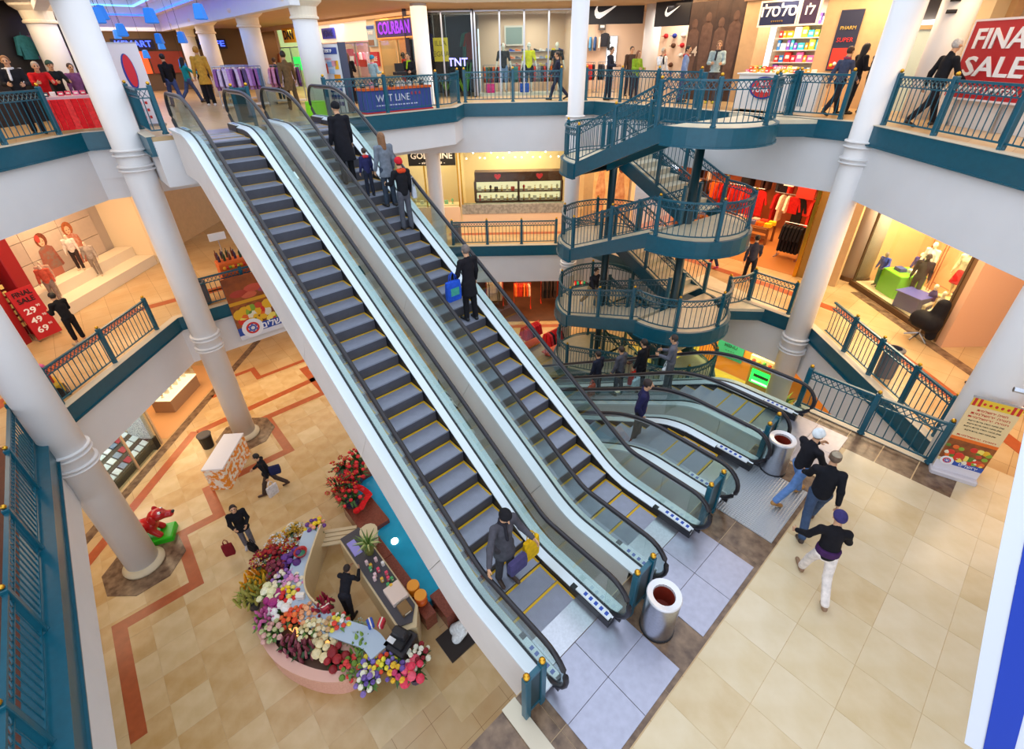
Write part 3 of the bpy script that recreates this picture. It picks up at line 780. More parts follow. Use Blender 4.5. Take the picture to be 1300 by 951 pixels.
    # ---- body: trunk and limbs, then finely sampled head and hands in the same mesh
    pr = [('c', pel, waist, .115 * s, .105 * s, .75), ('c', waist, chest, .105 * s, .125 * s, .72), ('c', chest, neck, .125 * s, .06 * s, .7), ('c', neck, nk2, .055 * s, .05 * s), ('c', nk2, headc, .05 * s, .05 * s)]
    for hip, kn_, an, toe, heel in legsJ: pr += [('c', hip, kn_, .075 * s, .052 * s), ('c', kn_, an, .055 * s, .034 * s), ('c', heel, toe, .03 * s, .025 * s)]
    for shp, el_, wr, d_ in arms: pr += [('c', shp, el_, .048 * s, .038 * s), ('c', el_, wr, .04 * s, .026 * s)]
    parts = [(*sdf(pr, max(.026, vox * 1.2), .03), 0)]
    hv = max(.008, vox * .55)
    if not headless:
        yaw = d2(turn)
        def hp(x, y, z):
            q = rotv((x * s, y * s, z * s), -d2(nod), 'X'); q = rotv(q, yaw, 'Z'); return headc + q
        head = [('e', hp(0, -.008, .02), np.array((.076, .094, .098)) * s), ('c', hp(0, .03, -.03), hp(0, .035, -.075), .058 * s, .036 * s), ('c', hp(0, .085, .0), hp(0, .108, -.028), .011 * s, .015 * s), ('c', hp(0, .01, -.08), nk2, .048 * s, .05 * s)]
        for sd in (-1, 1): head.append(('e', hp(sd * .078, -.005, -.008), np.array((.014, .024, .032)) * s))
        v_, f_ = sdf(head, hv, .018)
        mi = np.zeros(len(f_), np.int32)
        if not mannequin and vox < .03:
            fc = v_[f_].mean(1)
            for sd in (-1, 1): mi[np.linalg.norm(fc - hp(sd * .032, .082, .008), axis=1) < .018 * s] = 1
            for xx in (-.016, 0, .016): mi[np.linalg.norm(fc - hp(xx, .082, -.058), axis=1) < .013 * s] = 2
        parts.append((v_, f_, mi))
    for sd, (shp, el_, wr, d_) in zip((-1, 1), arms):
        inn = np.array([-sd, .0, 0.]); inn = inn - d_ * (inn @ d_)
        if np.linalg.norm(inn) < .2: inn = np.array([0, 0, -1.]) - d_ * (-d_[2])
        inn /= np.linalg.norm(inn); side = np.cross(d_, inn) * sd
        if side @ np.array([0, 1, .2]) < 0: side = -side     # thumb side looks forward
        w = wr
        hand = [('c', w, w + d_ * .03 * s, .024 * s, .026 * s)]
        for o in (-.022, 0, .022): hand.append(('c', w + d_ * .03 * s + side * o * .7 * s, w + d_ * .085 * s + side * o * s, .016 * s, .014 * s))
        for o, l in ((-.032, .058), (-.011, .074), (.011, .08), (.031, .07)):
            b0 = w + d_ * .088 * s + side * o * s; m0 = b0 + (d_ * .9 + inn * .35) * l * .5 * s; e0 = m0 + (d_ * .6 + inn * .8) * l * .5 * s
            hand += [('c', b0, m0, .0095 * s, .009 * s), ('c', m0, e0, .009 * s, .0075 * s)]
        b0 = w + d_ * .035 * s + side * .028 * s; m0 = b0 + (d_ * .6 + side * .7 + inn * .3) * .04 * s; hand += [('c', b0, m0, .012 * s, .011 * s), ('c', m0, m0 + (d_ * .9 + side * .1 + inn * .4) * .032 * s, .0105 * s, .008 * s)]
        parts.append((*sdf(hand, .0065 if vox < .02 else max(.008, vox * .5), .006), 0))
    me = npmesh(parts, [sk, EYE, LIP], name)
    t = ob(name, me, None, loc, d2(face - 90)); tag(t, label, cat, group)
    def cl(nm, prims, col, k=.03, cuts=(), vx=None, mat=None):
        v_, f_ = sdf(prims, vx or vox, k, cuts)
        if len(v_): return ob(nm, npmesh([(v_, f_, 0)], [mat or cloth(col)], nm), t)
    # ---- clothing
    e = .022 * s
    if legs and not skirt:
        q = [('c', pel + [0, 0, .05 * s], pel - [0, 0, .03 * s], .125 * s * fat + e * .3, .135 * s * fat, .78)]
        for hip, kn_, an, toe, heel in legsJ:
            an2 = kn_ + (an - kn_) * (1 - bare_legs) * .97
            q += [('c', hip, kn_, .09 * s, .068 * s), ('c', kn_, an2, .07 * s, .062 * s)]
        cl('trousers', q, legs, .02)
    if skirt:
        hem = np.array([0, (legsJ[0][1][1] + legsJ[1][1][1]) / 2, pel[2] - skirt * s])
        q = [('c', pel + [0, 0, .06 * s], hem, .13 * s, .24 * s, .85)]
        cl('skirt', q, legs, .02, [((0, 0, hem[2]), (0, 0, -1))])
        if bare_legs < 1:
            q = []
            for hip, kn_, an, toe, heel in legsJ: q += [('c', kn_, an, .058 * s, .04 * s)]
            cl('stockings', q, '1d1c20', .02)
    if top:
        q = [('c', pel + [0, 0, .0], waist, .138 * s * fat + e * .4, .135 * s * fat, .78), ('c', waist, chest, .135 * s * fat, .152 * s, .75), ('c', chest, neck - [0, 0, .06 * s], .15 * s, .085 * s, .72), ('c', arms[0][0], arms[1][0], .06 * s, .06 * s), ('c', neck - [0, 0, .05 * s], neck + [0, 0, .02 * s], .085 * s, .06 * s)]
        for shp, el_, wr, d_ in arms: q += [('c', shp, el_, .063 * s, .053 * s)] + ([('c', el_, wr + d_ * -.01, .057 * s, .043 * s)] if sleeve >= 1 else [])
        cuts = []
        if coat:
            hem = pel - np.array([0, 0, coat * s]); hem[1] = (legsJ[0][1][1] + legsJ[1][1][1]) / 2 * .5
            q += [('c', pel, hem, .15 * s * fat, .2 * s * fat, .85)]; cuts = [((0, 0, hem[2]), (0, 0, -1))]
        cl('coat' if coat else 'jacket', q, top, .03, cuts)
    if hood: cl('hood', [('c', neck + [-.06 * s, -.06 * s, .0], neck + [.06 * s, -.06 * s, 0], .055 * s, .055 * s), ('c', neck + [-.08 * s, .0, .02], neck + [-.04 * s, .07 * s, 0], .03 * s, .03 * s), ('c', neck + [.08 * s, .0, .02], neck + [.04 * s, .07 * s, 0], .03 * s, .03 * s)], hood, .03)
    if scarf: cl('scarf', [('c', neck + np.array([.07 * math.cos(a_), .06 * math.sin(a_), .02]) * s, neck + np.array([.07 * math.cos(a_ + 1), .06 * math.sin(a_ + 1), .02]) * s, .028 * s, .028 * s) for a_ in range(0, 6)] + [('c', neck + [.03 * s, .09 * s, 0], chest + [.05 * s, .15 * s, -.05 * s], .03 * s, .03 * s)], scarf, .02)
    if not headless and not mannequin:
        def hp(x, y, z):
            q_ = rotv((x * s, y * s, z * s), -d2(nod), 'X'); return headc + rotv(q_, d2(turn), 'Z')
        fwd = rotv((0, 1, 0), d2(turn), 'Z')
        if hair and not bald:
            q = [('e', hp(0, -.012, .027), np.array((.088, .103, .105)) * s)]
            nrm = rotv((0, .93, -.37), d2(turn), 'Z')
            cuts = [(hp(0, .055, .045), nrm)]
            if long_hair: q += [('c', hp(0, -.05, .0), hp(0, -.075, -.24), .075 * s, .07 * s), ('c', hp(-.06, -.01, .0), hp(-.07, -.02, -.17), .04 * s, .035 * s), ('c', hp(.06, -.01, .0), hp(.07, -.02, -.17), .04 * s, .035 * s)]
            else: cuts.append((hp(0, 0, -.055), (0, 0, -1)))
            cl('hair', q, hair, .02, cuts, max(.01, vox * .7), M('hair_' + hair, hair, .6, var=.25, scale=30, bump=.5, bscale=120))
        if hat:
            kind, hc = hat
            if kind == 'kippah': cl('kippah', [('e', hp(0, -.03, .035), np.array((.09, .095, .104)) * s)], hc, .01, [(hp(0, -.03, .085), (0, 0, -1))], max(.01, vox * .7))
            else:
                q = [('e', hp(0, -.008, .032), np.array((.098, .113, .112)) * s)]
                h_ = cl('knit_hat' if kind == 'beanie' else 'cap', q, hc, .02, [(hp(0, .06, .03), rotv((0, .3, -.95), d2(turn), 'Z'))], max(.01, vox * .7))
                if cap_brim: MB().lathe([(.001, 0), (.085 * s, -.004), (.09 * s, .004), (.001, .012)], 14).build('brim', cloth(hc), t, tuple(hp(0, .075, .045)))
    if not mannequin or shoe:
        q = []
        for hip, kn_, an, toe, heel in legsJ: q += [('c', heel, toe, .042 * s, .036 * s), ('c', an, heel + [0, .02, 0], .045 * s, .045 * s)]
        if shoe: cl('shoes', q, shoe, .015, [((0, 0, 0.0), (0, 0, -1))], None, M('shoe_' + shoe, shoe, .45))
    return t
def bag(label, loc, rz, w=.34, d=.14, h=.38, col='d8a010', col2=None, handles=True, name='shopping_bag', group=None, tilt=0):
    t = thing(name, label, 'bag', loc, rz, group)
    rr = []
    for z, f in ((0, .9), (.02, .98), (h * .5, 1.02), (h * .9, 1.0), (h, .97)):
        x, y = w / 2 * f, d / 2 * f * (1 if z < h * .8 else .7); rr.append([(x * .85, -y, z), (x, -y * .7, z), (x, y * .7, z), (x * .85, y, z), (-x * .85, y, z), (-x, y * .7, z), (-x, -y * .7, z), (-x * .85, -y, z)])
    MB().rings(rr).build('bag_body', cloth(col), t)
    if col2: MB().box(-w * .3, w * .3, -d * .53, -d * .5, h * .3, h * .7).build('printed_patch', cloth(col2), t)
    if handles:
        for s in (-1, 1):
            MB().tube([(-w * .22, s * d * .3, h * .95), (-w * .2, s * d * .2, h + .12), (0, s * d * .1, h + .2), (w * .2, s * d * .2, h + .12), (w * .22, s * d * .3, h * .95)], .009, 6).build('handle', cloth(col), t)
    return t
# ------------------------------------------------------------------ who is where
def on_esc(s, v, down=False):
    p = UV(v, s); i = math.floor(s / .4) * .4 + .2
    T = .42
    def zf(y, r):
        k1, k2 = 1.1, 1.1 + r / .57735
        if y < k1 - T: return 0.
        if y < k1 + T: return .57735 * (y - k1 + T) ** 2 / (4 * T)
        if y < k2 - T: return .57735 * (y - k1)
        if y < k2 + T: return r - .57735 * (k2 + T - y) ** 2 / (4 * T)
        return r
    if down:
        j = math.floor((LD - s) / .4) * .4 + .2; return (p[0], p[1], zf(j, Z2))
    return (p[0], p[1], Z2 + zf(i, Z3 - Z2))
UP = 131.3
N = .015
# landing
person('woman in a white knit hat and jeans striding past the far steel bin', (5.13, 6.04, Z2 + .013), 15, 1.7, top='1b1b22', legs='5f82b8', shoe='a8783c', hair='3a2a20', hat=('beanie', 'dfe6ea'), pose='walk', armL=(30, 12, 80, 25), lean=6, vox=N)
person('man in a black jacket and jeans with a pale skullcap, seen from behind', (5.12, 5.42, Z2 + .001), 62, 1.76, top='15171f', legs='3d4f6c', shoe='3a2a22', hair='6a5444', hat=('kippah', 'a89a86'), pose='walk2', lean=4, belly=.12, vox=N)
person('person in a purple cap, black top and white trousers walking across the tiles', (4.62, 4.35, Z2), 72, 1.62, top='14131a', legs='e6dcd6', shoe='8a6a50', hair=None, hat=('cap', '3a3468'), pose='walk', lean=8, belly=.08, armL=(10, 24, 35, 0), armR=(15, 20, 55, 30), vox=N)
MB().lathe([(.15, 0), (.165, .02), (.165, .1), (.15, .12)], 20).build('tied_cardigan', cloth('3f2050'), bpy.data.objects['person.002'], (0, 0, .84)).scale = (1, .8, 1)
# rising escalators
person('person in a grey coat and black knit hat riding down the long escalator', on_esc(.95, -.62), -52, 1.66, top='4b4a52', legs='3f3a40', shoe='4a342c', hair='1a1614', hat=('beanie', '18171c'), pose='rider', coat=.22, armR=(28, 34, 25, -10), armL=(14, 22, 55, 0), scarf='26242c', nod=22, vox=N)
bag('yellow plastic carrier bag held by the grey-coated rider', (*UV(-.22, .78), Z2 + .42), VANG, .3, .1, .42, 'e0b010')
bag('violet patterned shoulder bag worn by the grey-coated rider', (*UV(-.58, .7), Z2 + .55), VANG, .34, .12, .24, '4a4470', handles=False, name='shoulder_bag')
person('grey-haired woman in a long black coat riding up alone', on_esc(4.9, 1.9), UP, 1.68, top='16151c', legs='17161c', shoe='151417', hair='6e625c', pose='stand', coat=.3, armL=(8, 14, 20, 0), vox=N)
bag('bright blue cloth bag hanging at the lone woman in a black coat', (on_esc(4.9, 1.5)[0], on_esc(4.9, 1.5)[1], on_esc(4.9, 1.5)[2] + .62), VANG, .34, .13, .42, '1f4fc0', '3f9a8a')
person('woman in a red knit hat and black jacket on the rising escalator', on_esc(7.5, 2.08), UP, 1.62, top='17171d', legs='53545e', shoe='2a2422', hair='3a2a22', hat=('beanie', 'c4202c'), pose='stand', hood='c8401c', armL=(20, 14, 60, 10), vox=N)
bag('small pale grey handbag at the side of the woman in the red hat', (on_esc(7.5, 2.36)[0], on_esc(7.5, 2.36)[1], on_esc(7.5, 2.3)[2] + .72), VANG + 1.2, .28, .1, .26, 'c9cdd8', name='handbag')
person('woman with long curly brown hair and a grey quilted coat on the escalator', on_esc(8.05, 2.02), UP, 1.64, top='6d7682', legs='3a4454', shoe='2c2624', hair='7c5434', long_hair=True, pose='stand', coat=.2, vox=N)
person('small child in a navy and red jacket on the escalator', on_esc(8.42, 1.72), UP, 1.08, top='2a2c58', legs='252838', hair='35241a', pose='stand', hood='c02c34', vox=N)
person('large person in a long black quilted coat on the escalator', on_esc(9.0, 1.5), UP, 1.78, top='16161e', legs='16161c', hair=None, hat=('beanie', '14141a'), pose='stand', coat=.4, belly=.25, vox=N)
# descending escalators
person('man in a navy sweater with hands behind his back on the escalator', on_esc(1.65, 3.92, True), -20, 1.74, top='22224a', legs='26262c', shoe='2c2626', hair='2a1c16', hat=('kippah', '3a3030'), pose='back', belly=.12, lean=4, turn=10, vox=N)
person('woman in a grey trouser suit on the crowded descending escalator', on_esc(2.4, 6.4, True), 150, 1.7, top='5d606c', legs='55585f', hair='2c201a', pose='hold', vox=N)
person('person in a black jacket between the grey-suited and red-bag riders', on_esc(3.2, 6.35, True), UP, 1.7, top='15151c', legs='17171e', hair='211814', pose='stand', vox=N)
person('person in a charcoal jacket carrying a red bag on the descending escalator', on_esc(3.85, 6.3, True), UP, 1.66, top='52535e', legs='2a2a33', hair='30221a', pose='stand', vox=N)
person('person in dark navy clothes with an orange bag lowest on the descending escalator', on_esc(4.6, 6.25, True), UP, 1.64, top='23283a', legs='22242e', hair='2a1e18', pose='stand', vox=N)
for (s_, v_, c_, lb) in ((2.7, 6.75, 'dfe6f0', 'white carrier bag behind the woman in the grey suit'), (3.1, 6.0, 'c8dcec', 'pale blue carrier bag held by the rider in black'), (3.7, 6.75, 'd8281c', 'red shoulder bag of the rider in charcoal'), (4.5, 5.9, 'e65a2c', 'orange carrier bag of the rider in navy')):
    q = on_esc(s_, v_, True); bag(lb, (q[0], q[1], q[2] + .28), VANG, .3, .11, .38, c_)
# stairs and middle floor
person('person in khaki trousers and a dark top climbing the winding stair', wpt(2.75, 1.0, lev[5] + .31), -55, 1.68, top='23222a', legs='a58e66', shoe='d8d4cc', hair='241a16', pose='walk', lean=14, vox=.02)
person('man in a slate jacket walking away on the middle floor beside the stair', (8.55, 15.75, Z2), 70, 1.76, top='3f3c48', legs='25242c', hair='1e1814', pose='walk', vox=.018)
person('person with dark jeans and pink shoes behind the winding stair', (7.9, 17.3, Z2), 100, 1.66, top='2c2a34', legs='2b3450', shoe='d04a7c', hair='2a1e18', pose='walk2', vox=.02)
person('person in black reading a paper beside the red sale sign', (-12.85, 12.2, Z2), 165, 1.66, top='141419', legs='15151a', shoe='c0a888', hair='1a1412', pose='hold', lean=10, bare_legs=.35, vox=.018)
person('person in black half hidden behind the white column by the fruit stand banner', (11.35, 9.0, Z2), 80, 1.74, top='15151b', legs='18181f', hair='1b1512', pose='walk', vox=.02)
# ground floor
person('woman with long dark hair and a black coat standing alone on the ground floor', (-7.6, 8.65, 0), -55, 1.7, top='15141a', legs='6f6c76', shoe='cfccd0', hair='2a1814', long_hair=True, pose='hold', coat=.15, nod=-20, vox=N)
bag('dark red carrier bag of the long-haired woman', (-7.9, 8.25, .2), .4, .26, .1, .42, '7c1822')
bag('black handbag of the long-haired woman', (-7.25, 8.3, .28), -.4, .3, .13, .28, '141318', name='handbag')
person('man in a black coat with a satchel crossing the ground floor', (-7.75, 10.65, 0), 200, 1.7, top='14151c', legs='4a3c36', shoe='4a2f22', hair='1c1614', pose='walk', lean=10, coat=.05, vox=N)
bag('navy satchel on the back of the man crossing the ground floor', (-7.45, 10.6, .85), .4, .32, .14, .3, '20244c', handles=False, name='satchel')
bag('white carrier bag of the man crossing the ground floor', (-7.55, 10.3, .22), 1.0, .34, .08, .4, 'd9d6da')
person('florist in dark clothes bending inside the ring of flowers', (-4.15, 6.62, 0), 80, 1.6, top='1c1c24', legs='23232c', hair='241612', pose='hold', lean=38, vox=N)
# top floor, by the railings
person('person with light brown hair, dark suit and white collar at the top floor railing', (-12.25, 13.55, Z3), -50, 1.74, top='191a22', legs='20222c', hair='8a5c38', pose='hold', scarf='dcdce2', vox=.02)
person('man in a bright red jacket leaning at the top floor railing', (-12.3, 14.35, Z3), -40, 1.62, top='c0141c', legs='2a2c38', hair='b0a498', pose='rail', lean=12, vox=.02)
person('person in a green beanie and black jacket behind the white column', (-12.6, 15.2, Z3), -30, 1.62, top='15181c', legs='20222a', hair='1c1814', hat=('beanie', '2f4a44'), pose='rail', vox=.02)
person('person in purple standing behind the white column', (-12.5, 15.75, Z3), -30, 1.55, top='7a4a78', legs='2a2834', hair='3a2a28', pose='stand', vox=.022)
person('grey-haired man in a dark suit beside the sale poster', (9.75, 12.1, Z3), 0, 1.78, top='17181f', legs='191a22', hair='b8b4b0', pose='walk', lean=4, vox=.018)
person('woman in a slate jacket and pink scarf walking along the railing', (9.0, 14.5, Z3), 20, 1.66, top='434a62', legs='20222c', hair='4a2c20', pose='walk', scarf='9c4860', vox=.02)
person('woman with black hair and sunglasses on her head, in black', (9.55, 14.75, Z3), 0, 1.68, top='17161c', legs='1b1b22', hair='141214', long_hair=True, pose='hold', vox=.02)
person('person in black with a ruddy face beside two women', (10.1, 14.95, Z3), -20, 1.66, top='16161b', legs='1d1d24', hair='2a1c18', pose='hold', vox=.022)
person('person in black at the edge of the sale poster', (10.75, 11.2, Z3), -90, 1.7, top='18161c', legs='1b1a20', hair='201614', pose='stand', vox=.022)
person('young man in a navy sweater in front of the swoosh shop', (3.85, 20.5, Z3), -30, 1.74, top='262c3c', legs='2c3344', hair='2a1d18', pose='hold', vox=.02, turn=-20)
person('woman in a lime green top in front of the swoosh shop', (4.72, 19.9, Z3), -60, 1.6, top='86a82c', legs='3c3c48', hair='7c4c2c', long_hair=True, pose='hold', vox=.02)
person('woman in a white jacket talking on the phone', (5.5, 19.5, Z3), -60, 1.68, top='dde0e4', legs='2c2c36', hair='c8bca8', pose='phone', scarf='24242c', vox=.02)
person('man in a light blue sweater with a red collar', (6.2, 19.05, Z3), -20, 1.72, top='7f96c4', legs='4a5078', hair='1d1614', pose='stand', hood='b83c3c', vox=.02, turn=-20)
person('tall man in a pale blue parka with a dark scarf', (7.05, 18.45, Z3), -110, 1.84, top='9fb4b8', legs='4a4448', shoe='b8b02c', hair='7a5a40', pose='hold', coat=.05, scarf='2a2c38', vox=.02)
person('man in a brown sweater at the door of the swoosh shop', (5.0, 22.2, Z3), -80, 1.74, top='44352e', legs='2c2c38', hair='2c201a', pose='stand', vox=.022)
person('woman in navy clothes walking past the sports shop window', (1.95, 21.0, Z3), 180, 1.66, top='1f2238', legs='262a42', hair='241814', pose='walk', vox=.022)
# hall at the top of the escalators
person('man in a long brown coat walking into the hall', (-7.5, 18.6, Z3), 120, 1.82, top='70593c', legs='54442e', hair='2c1e16', pose='walk', coat=.3, vox=.02)
person('man in a black top and jeans beyond the escalator head', (-12.9, 20.8, Z3), 140, 1.82, top='17161b', legs='3c4a78', hair='1c1412', pose='walk', vox=.022)
person('woman in a turquoise top and jeans in the hall', (-13.3, 22.6, Z3), 60, 1.7, top='1f9a9c', legs='4a5a80', hair='1c1416', long_hair=True, pose='walk2', armR=(50, 10, 40, 0), vox=.022)
person('figure in a gold costume and black trousers in the hall', (-11.7, 21.0, Z3), 120, 1.98, top='c89a3c', legs='1a1a20', shoe='d8d8dc', hair='c08a30', pose='stand', coat=.28, vox=.02)
person('person in a purple coat beside the gold figure', (-13.6, 24.2, Z3), 150, 1.66, top='6c4a78', legs='2a2832', hair='2a1c18', pose='stand', vox=.024)
person('long-haired person in a black jacket at the blue kiosk', (-6.05, 20.9, Z3), 100, 1.7, top='15151c', legs='1c1c24', hair='5a3c2c', long_hair=True, pose='hold', vox=.02)
person('person in black with a lime strap behind the kiosk till', (-3.55, 19.9, Z3), -100, 1.66, top='17181c', legs='1c1c22', hair='17120f', pose='hold', scarf='8cb01c', vox=.02)
person('seated visitor in a blue hat and pink scarf at the kiosk', (-5.05, 20.6, Z3), 60, 1.6, top='8ab0c8', legs='3a3c4a', hair=None, hat=('beanie', '2a7fb0'), pose='hold', scarf='d88aa8', vox=.022)
person('person in dark green walking far along the hall', (-9.7, 23.0, Z3), 110, 1.62, top='1f4a4c', legs='24303a', hair='3c2820', pose='walk', vox=.024)
person('person in a black patterned dress far along the hall', (-8.6, 24.6, Z3), 100, 1.68, top='1c1a22', legs='1c1a22', skirt=.4, hair='1e1614', pose='stand', vox=.024)
person('person in a blue and yellow jacket by the green shop', (-8.4, 26.0, Z3), 60, 1.66, top='2c50a8', legs='2a2c3c', hair='c8a060', pose='stand', vox=.024)
# ------------------------------------------------------------------ shops
def cword(h):
    import colorsys
    r, g, b = hexc(h); H, S_, V_ = colorsys.rgb_to_hsv(r, g, b); H *= 360
    if V_ < .24: return 'black'
    if S_ < .14: return 'white' if V_ > .82 else ('grey' if V_ > .4 else 'charcoal')
    lt = 'pale ' if S_ < .38 and V_ > .6 else ('dark ' if V_ < .5 else '')
    for lim, nm in ((12, 'red'), (24, 'rust'), (42, 'orange' if V_ > .75 else 'brown'), (66, 'yellow'), (95, 'lime'), (160, 'green'), (195, 'teal'), (245, 'blue'), (285, 'violet'), (325, 'plum'), (346, 'pink'), (361, 'red')):
        if H <= lim: return lt + nm
class Fr:
    def __init__(s, o, ang, z): s.o, s.a, s.z = o, ang, z
    def p(s, x, y, z=0):
        c, n = math.cos(s.a), math.sin(s.a)
        return (s.o[0] + x * c - y * n, s.o[1] + x * n + y * c, s.z + z)
UD = math.atan2(-.7513, .66)
F_B3, F_B2, F_B1 = Fr((0, 23), 0, Z3), Fr((0, 23), 0, Z2), Fr((0, 21.6), 0, Z1)
F_C3, F_C2, F_C1 = Fr(UV(15.1, 11), UD, Z3), Fr(UV(15.1, 11), UD, Z2), Fr(UV(14.5, 11), UD, Z1)
F_R3, F_R2 = Fr((12.1, 17), -PI / 2, Z3), Fr((12.1, 17), -PI / 2, Z2)
F_L3, F_L2, F_L1 = Fr((-14.6, 0), PI / 2, Z3), Fr((-14.6, 0), PI / 2, Z2), Fr((-12.76, 0), PI / 2, Z1)
F_H3 = Fr(UV(8.5, 36), UD, Z3)
F_E3 = Fr(UV(0, 35), VANG, Z3)
def lbox(fr, name, mat, x0, x1, y0, y1, z0, z1, parent=None, kind=None, label=None, cat=None, group=None, bevel=0):
    """box laid out in a shop frame; top-level unless a parent at the frame origin is given"""
    c = ((x0 + x1) / 2, (y0 + y1) / 2); m = MB()
    a = (-(x1 - x0) / 2, (x1 - x0) / 2, -(y1 - y0) / 2, (y1 - y0) / 2, 0, z1 - z0)
    m.bbox(*a, bevel) if bevel else m.box(*a)
    if parent: o = m.build(name, mat, parent, (c[0], c[1], z0))
    else: o = m.build(name, mat, None, fr.p(c[0], c[1], z0), fr.a)
    return tag(o, label, cat, group, kind)
def lthing(fr, name, label, cat, x=0, y=0, z=0, group=None, dr=0): return thing(name, label, cat, fr.p(x, y, z), fr.a + dr, group)
def wall(fr, name, mat, x0, x1, y0, y1, z0, z1): return lbox(fr, name, mat, x0, x1, y0, y1, z0, z1, kind='structure')
_wn = [0]
def window(fr, x0, x1, z0, z1, n=1, mat=None, frame=None, y=0):
    """glazed shop front: n panes between slim mullions"""
    _wn[0] += 1
    t = tag(ob('window_%d' % _wn[0], None, None, fr.p(0, 0, 0), fr.a), kind='structure')
    fm = frame or STEEL
    for i in range(n + 1):
        x = x0 + (x1 - x0) * i / n; MB().box(x - .03, x + .03, y - .03, y + .03, z0, z1).build('mullion', fm, t)
    MB().box(x0, x1, y - .03, y + .03, z1 - .05, z1).build('head_rail', fm, t)
    for i in range(n):
        a, b = x0 + (x1 - x0) * i / n + .03, x0 + (x1 - x0) * (i + 1) / n - .03
        MB().box(a, b, y - .006, y + .006, z0, z1 - .05).build('pane', mat or GLASS, t)
    return t
def sign(fr, label, x0, x1, z0, z1, y, bg, words, fg, size=None, edge=None, emit=0, name='shop_sign', bold=True, cat='sign', width=None, th=.08):
    t = lthing(fr, name, label, cat, (x0 + x1) / 2, y, (z0 + z1) / 2)
    w, h = x1 - x0, z1 - z0
    MB().box(-w / 2, w / 2, -th, 0, -h / 2, h / 2).build('sign_board', paint(bg, .5), t)
    if edge:
        m = MB(); e = .05
        for a in ((-w / 2 - e, w / 2 + e, h / 2, h / 2 + e), (-w / 2 - e, w / 2 + e, -h / 2 - e, -h / 2), (-w / 2 - e, -w / 2, -h / 2, h / 2), (w / 2, w / 2 + e, -h / 2, h / 2)): m.box(a[0], a[1], -th - .02, 0, a[2], a[3])
        m.build('sign_frame', paint(edge, .5), t)
    if words:
        if isinstance(words, str): words = [(words, 0, 0, size or h * .6, fg, width)]
        for wd in words:
            s_, dx, dz, sz, c_ = wd[:5]; wi = wd[5] if len(wd) > 5 else None
            text(s_, paint(c_, .5, emit), t, (dx, -th - .012, dz), sz, ext=.01, bold=bold, width=wi)
    return t
def swoosh(parent, w, y, mat):
    top = [(-.5, .10), (-.47, .02), (-.40, -.06), (-.30, -.06), (-.1, .02), (.5, .29)]
    bot = [(-.42, .24), (-.455, .19), (-.5, .10)]
    out = [(.5, .29), (-.12, -.13), (-.28, -.22), (-.40, -.20), (-.47, -.10), (-.48, .02), (-.42, .14), (-.34, .25), (-.385, .10), (-.37, .015), (-.31, -.03), (-.20, -.02), (.1, .10)]
    m = MB(); n = len(out)
    m.add([(x * w, y - .02, z * w) for x, z in out] + [(x * w, y, z * w) for x, z in out], [tuple(range(n)), tuple(range(2 * n - 1, n - 1, -1))] + [(i, n + i, n + (i + 1) % n, (i + 1) % n) for i in range(n)])
    return m.build('emblem', mat, parent)
# ---- garments, folded goods, shoes: one mesh of each kind, shared by its copies
def garment_mesh(col, long=False):
    h = 1.0 if long else .62; d = .045
    pr = [(-.05, 0), (-.2, -.05), (-.33, -.5), (-.25, -.53), (-.18, -.22), (-.19, -h), (.19, -h), (.18, -.22), (.25, -.53), (.33, -.5), (.2, -.05), (.05, 0)]
    m = MB(); n = len(pr)
    m.add([(x, -d, z) for x, z in pr] + [(x * .96, d, z) for x, z in pr], [tuple(range(n - 1, -1, -1)), tuple(range(n, 2 * n))] + [(i, (i + 1) % n, n + (i + 1) % n, n + i) for i in range(n)])
    m.tube([(0, 0, 0), (0, 0, .06), (.02, 0, .08)], .006, 5)
    return m.mesh('hanging_garment', cloth(col))
_gm = {}
def garment(fr, x, y, z, dr, col, label, group, long=False, sc=1):
    k_ = (col, long)
    if k_ not in _gm: _gm[k_] = garment_mesh(col, long)
    return tag(ob('hanging_garment', _gm[k_], None, fr.p(x, y, z), fr.a + dr, (sc, sc, sc)), cword(col) + ' ' + label, 'garment', group)
_fm = {}
def folded(fr, x, y, z, col, label, group, w=.3, h=.12, dr=0):
    if col not in _fm:
        m = MB()
        for i in range(3): m.bbox(-.15 + .005 * i, .15 - .004 * i, -.12, .12 - .006 * i, i * .04, i * .04 + .036, .012)
        _fm[col] = m.mesh('folded_clothes', cloth(col))
    return tag(ob('folded_clothes', _fm[col], None, fr.p(x, y, z), fr.a + dr, (w / .3, 1, h / .12)), cword(col) + ' ' + label, 'clothes', group)
_sm = {}
def shoe(fr, x, y, z, col, label, group, dr=0):
    if col not in _sm:
        rr = []
        for yy, w, h0, h1 in ((-.13, .03, 0, .1), (-.11, .038, 0, .115), (-.04, .04, 0, .1), (.03, .045, 0, .065), (.1, .042, 0, .05), (.135, .02, .005, .03)):
            rr.append([(yy, -w, h0), (yy, w, h0), (yy, w * .8, h1 * .8), (yy, 0, h1), (yy, -w * .8, h1 * .8)])
        _sm[col] = MB().rings([r[::-1] for r in rr]).mesh('sports_shoe', cloth(col, .5))
    return tag(ob('sports_shoe', _sm[col], None, fr.p(x, y, z), fr.a + dr), cword(col) + ' ' + label, 'shoe', group)
_bm = {}
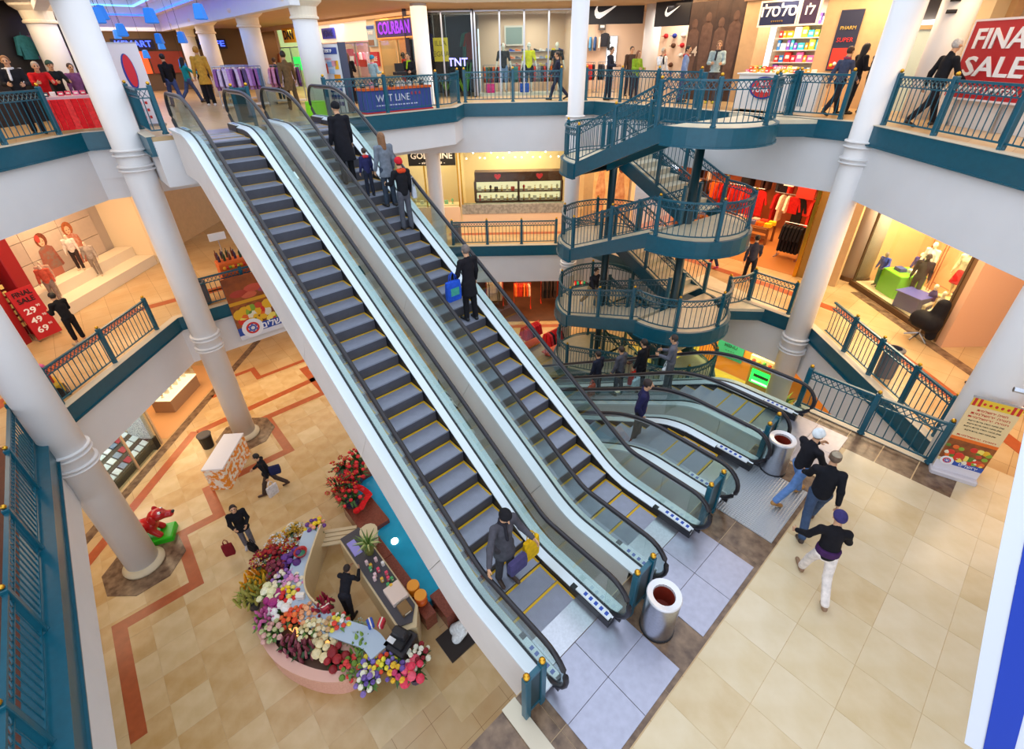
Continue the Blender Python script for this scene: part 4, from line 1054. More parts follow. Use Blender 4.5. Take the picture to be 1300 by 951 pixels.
def carton(fr, x, y, z, w, d, h, col, label, group, name='goods_box', cat='box'):
    k_ = (col, round(w, 2), round(h, 2), round(d, 2))
    if k_ not in _bm:
        m = MB().bbox(-w / 2, w / 2, -d / 2, d / 2, 0, h, .008); m.mi = 1; m.box(-w * .3, w * .3, -d / 2 - .003, -d / 2 + .001, h * .35, h * .7)
        _bm[k_] = m.mesh(name, [paint(col, .4), paint('f2ead8', .5)])
    return tag(ob(name, _bm[k_], None, fr.p(x, y, z), fr.a), cword(col) + ' ' + label, cat, group)
def rack(fr, x0, x1, y, h, label, mat=None, name='clothes_rack'):
    t = lthing(fr, name, label, 'rack', (x0 + x1) / 2, y); w = (x1 - x0) / 2; mat = mat or STEEL
    for s in (-1, 1):
        MB().tube([(s * w, 0, .03), (s * w, 0, h)], .018, 8).build('upright', mat, t)
        MB().box(s * w - .03, s * w + .03, -.25, .25, 0, .035).build('foot', mat, t)
    MB().tube([(-w, 0, h), (w, 0, h)], .016, 8).build('rail', mat, t)
    return t
def shelves(fr, x0, x1, y0, y1, zs, h, label, mat, back=True, name='shelf_unit'):
    t = lthing(fr, name, label, 'shelf', 0, 0, 0)
    for x in (x0, x1): MB().box(x - .02, x + .02, y0, y1, 0, h).build('side_panel', mat, t)
    for z in zs: MB().box(x0, x1, y0, y1, z - .025, z).build('shelf_board', mat, t)
    if back: MB().box(x0, x1, y1 - .02, y1, 0, h).build('back_panel', mat, t)
    return t
def spot(loc, power, color=WARM, size=.5): return area('shop_spotlight', loc, size, power, color)
PEACH = M('peach_wall', 'e8cbb0', .6); TAN = M('tan_wall', 'c8a478', .6, var=.05); DARKW = M('dark_wall', '1a1820', .5); CREAMW = M('cream_wall', 'e6d6b8', .6)
WOOD = M('brown_wood', '8a5630', .45, col2='6e4224', scale=4); DKWOOD = M('dark_wood_floor', '5a3420', .35, col2='482818', scale=3)
rnd = random.Random(11)

# ================= top floor, back row (y = 23)
f = F_B3
wall(f, 'wall_back', PEACH, -1.3, 3.0, 3.6, 3.8, 0, 3.15)
wall(f, 'wall_back', PEACH, 3.0, 6.6, 3.6, 3.8, 0, 3.15)
wall(f, 'wall_back', DARKW, -3.9, -1.35, 3.0, 3.2, 0, 3.15)
wall(f, 'wall_side', DARKW, -1.42, -1.34, .0, 3.2, 0, 3.15)
wall(f, 'wall_side', PEACH, 2.75, 2.9, 0, 3.6, 0, 3.15)
wall(f, 'wall_side', M('purple_dark', '241a30', .5), -4.05, -3.9, -.6, 3.2, 0, 3.15)
window(f, -3.85, -1.4, .05, 3.1, 2); window(f, -1.28, 2.72, .05, 3.1, 4)
t = sign(f, 'yellow poster with dark block lettering inside the dark shop window', -3.05, -2.45, 1.35, 2.2, .35, 'd8c020', [('ILLA', 0, .22, .26, '8a7a10'), ('EGUA', 0, -.16, .26, '8a7a10')], '8a7a10')
for x in (-.25, .25): MB().tube([(x, -.04, .4), (x, -.04, 1.37)], .006, 5).build('cord', STEEL, t)
t = lthing(f, 'neon_letters', 'violet glowing letters hanging in the dark shop window', 'sign', -2.1, .5, 1.3)
text('TNT', paint('9a8cff', .4, 2.5), t, (0, 0, 0), .42, bold=True)
for i, (x, z, c) in enumerate(((-1.95, .4, '7fa828'), (-1.75, 1.0, '4f9a48'), (-2.7, .3, '5a8c2c'))):
    t = lthing(f, 'potted_plant', ['spiky lime plant in the dark shop window', 'hanging green garland of cloth in the dark shop window', 'low spiky plant beside the silver post'][i], 'plant', x, .7, 0)
    MB().lathe([(.1, 0), (.14, .2), (.12, .2)], 10).build('pot', paint('2c2a30'), t)
    for k_ in range(9):
        a = k_ * .7; MB().tube([(0, 0, .18), (.1 * math.cos(a), .1 * math.sin(a), .18 + z * .6), (.25 * math.cos(a), .25 * math.sin(a), .3 + z)], [.03, .03, .005], 5).build('leaf', paint(c), t)
for x, c in ((-1.6, '8a3c2c'), (-1.75, '3c6a5a'), (-3.4, '2c2c5a')): garment(f, x, 1.4, 2.4, .4, c, 'long garment in the gloom of the dark shop', 'garments in the dark shop', True)
# sports shop interior
t = lthing(f, 'wall_screen', 'grey framed screen high on the peach sports shop wall', 'screen', .35, 3.5, 2.3)
MB().box(-.45, .45, -.08, 0, -.4, .4).build('frame', paint('c8c4bc'), t); MB().box(-.38, .38, -.09, -.08, -.33, .33).build('screen_face', paint('7a8a86', .2), t)
SC = ['b03a3a', '3c4a9a', 'd8d4d0', '5a5a62', 'e0d020', '2c2c34', 'c86a3c', '8a94a8']
for r in range(4):
    bd = lbox(f, 'wall_shelf', STEEL, .1, 2.7, 3.42, 3.6, .75 + r * .3, .77 + r * .3, label='slim wall shelf of sports shoes, %s row' % ['lowest', 'second', 'third', 'top'][r], cat='shelf', group='shoe wall shelves')
    for c in range(9): shoe(f, .25 + c * .29, 3.48, .77 + r * .3, SC[(r * 3 + c * 5) % 8], 'sports shoe displayed on the peach wall of the sports shop', 'shoes on the sports shop wall', rnd.uniform(-.5, .5))
for k_, (x0, x1) in enumerate(((-1.1, .0), (-.05, .9), (1.1, 2.4))):
    rack(f, x0, x1, 1.9 + .1 * k_, 1.15, ['steel rack of dark tops behind the capped mannequin', 'steel rack of olive and teal tops', 'steel rack of grey tops by the far mannequin'][k_])
    n = int((x1 - x0) / .11)
    for i in range(n): garment(f, x0 + .06 + i * .11, 1.9 + .1 * k_, 1.07, PI / 2 + rnd.uniform(-.15, .15), rnd.choice(['2c2c34', '5a5c34', '2a6a6a', 'b03c34', '7a7a80', '3c3c48', 'c8581c']), 'top hanging on a rack inside the sports shop', 'tops on the sports shop racks')
for (x, tp, lg, hr, lb) in ((-.15, '26262a', '6a86b4', ('cap', 'b83028'), 'white mannequin in a black tee and red cap'), (.95, 'd8d414', '20243c', None, 'white mannequin in a bright yellow tee and navy shorts'), (2.15, '2a2a30', '33343c', None, 'white mannequin in a black tee beside the white column')):
    m = person(lb, f.p(x, .75, .12), -90, 1.84, skin='e8e4dc', top=tp, legs=lg, shoe='c8b8b0', hair=None, hat=None, sleeve=.5, bare_legs=.75, mannequin=True, vox=.022, cat='mannequin', name='mannequin', armL=(3, 14, 8, 0), armR=(3, 14, 8, 0))
    if hr: MB().lathe([(.1, 0), (.1, .05), (.07, .1), (.01, .12)], 12).build('cap', cloth(hr[1]), m, (0, .0, 1.74))
lbox(f, 'display_plinth', paint('d8d0c4'), -1.2, 2.6, .3, 1.1, 0, .12, label='low pale display plinth under the sports shop mannequins', cat='plinth')
for x, c in ((-.75, 'd8287c'), (.75, '2050c0')): bag('magenta sports bag on the shop plinth' if c[0] == 'd' else 'royal blue sports bag on the shop plinth', f.p(x, .6, .12), 0, .4, .2, .35, c)
spot(f.p(.6, 1.8, 3.0), 90, NEUT, 2.5); spot(f.p(4.2, 1.8, 3.0), 80, NEUT, 2); spot(f.p(-2.5, 1.6, 3.0), 6, (.5, .7, 1), 1)
# first swoosh shop
t = sign(f, 'wide black sign with a white swoosh above the shop by the column', 3.1, 5.5, 2.55, 3.5, -.02, '14141c', None, 'ffffff')
o = swoosh(t, 1.1, -.09, paint('f0f0ee', .4, .3))
o.location = (-.25, 0, -.05)
for i, c in enumerate(['e8d8cc', 'c83c34', 'd8683c', '5a9ac8', '3c5a8a', 'e0c8b8', '2c2c34', '2c2c30']):
    garment(f, 3.3 + i * .22, 3.4, 2.2 if i not in (0, 6) else 2.35, 0 if i in (0, 6) else PI / 2 - .3, c, 'sports shirt hung on the wall of the first swoosh shop', 'shirts on the swoosh shop wall', sc=.9)
for x in (3.35, 4.45): carton(f, x, 3.35, 2.45, .32, .1, .28, '4a4644', 'framed picture block above the swoosh shop shirts', 'picture blocks in the swoosh shop', 'picture_block', 'picture')
t = lthing(f, 'light_panel', 'tall glowing mirror panel in the first swoosh shop', 'panel', 5.0, 3.5, 1.3); MB().box(-.22, .22, -.06, 0, -.9, .9).build('panel_face', paint('f4f8fa', .3, 1.2), t); MB().box(-.25, .25, -.04, .0, -.93, .93).build('panel_frame', STEEL, t)
for k_, x in enumerate((3.2, 4.1)):
    rack(f, x, x + .75, 1.6, 1.2, ['rack of red and black tops near the swoosh shop door', 'rack of dark tops near the glowing mirror'][k_])
    for i in range(6): garment(f, x + .08 + i * .12, 1.6, 1.12, PI / 2, rnd.choice(['c8342c', '26262c', 'd8c8c0', '3c3c44']), 'top on a rack in the first swoosh shop', 'tops on the swoosh shop racks')

# ================= top floor, right chamfer row
f = F_C3
wall(f, 'wall_back', PEACH, .2, 2.6, 1.6, 1.75, 0, 3.15)
wall(f, 'wall_side', TAN, 4.55, 5.1, -.12, .8, 0, 3.15)
wall(f, 'wall_back', CREAMW, 5.0, 7.2, 1.5, 1.65, 0, 3.15)
wall(f, 'wall_right', TAN, 7.0, 9.4, -.05, .2, 0, 3.15)
wall(f, 'wall_right', CREAMW, 9.9, 12.6, .0, .2, 0, 3.15)
wall(f, 'wall_right', paint('8a6a50'), 4.5, 12.6, -.25, .3, 2.95, 3.15)
t = sign(f, 'smaller black sign with a white swoosh beside the dark mural', 1.05, 2.5, 2.38, 3.25, -.02, '161219', None, 'ffffff')
swoosh(t, .62, -.09, paint('f0f0ee', .4, .3))
for r in range(5):
    for c in range(5):
        if (r + c) % 4 == 3: continue
        m = tag(ob('baseball_hat', None, None, f.p(.6 + c * .4, 1.5, .75 + r * .34), f.a), ['red', 'navy', 'white', 'brown'][(r * 2 + c) % 4] + ' sports cap on the wall beside the dark mural', 'cap', 'caps on the wall')
        MB().sph((0, 0, 0), (.1, .1, .09), 8, 5).build('crown', cloth(['b8282c', '2c3c8a', 'd8d4cc', '5a3c2c'][(r * 2 + c) % 4]), m); MB().box(-.08, .08, -.19, -.05, -.02, .0).build('brim', cloth(['b8282c', '2c3c8a', 'd8d4cc', '5a3c2c'][(r * 2 + c) % 4]), m)
# dark mural with generic players
t = lthing(f, 'wall_mural', 'dark brown mural of four tall sportsmen with a jersey number', 'mural', 3.52, -.02, 0)
for i in range(4): MB().box(-1.0 + i * .5, -.504 + i * .5, -.06, 0, 0, 3.05).build('mural_panel', M('mural_brown', '34231c', .5, col2='4a342a', scale=3), t)
for i in range(4):
    x = -.76 + i * .5; c1 = M('mural_figure', '6a4e40', .6, col2='54392e', scale=6)
    m = MB()
    def sil(pts, m=m, x=x, y=-.065): m.add([(x + a, y, b) for a, b in pts], [tuple(range(len(pts)))])
    hz = 2.45 + (.12 if i % 2 else -.05)
    sil([(.11 * math.cos(a_ * PI / 6), hz + .16 * math.sin(a_ * PI / 6)) for a_ in range(12)])
    sil([(-.05, hz - .1), (-.2, hz - .25), (-.23, hz - .75), (-.16, 1.0), (.16, 1.0), (.22, hz - .75), (.2, hz - .25), (.05, hz - .1)])
    sil([(-.16, 1.0), (-.2, .5), (-.02, .5), (0, .8), (.02, .5), (.2, .5), (.16, 1.0)])
    m.build('printed_figure', c1, t)
text('24', paint('c8b8a8'), t, (-.72, -.075, 1.55), .42, bold=True, ext=.004)
# gift and sweets shop
for r in range(6):
    sh = lbox(f, 'wall_shelf', paint('e8dcc8'), 5.15, 6.95, 1.2, 1.5, .45 + r * .36, .48 + r * .36, label=['lowest', 'second lowest', 'third', 'middle', 'second highest', 'highest'][r] + ' shelf board of bright toy boxes in the sweets shop', cat='shelf')
    x = 5.25
    while x < 6.85:
        w = rnd.choice([.1, .14, .18, .22]); h = rnd.uniform(.16, .3)
        carton(f, x + w / 2, 1.32, .48 + r * .36, w, .16, round(h, 1), rnd.choice(['e83c4c', 'f0a020', '3c8ad0', '50b858', 'e86aa8', 'f4e040', '8a5ac8', 'f4f0e8', 'd8342c', '40b8c8']), 'toy box on the shelves of the sweets shop', 'toy boxes in the sweets shop'); x += w + .02
for k_, x in enumerate((5.5, 6.3)):
    t = lthing(f, 'sweets_counter', ['brown sweets counter heaped with bright packets beneath the script sign', 'pale sweets counter heaped with bright packets next to the door'][k_], 'counter', x, -.35)
    MB().bbox(-.38, .38, -.3, .3, 0, .85, .02).build('body', WOOD if k_ == 0 else paint('e8e0d4'), t)
    for i in range(3): MB().box(-.36, .36, -.31 + i * .2, -.13 + i * .2, .85, .9 + i * .1).build('tier', paint('c83c34' if k_ == 0 else 'f0e8dc'), t)
    for i in range(9): carton(f, x - .3 + (i % 5) * .15, -.5 + (i // 5) * .25, .93 + (i // 5) * .1, .1, .08, .1, rnd.choice(['f0c020', 'e83c3c', '50b050', 'e878b0', 'f08030']), 'sweets packet on the tiered counters', 'sweets packets on the counters')
t = sign(f, 'navy sign with looping white script above the toy shelves', 5.2, 6.3, 2.25, 2.85, -.3, '1c2248', [(flip_text('סלסלו'), 0, .06, .42, 'f4f4f8'), ('* * * * * *', 0, -.22, .09, 'c8a040')], 'ffffff', edge='efe6d8')
t = sign(f, 'square plum sign with white script next to the navy script sign', 6.42, 6.9, 2.25, 2.85, -.3, '402c48', [(flip_text('לו'), 0, .04, .36, 'f4f4f8')], 'ffffff', edge='f0e8dc')
t = sign(f, 'white lightbox sign with red and yellow letters above the navy script sign', 5.2, 6.2, 2.98, 3.3, -.42, 'f0ece4', [('D', -.3, 0, .22, 'e83c3c'), ('O', -.05, 0, .22, 'f0b020'), ('C', .18, 0, .22, 'e8503c')], 'ff0000')
t = lthing(f, 'hanging_banner', 'tall dark banner with red lettering hung on the tan wall', 'banner', 7.75, -.08, 0)
MB().box(-.3, .3, -.03, 0, 1.0, 2.55).build('banner_cloth', paint('1f2440', .7), t); MB().box(-.26, .26, -.04, -.03, 1.05, 1.6).build('red_print', paint('c03428', .7), t)
text('SUPER', paint('d8342c'), t, (0, -.045, 1.8), .16, ext=.003); text('PHARM', paint('c8a84c'), t, (0, -.045, 2.1), .13, ext=.003)
for i in range(5): MB().sph((-.18 + i * .09, -.05, 1.15 + .04 * (i % 2)), .05, 8, 6).build('fruit_print', paint(['e8c83c', 'f0f0e8', 'd89030'][i % 3]), t)
t = sign(f, 'small blue glowing screen near the far doorway', 8.75, 9.25, 2.1, 2.5, -.1, '2a3cd8', [('2W', 0, 0, .28, 'c8d8ff')], 'ffffff', emit=1.5)
t = lthing(f, 'doorway', 'pale lit doorway past the hanging dark banner', 'door', 9.65, -.02, 0)
MB().box(-.4, .4, 0, .06, 0, 2.0).build('door_leaf', paint('c8d8d0', .3), t); MB().box(-.45, -.4, -.05, .08, 0, 2.1).box(.4, .45, -.05, .08, 0, 2.1).box(-.45, .45, -.05, .08, 2.0, 2.1).build('door_frame', TAN, t)
spot(f.p(1.6, .8, 3.0), 55, NEUT, 1.5); spot(f.p(6.0, .3, 2.9), 75, NEUT, 1.5); spot(f.p(8.5, -1, 3.0), 40, WARM, 1)
# oval-signed counter behind the stair head
t = thing('kiosk_counter', 'white counter with a red and blue oval sign behind the stair head', 'counter', (8.25, 16.15, Z3), UD)
MB().bbox(-1.2, 1.2, -.3, .3, 0, .95, .02).build('body', paint('ece6e0'), t); MB().box(-1.25, 1.25, -.35, .35, .95, .99).build('worktop', paint('f4f0ea'), t)
o = MB().lathe([(.42, 0), (.42, .02)], 28).build('oval_badge', paint('2c3c98'), t, (-.35, -.33, .6)); o.rotation_euler = (PI / 2, 0, 0); o.scale = (1, .72, 1)
o = MB().lathe([(.36, 0), (.36, .03)], 28).build('oval_badge_centre', paint('d83030'), t, (-.35, -.33, .6)); o.rotation_euler = (PI / 2, 0, 0); o.scale = (1, .72, 1)
text('BUS', paint('f4f0f0'), t, (-.35, -.37, .71), .17, bold=True); text('PUNKT', paint('f4f0f0'), t, (-.35, -.37, .54), .19, bold=True)
m = MB()
for i in range(9): m.box(.35 + i * .06, .38 + i * .06, -.315, -.3, .15, .8)
m.build('striped_panel', paint('4a7a94'), t)
for i in range(12): carton(Fr((8.25, 16.15), UD, Z3), -1.0 + i * .17, rnd.uniform(-.15, .15), .99, .12, .1, .1, rnd.choice(['f0c020', 'e8a030', 'd83c3c', 'f0f0e0']), 'packet on the oval-signed counter', 'packets on the oval-signed counter')

# ================= top floor, right wall
f = F_R3
wall(f, 'wall_right', TAN, 1.2, 3.4, 0, .2, 0, 3.15); wall(f, 'wall_right', PEACH, 3.4, 12, .9, 1.1, 0, 3.15); wall(f, 'wall_side', paint('ddc9a0'), 2.6, 3.2, -.35, .1, 0, 3.15)
t = thing('sale_poster', 'large red poster announcing a final sale in white capitals', 'poster', (10.35, 11.5, Z3), -PI / 2)
MB().box(-.92, .92, -.03, .03, .6, 2.06).build('poster_board', paint('b81420', .45), t)
m = MB()
for a in ((-.95, .95, 2.06, 2.1), (-.95, .95, .56, .6), (-.95, -.91, .6, 2.06), (.91, .95, .6, 2.06)): m.box(a[0], a[1], -.04, .04, a[2], a[3])
m.build('white_border', paint('e8dcdc'), t)
for s in (-1, 1): MB().box(s * .6 - .03, s * .6 + .03, -.02, .02, 0, .6).build('stand_leg', STEEL, t)
text('FINAL', paint('f0eeee'), t, (0, -.04, 1.72), .52, bold=True, width=1.55); text('SALE', paint('f0eeee'), t, (-.02, -.04, 1.2), .52, bold=True, width=1.5); text('HURRY LIMITED', paint('f0eeee'), t, (0, -.04, .76), .17, bold=True, width=1.5)
t = thing('shop_counter', 'white shop counter with a row of red tickets below the sale poster', 'counter', (10.75, 10.9, Z3), -PI / 2)
MB().bbox(-1.9, 1.6, -.25, .25, 0, .72, .02).build('body', paint('e4e0dc'), t); MB().box(-1.95, 1.65, -.3, .3, .72, .76).build('worktop', paint('f0ece8'), t)
m = MB()
for i in range(14): m.box(-1.8 + i * .24, -1.66 + i * .24, -.262, -.25, .6, .68)
m.build('red_tickets', paint('c83038'), t)
t = thing('speaker_box', 'black loudspeaker box above the sale poster', 'speaker', (11.6, 12.2, Z3 + 2.35), -PI / 2); MB().bbox(-.4, .4, -.2, .2, 0, .4, .02).build('cabinet', BLACK, t); MB().lathe([(.13, 0), (.13, .02)], 14).build('cone', paint('2a2a30'), t, (0, -.2, .2)).rotation_euler = (PI / 2, 0, 0)
for i, (y_, z_) in enumerate(((13.2, 2.55), (13.2, 2.3))):
    t = thing('security_camera', ['upper black camera on the white column', 'small lower black camera on the white column'][i], 'camera', (10.4, 13.35, Z3 + z_), -.6); MB().lathe([(.06 - .02 * i, -.1), (.06 - .02 * i, .1)], 10).build('body', BLACK, t).rotation_euler = (0, PI / 2, 0); MB().box(-.02, .02, 0, .2, -.02, .02).build('bracket', BLACK, t)
# ================= top floor, left wall
f = F_L3
wall(f, 'wall_left', DARKW, 6, 19.2, 0, .15, 0, 3.15)
t = lthing(f, 'shop_sign', 'white letters on the black shop front behind the man in red', 'sign', 15.9, -.06, 1.25); text('YOU', paint('eceaf0', .4, .5), t, (0, 0, 0), .55, bold=True)
MB().box(-1.0, 1.0, .01, .07, -.5, .5).build('sign_board', paint('0e0d12'), t)
for i in range(5): garment(f, 16.9 + i * .3, -.15, 2.3, rnd.uniform(-.3, .3), ['2c6a74', '8a6a94', '24384a', '3c8a84', '6a4a70'][i], 'garment on the black shop front', 'garments on the black shop front')
# ================= hall, right side shops
f = F_H3
wall(f, 'wall_hall', CREAMW, 1, 4.2, 1.4, 1.6, 0, 3.15); wall(f, 'wall_hall', M('mint_wall', 'cfe6b4', .6), 4.2, 9.0, 2.2, 2.4, 0, 3.15); wall(f, 'wall_hall', M('pink_wall', 'ecc4c8', .6), 9.9, 15.7, 2.2, 2.4, 0, 3.15)
wall(f, 'wall_hall', M('salmon_wall', 'f0b080', .6), 16.5, 18.2, 1.0, 1.15, 0, 3.15); wall(f, 'wall_hall', M('salmon_wall', 'f0b080', .6), 18.2, 19.6, .42, .55, 0, 3.15)
for x0, x1 in ((9.0, 9.9), (15.6, 16.5), (3.9, 4.3)): wall(f, 'wall_pier', CREAMW, x0, x1, 0, 2.2, 0, 3.15)
wall(f, 'wall_hall', M('soffit_tan', 'c8a888', .6), 1, 19.7, -.1, .0, 2.95, 3.15)
sign(f, 'purple block-letter sign in an orange frame above the salmon shop', 16.75, 19.6, 2.25, 2.85, -.1, '3a2a78', [('COLRBAN', 0, 0, .6, '8a30e0', 2.5)], '8030e0', edge='f0b060', emit=.6)
sign(f, 'dark blue sign on the glass above the pink shop', 10.9, 12.3, 2.35, 2.8, -.02, '2430a8', [('VERNE', 0, 0, .4, '10186a', 1.2)], '10186a')
sign(f, 'yellow and black sign on the mint shop front', 5.4, 7.2, 2.3, 3.0, -.02, 'f0b01c', [('DAN', 0, 0, .62, '141414', 1.4)], '141414')
lbox(f, 'lightbox', M('mint_light', 'c4e8a8', .5, emit=.5), 4.36, 8.9, .02, .1, 2.15, 3.1, label='glowing mint lightbox behind the yellow and black sign', cat='lightbox')
lbox(f, 'lightbox', M('cream_light', 'f0e0cc', .5, emit=.4), 9.95, 15.5, .02, .1, 2.2, 3.1, label='glowing cream lightbox behind the dark blue sign', cat='lightbox')
window(f, 4.3, 8.9, .05, 2.1, 3); window(f, 9.95, 15.5, .05, 2.15, 4); window(f, 16.55, 19.5, .05, 2.2, 2, frame=paint('f0c890'))
sign(f, 'red sale poster on the pier between the pink and salmon shops', 15.7, 16.4, 1.2, 1.75, -.02, 'b83040', [('SALE', 0, 0, .24, 'f0e4e4', .55)], 'ffffff')
t = sign(f, 'blue and white travel poster on the pier above the red sale poster', 15.7, 16.4, 1.95, 2.75, -.02, 'a8c8e4', [('WNY', 0, .1, .22, 'f8f8ff', .5)], 'ffffff'); MB().box(-.33, .33, -.1, -.08, .25, .36).build('blue_strip', paint('2050c0'), t); MB().box(-.3, .2, -.1, -.08, -.36, -.15).build('photo_print', paint('8a6a5a'), t)
for i, (x, z, c) in enumerate(((11.0, 1.7, 'e07090'), (13.0, 1.75, 'e87898'), (14.2, 1.3, 'c83040'), (12.0, 1.2, 'f4e4e8'))): sign(f, ['pink sale placard near the hall end of the pink shop', 'rose sale placard mid-window in the pink shop', 'crimson placard at the pier side of the pink shop', 'pale placard low in the pink shop window'][i], x - .3, x + .3, z - .15, z + .15, .3, c, None, 'ffffff', name='placard', cat='placard')
for i in range(14): garment(f, 10.2 + i * .38, 1.4, 1.75, .3 * math.sin(i), rnd.choice(['f0c8d4', 'e890a8', 'f4f0f0', 'd84868', 'c8a8c0']), 'garment in the pink shop', 'garments in the pink shop')
for i in range(10): garment(f, 4.6 + i * .42, 1.3, 1.9, .3 * math.cos(i), rnd.choice(['40c840', 'f0d040', 'e85030', '3c88c8', 'f0f0e8', '20a860']), 'garment hung in the mint shop', 'garments in the mint shop')
lbox(f, 'lit_showcase', M('green_glow', '30d860', .5, emit=1.2), 4.6, 5.6, .5, .6, .9, 1.6, label='glowing green display panel in the mint shop window', cat='panel')
for i in range(8): garment(f, 1.3 + i * .34, .9, 1.8, .2, rnd.choice(['c87850', 'a85a3c', 'd8a878', '8a4c34']), 'garment in the shop at the end of the hall row', 'garments in the brown shop')
person('mannequin in a red dress in the salmon shop window', f.p(17.6, .5, .0), -150, 1.7, skin='2a2024', top='c83028', legs='c83028', skirt=.35, hair=None, mannequin=True, shoe=None, bare_legs=1, vox=.024, cat='mannequin', name='mannequin')
t = sign(f, 'poster of a dark-haired woman in red in the salmon shop window', 19.0, 19.75, .5, 1.9, .3, 'f0c8a0', [('COLLECTION', 0, .3, .08, 'a04038')], 'ffffff', name='fashion_poster', cat='poster')
MB().sph((0, -.1, .1), (.12, .02, .17), 10, 6).build('printed_face', paint('d8a488'), t); MB().sph((0, -.095, .18), (.14, .02, .15), 10, 6).build('printed_hair', paint('2a1a18'), t); MB().lathe([(.28, -.5), (.2, -.2), (.06, -.05)], 4, (0, -.1, 0)).build('printed_dress', paint('d83828'), t).scale = (1, .1, 1)
spot(f.p(17.5, .5, 2.9), 30, AMBER, 1.5); spot(f.p(12.5, 1, 2.9), 80, (1, .85, .85), 2.5); spot(f.p(6.5, 1, 2.9), 70, (.8, 1, .7), 2); spot(f.p(2.5, .8, 2.9), 35, AMBER, 1.5)
# end of the hall
f = F_E3
wall(f, 'wall_far', M('brown_wall', '6a5440', .6), -16, 10, 0, .3, 0, 3.6); wall(f, 'wall_left', TAN, -8.3, -8.0, -15, 0, 0, 3.15)
for i, (x, w, c, wd) in enumerate(((-2.2, 1.6, '2028c8', 'OO OO'), (-.2, 1.0, '3038d8', 'ABC'), (1.6, 2.0, '2028c8', 'KFMART'), (5.6, 1.6, '2038e0', 'CAFE'))):
    t = sign(f, ['blue neon sign with two yellow rings at the end of the hall', 'small blue neon sign at the end of the hall', 'long blue neon sign at the end of the hall', 'blue neon sign beside the colonnade'][i], x - w / 2, x + w / 2, 2.1, 2.6, -.1, '101840', [(wd, 0, 0, .42, '3c58ff', w * .85)], 'ffffff', emit=2)
for i, (x, c, e) in enumerate(((-2.5, 'e8c890', .6), (-.6, 'f0a030', .8), (1.2, 'e85828', .7), (3.0, '8a3020', .2))): lbox(f, 'menu_panel', M('menu_%d' % i, c, .5, emit=e), x - .85, x + .85, -.12, -.04, .9, 2.0, label=['cream lit menu panel', 'amber lit menu panel', 'orange lit menu panel', 'dark red panel'][i] + ' at the end of the hall', cat='panel')
# ---- things standing in the hall
def clothes_table(x, y, rz, cols, label, seed):
    t = thing('sale_rack', label, 'rack', (x, y, Z3), rz); r_ = random.Random(seed)
    for s in (-1, 1): MB().tube([(s * .8, 0, 0), (s * .8, 0, 1.35)], .02, 6).build('upright', STEEL, t)
    MB().tube([(-.8, 0, 1.35), (.8, 0, 1.35)], .018, 6).build('rail', STEEL, t); MB().box(-.8, .8, -.3, .3, .1, .14).build('base', paint('d8d4d0'), t)
    ff = Fr((x, y), rz, Z3)
    for i in range(12): garment(ff, -.72 + i * .13, 0, 1.28, PI / 2 + r_.uniform(-.2, .2), r_.choice(cols), 'garment on ' + label, label + ' garments', sc=1.1)
clothes_table(-9.9, 20.1, .4, ['8a5a9a', 'b088c8', '5a4a78', 'c8b8d8', '4a6a9a'], 'violet sale rack beside the gold figure', 1)
clothes_table(-9.0, 21.6, .2, ['8a4a8a', 'c890b8', 'd8d0e0', '5a3c70'], 'plum sale rack farther into the hall', 2)
clothes_table(-11.2, 23.2, .3, ['c8c0d0', '9a8ab0', 'd87890', 'e8e0e4'], 'pale sale rack in front of the red panel', 3)
t = thing('sale_table', 'red-draped table with a fringed top beside the roll-up banner', 'table', (*UV(-2.6, 15.4), Z3), VANG)
MB().box(-.8, .8, -.4, .4, .8, .86).build('table_top', paint('c8a0a8'), t)
for i in range(12): MB().bbox(-.8 + i * .134, -.67 + i * .134, -.43, -.37, .1, .8, .01).build('drape_fold', cloth('d81c24' if i % 3 else 'e83c3c'), t)
for i in range(10): carton(Fr(UV(-2.6, 15.4), VANG, Z3), -.7 + i * .155, rnd.uniform(-.25, .2), .86, .12, .1, .1, rnd.choice(['e878a0', 'f0e8e8', '3c3c44', 'd83c5c']), 'trinket box on the red-draped table', 'trinkets on the red table')
t = thing('roll_up_banner', 'tall white roll-up banner with a red and blue oval', 'banner', (*UV(-1.35, 15.3), Z3), VANG - .5)
MB().box(-.38, .38, -.012, .012, .06, 2.0).build('banner_sheet', paint('e6e4ee', .6), t); MB().bbox(-.4, .4, -.08, .08, 0, .07, .01).build('base', STEEL, t); MB().box(-.39, .39, -.02, .02, 2.0, 2.03).build('top_bar', STEEL, t)
o = MB().lathe([(.5, 0), (.5, .008)], 24).build('blue_oval', paint('2c3c9c'), t, (0, -.014, 1.35)); o.rotation_euler = (PI / 2, 0, 0); o.scale = (.3, .85, 1)
o = MB().lathe([(.45, 0), (.45, .012)], 24).build('red_oval', paint('d82c3c'), t, (.02, -.014, 1.37)); o.rotation_euler = (PI / 2, 0, 0); o.scale = (.26, .85, 1)
for i in range(9): MB().box(-.2 + (i % 3) * .14, -.14 + (i % 3) * .14, -.02, -.012, .2 + .18 * (i // 3), .27 + .18 * (i // 3)).build('red_motif', paint(['d83c4c', 'e890a0', 'c83030'][i % 3]), t)
t = thing('directory_board', 'white curved directory board with coloured squares beside the escalators', 'sign', (*UV(4.1, 14.6), Z3), UD + .35)
MB().prism([(-.5, -.1), (-.46, -.16), (.46, -.16), (.5, -.1), (.5, .12), (-.5, .12)], 0, 1.95).build('body', paint('dfe2ea'), t)
MB().box(-.52, -.48, -.17, .13, 0, 2.0).box(.48, .52, -.17, .13, 0, 2.0).build('side_rail', paint('3c4660'), t)
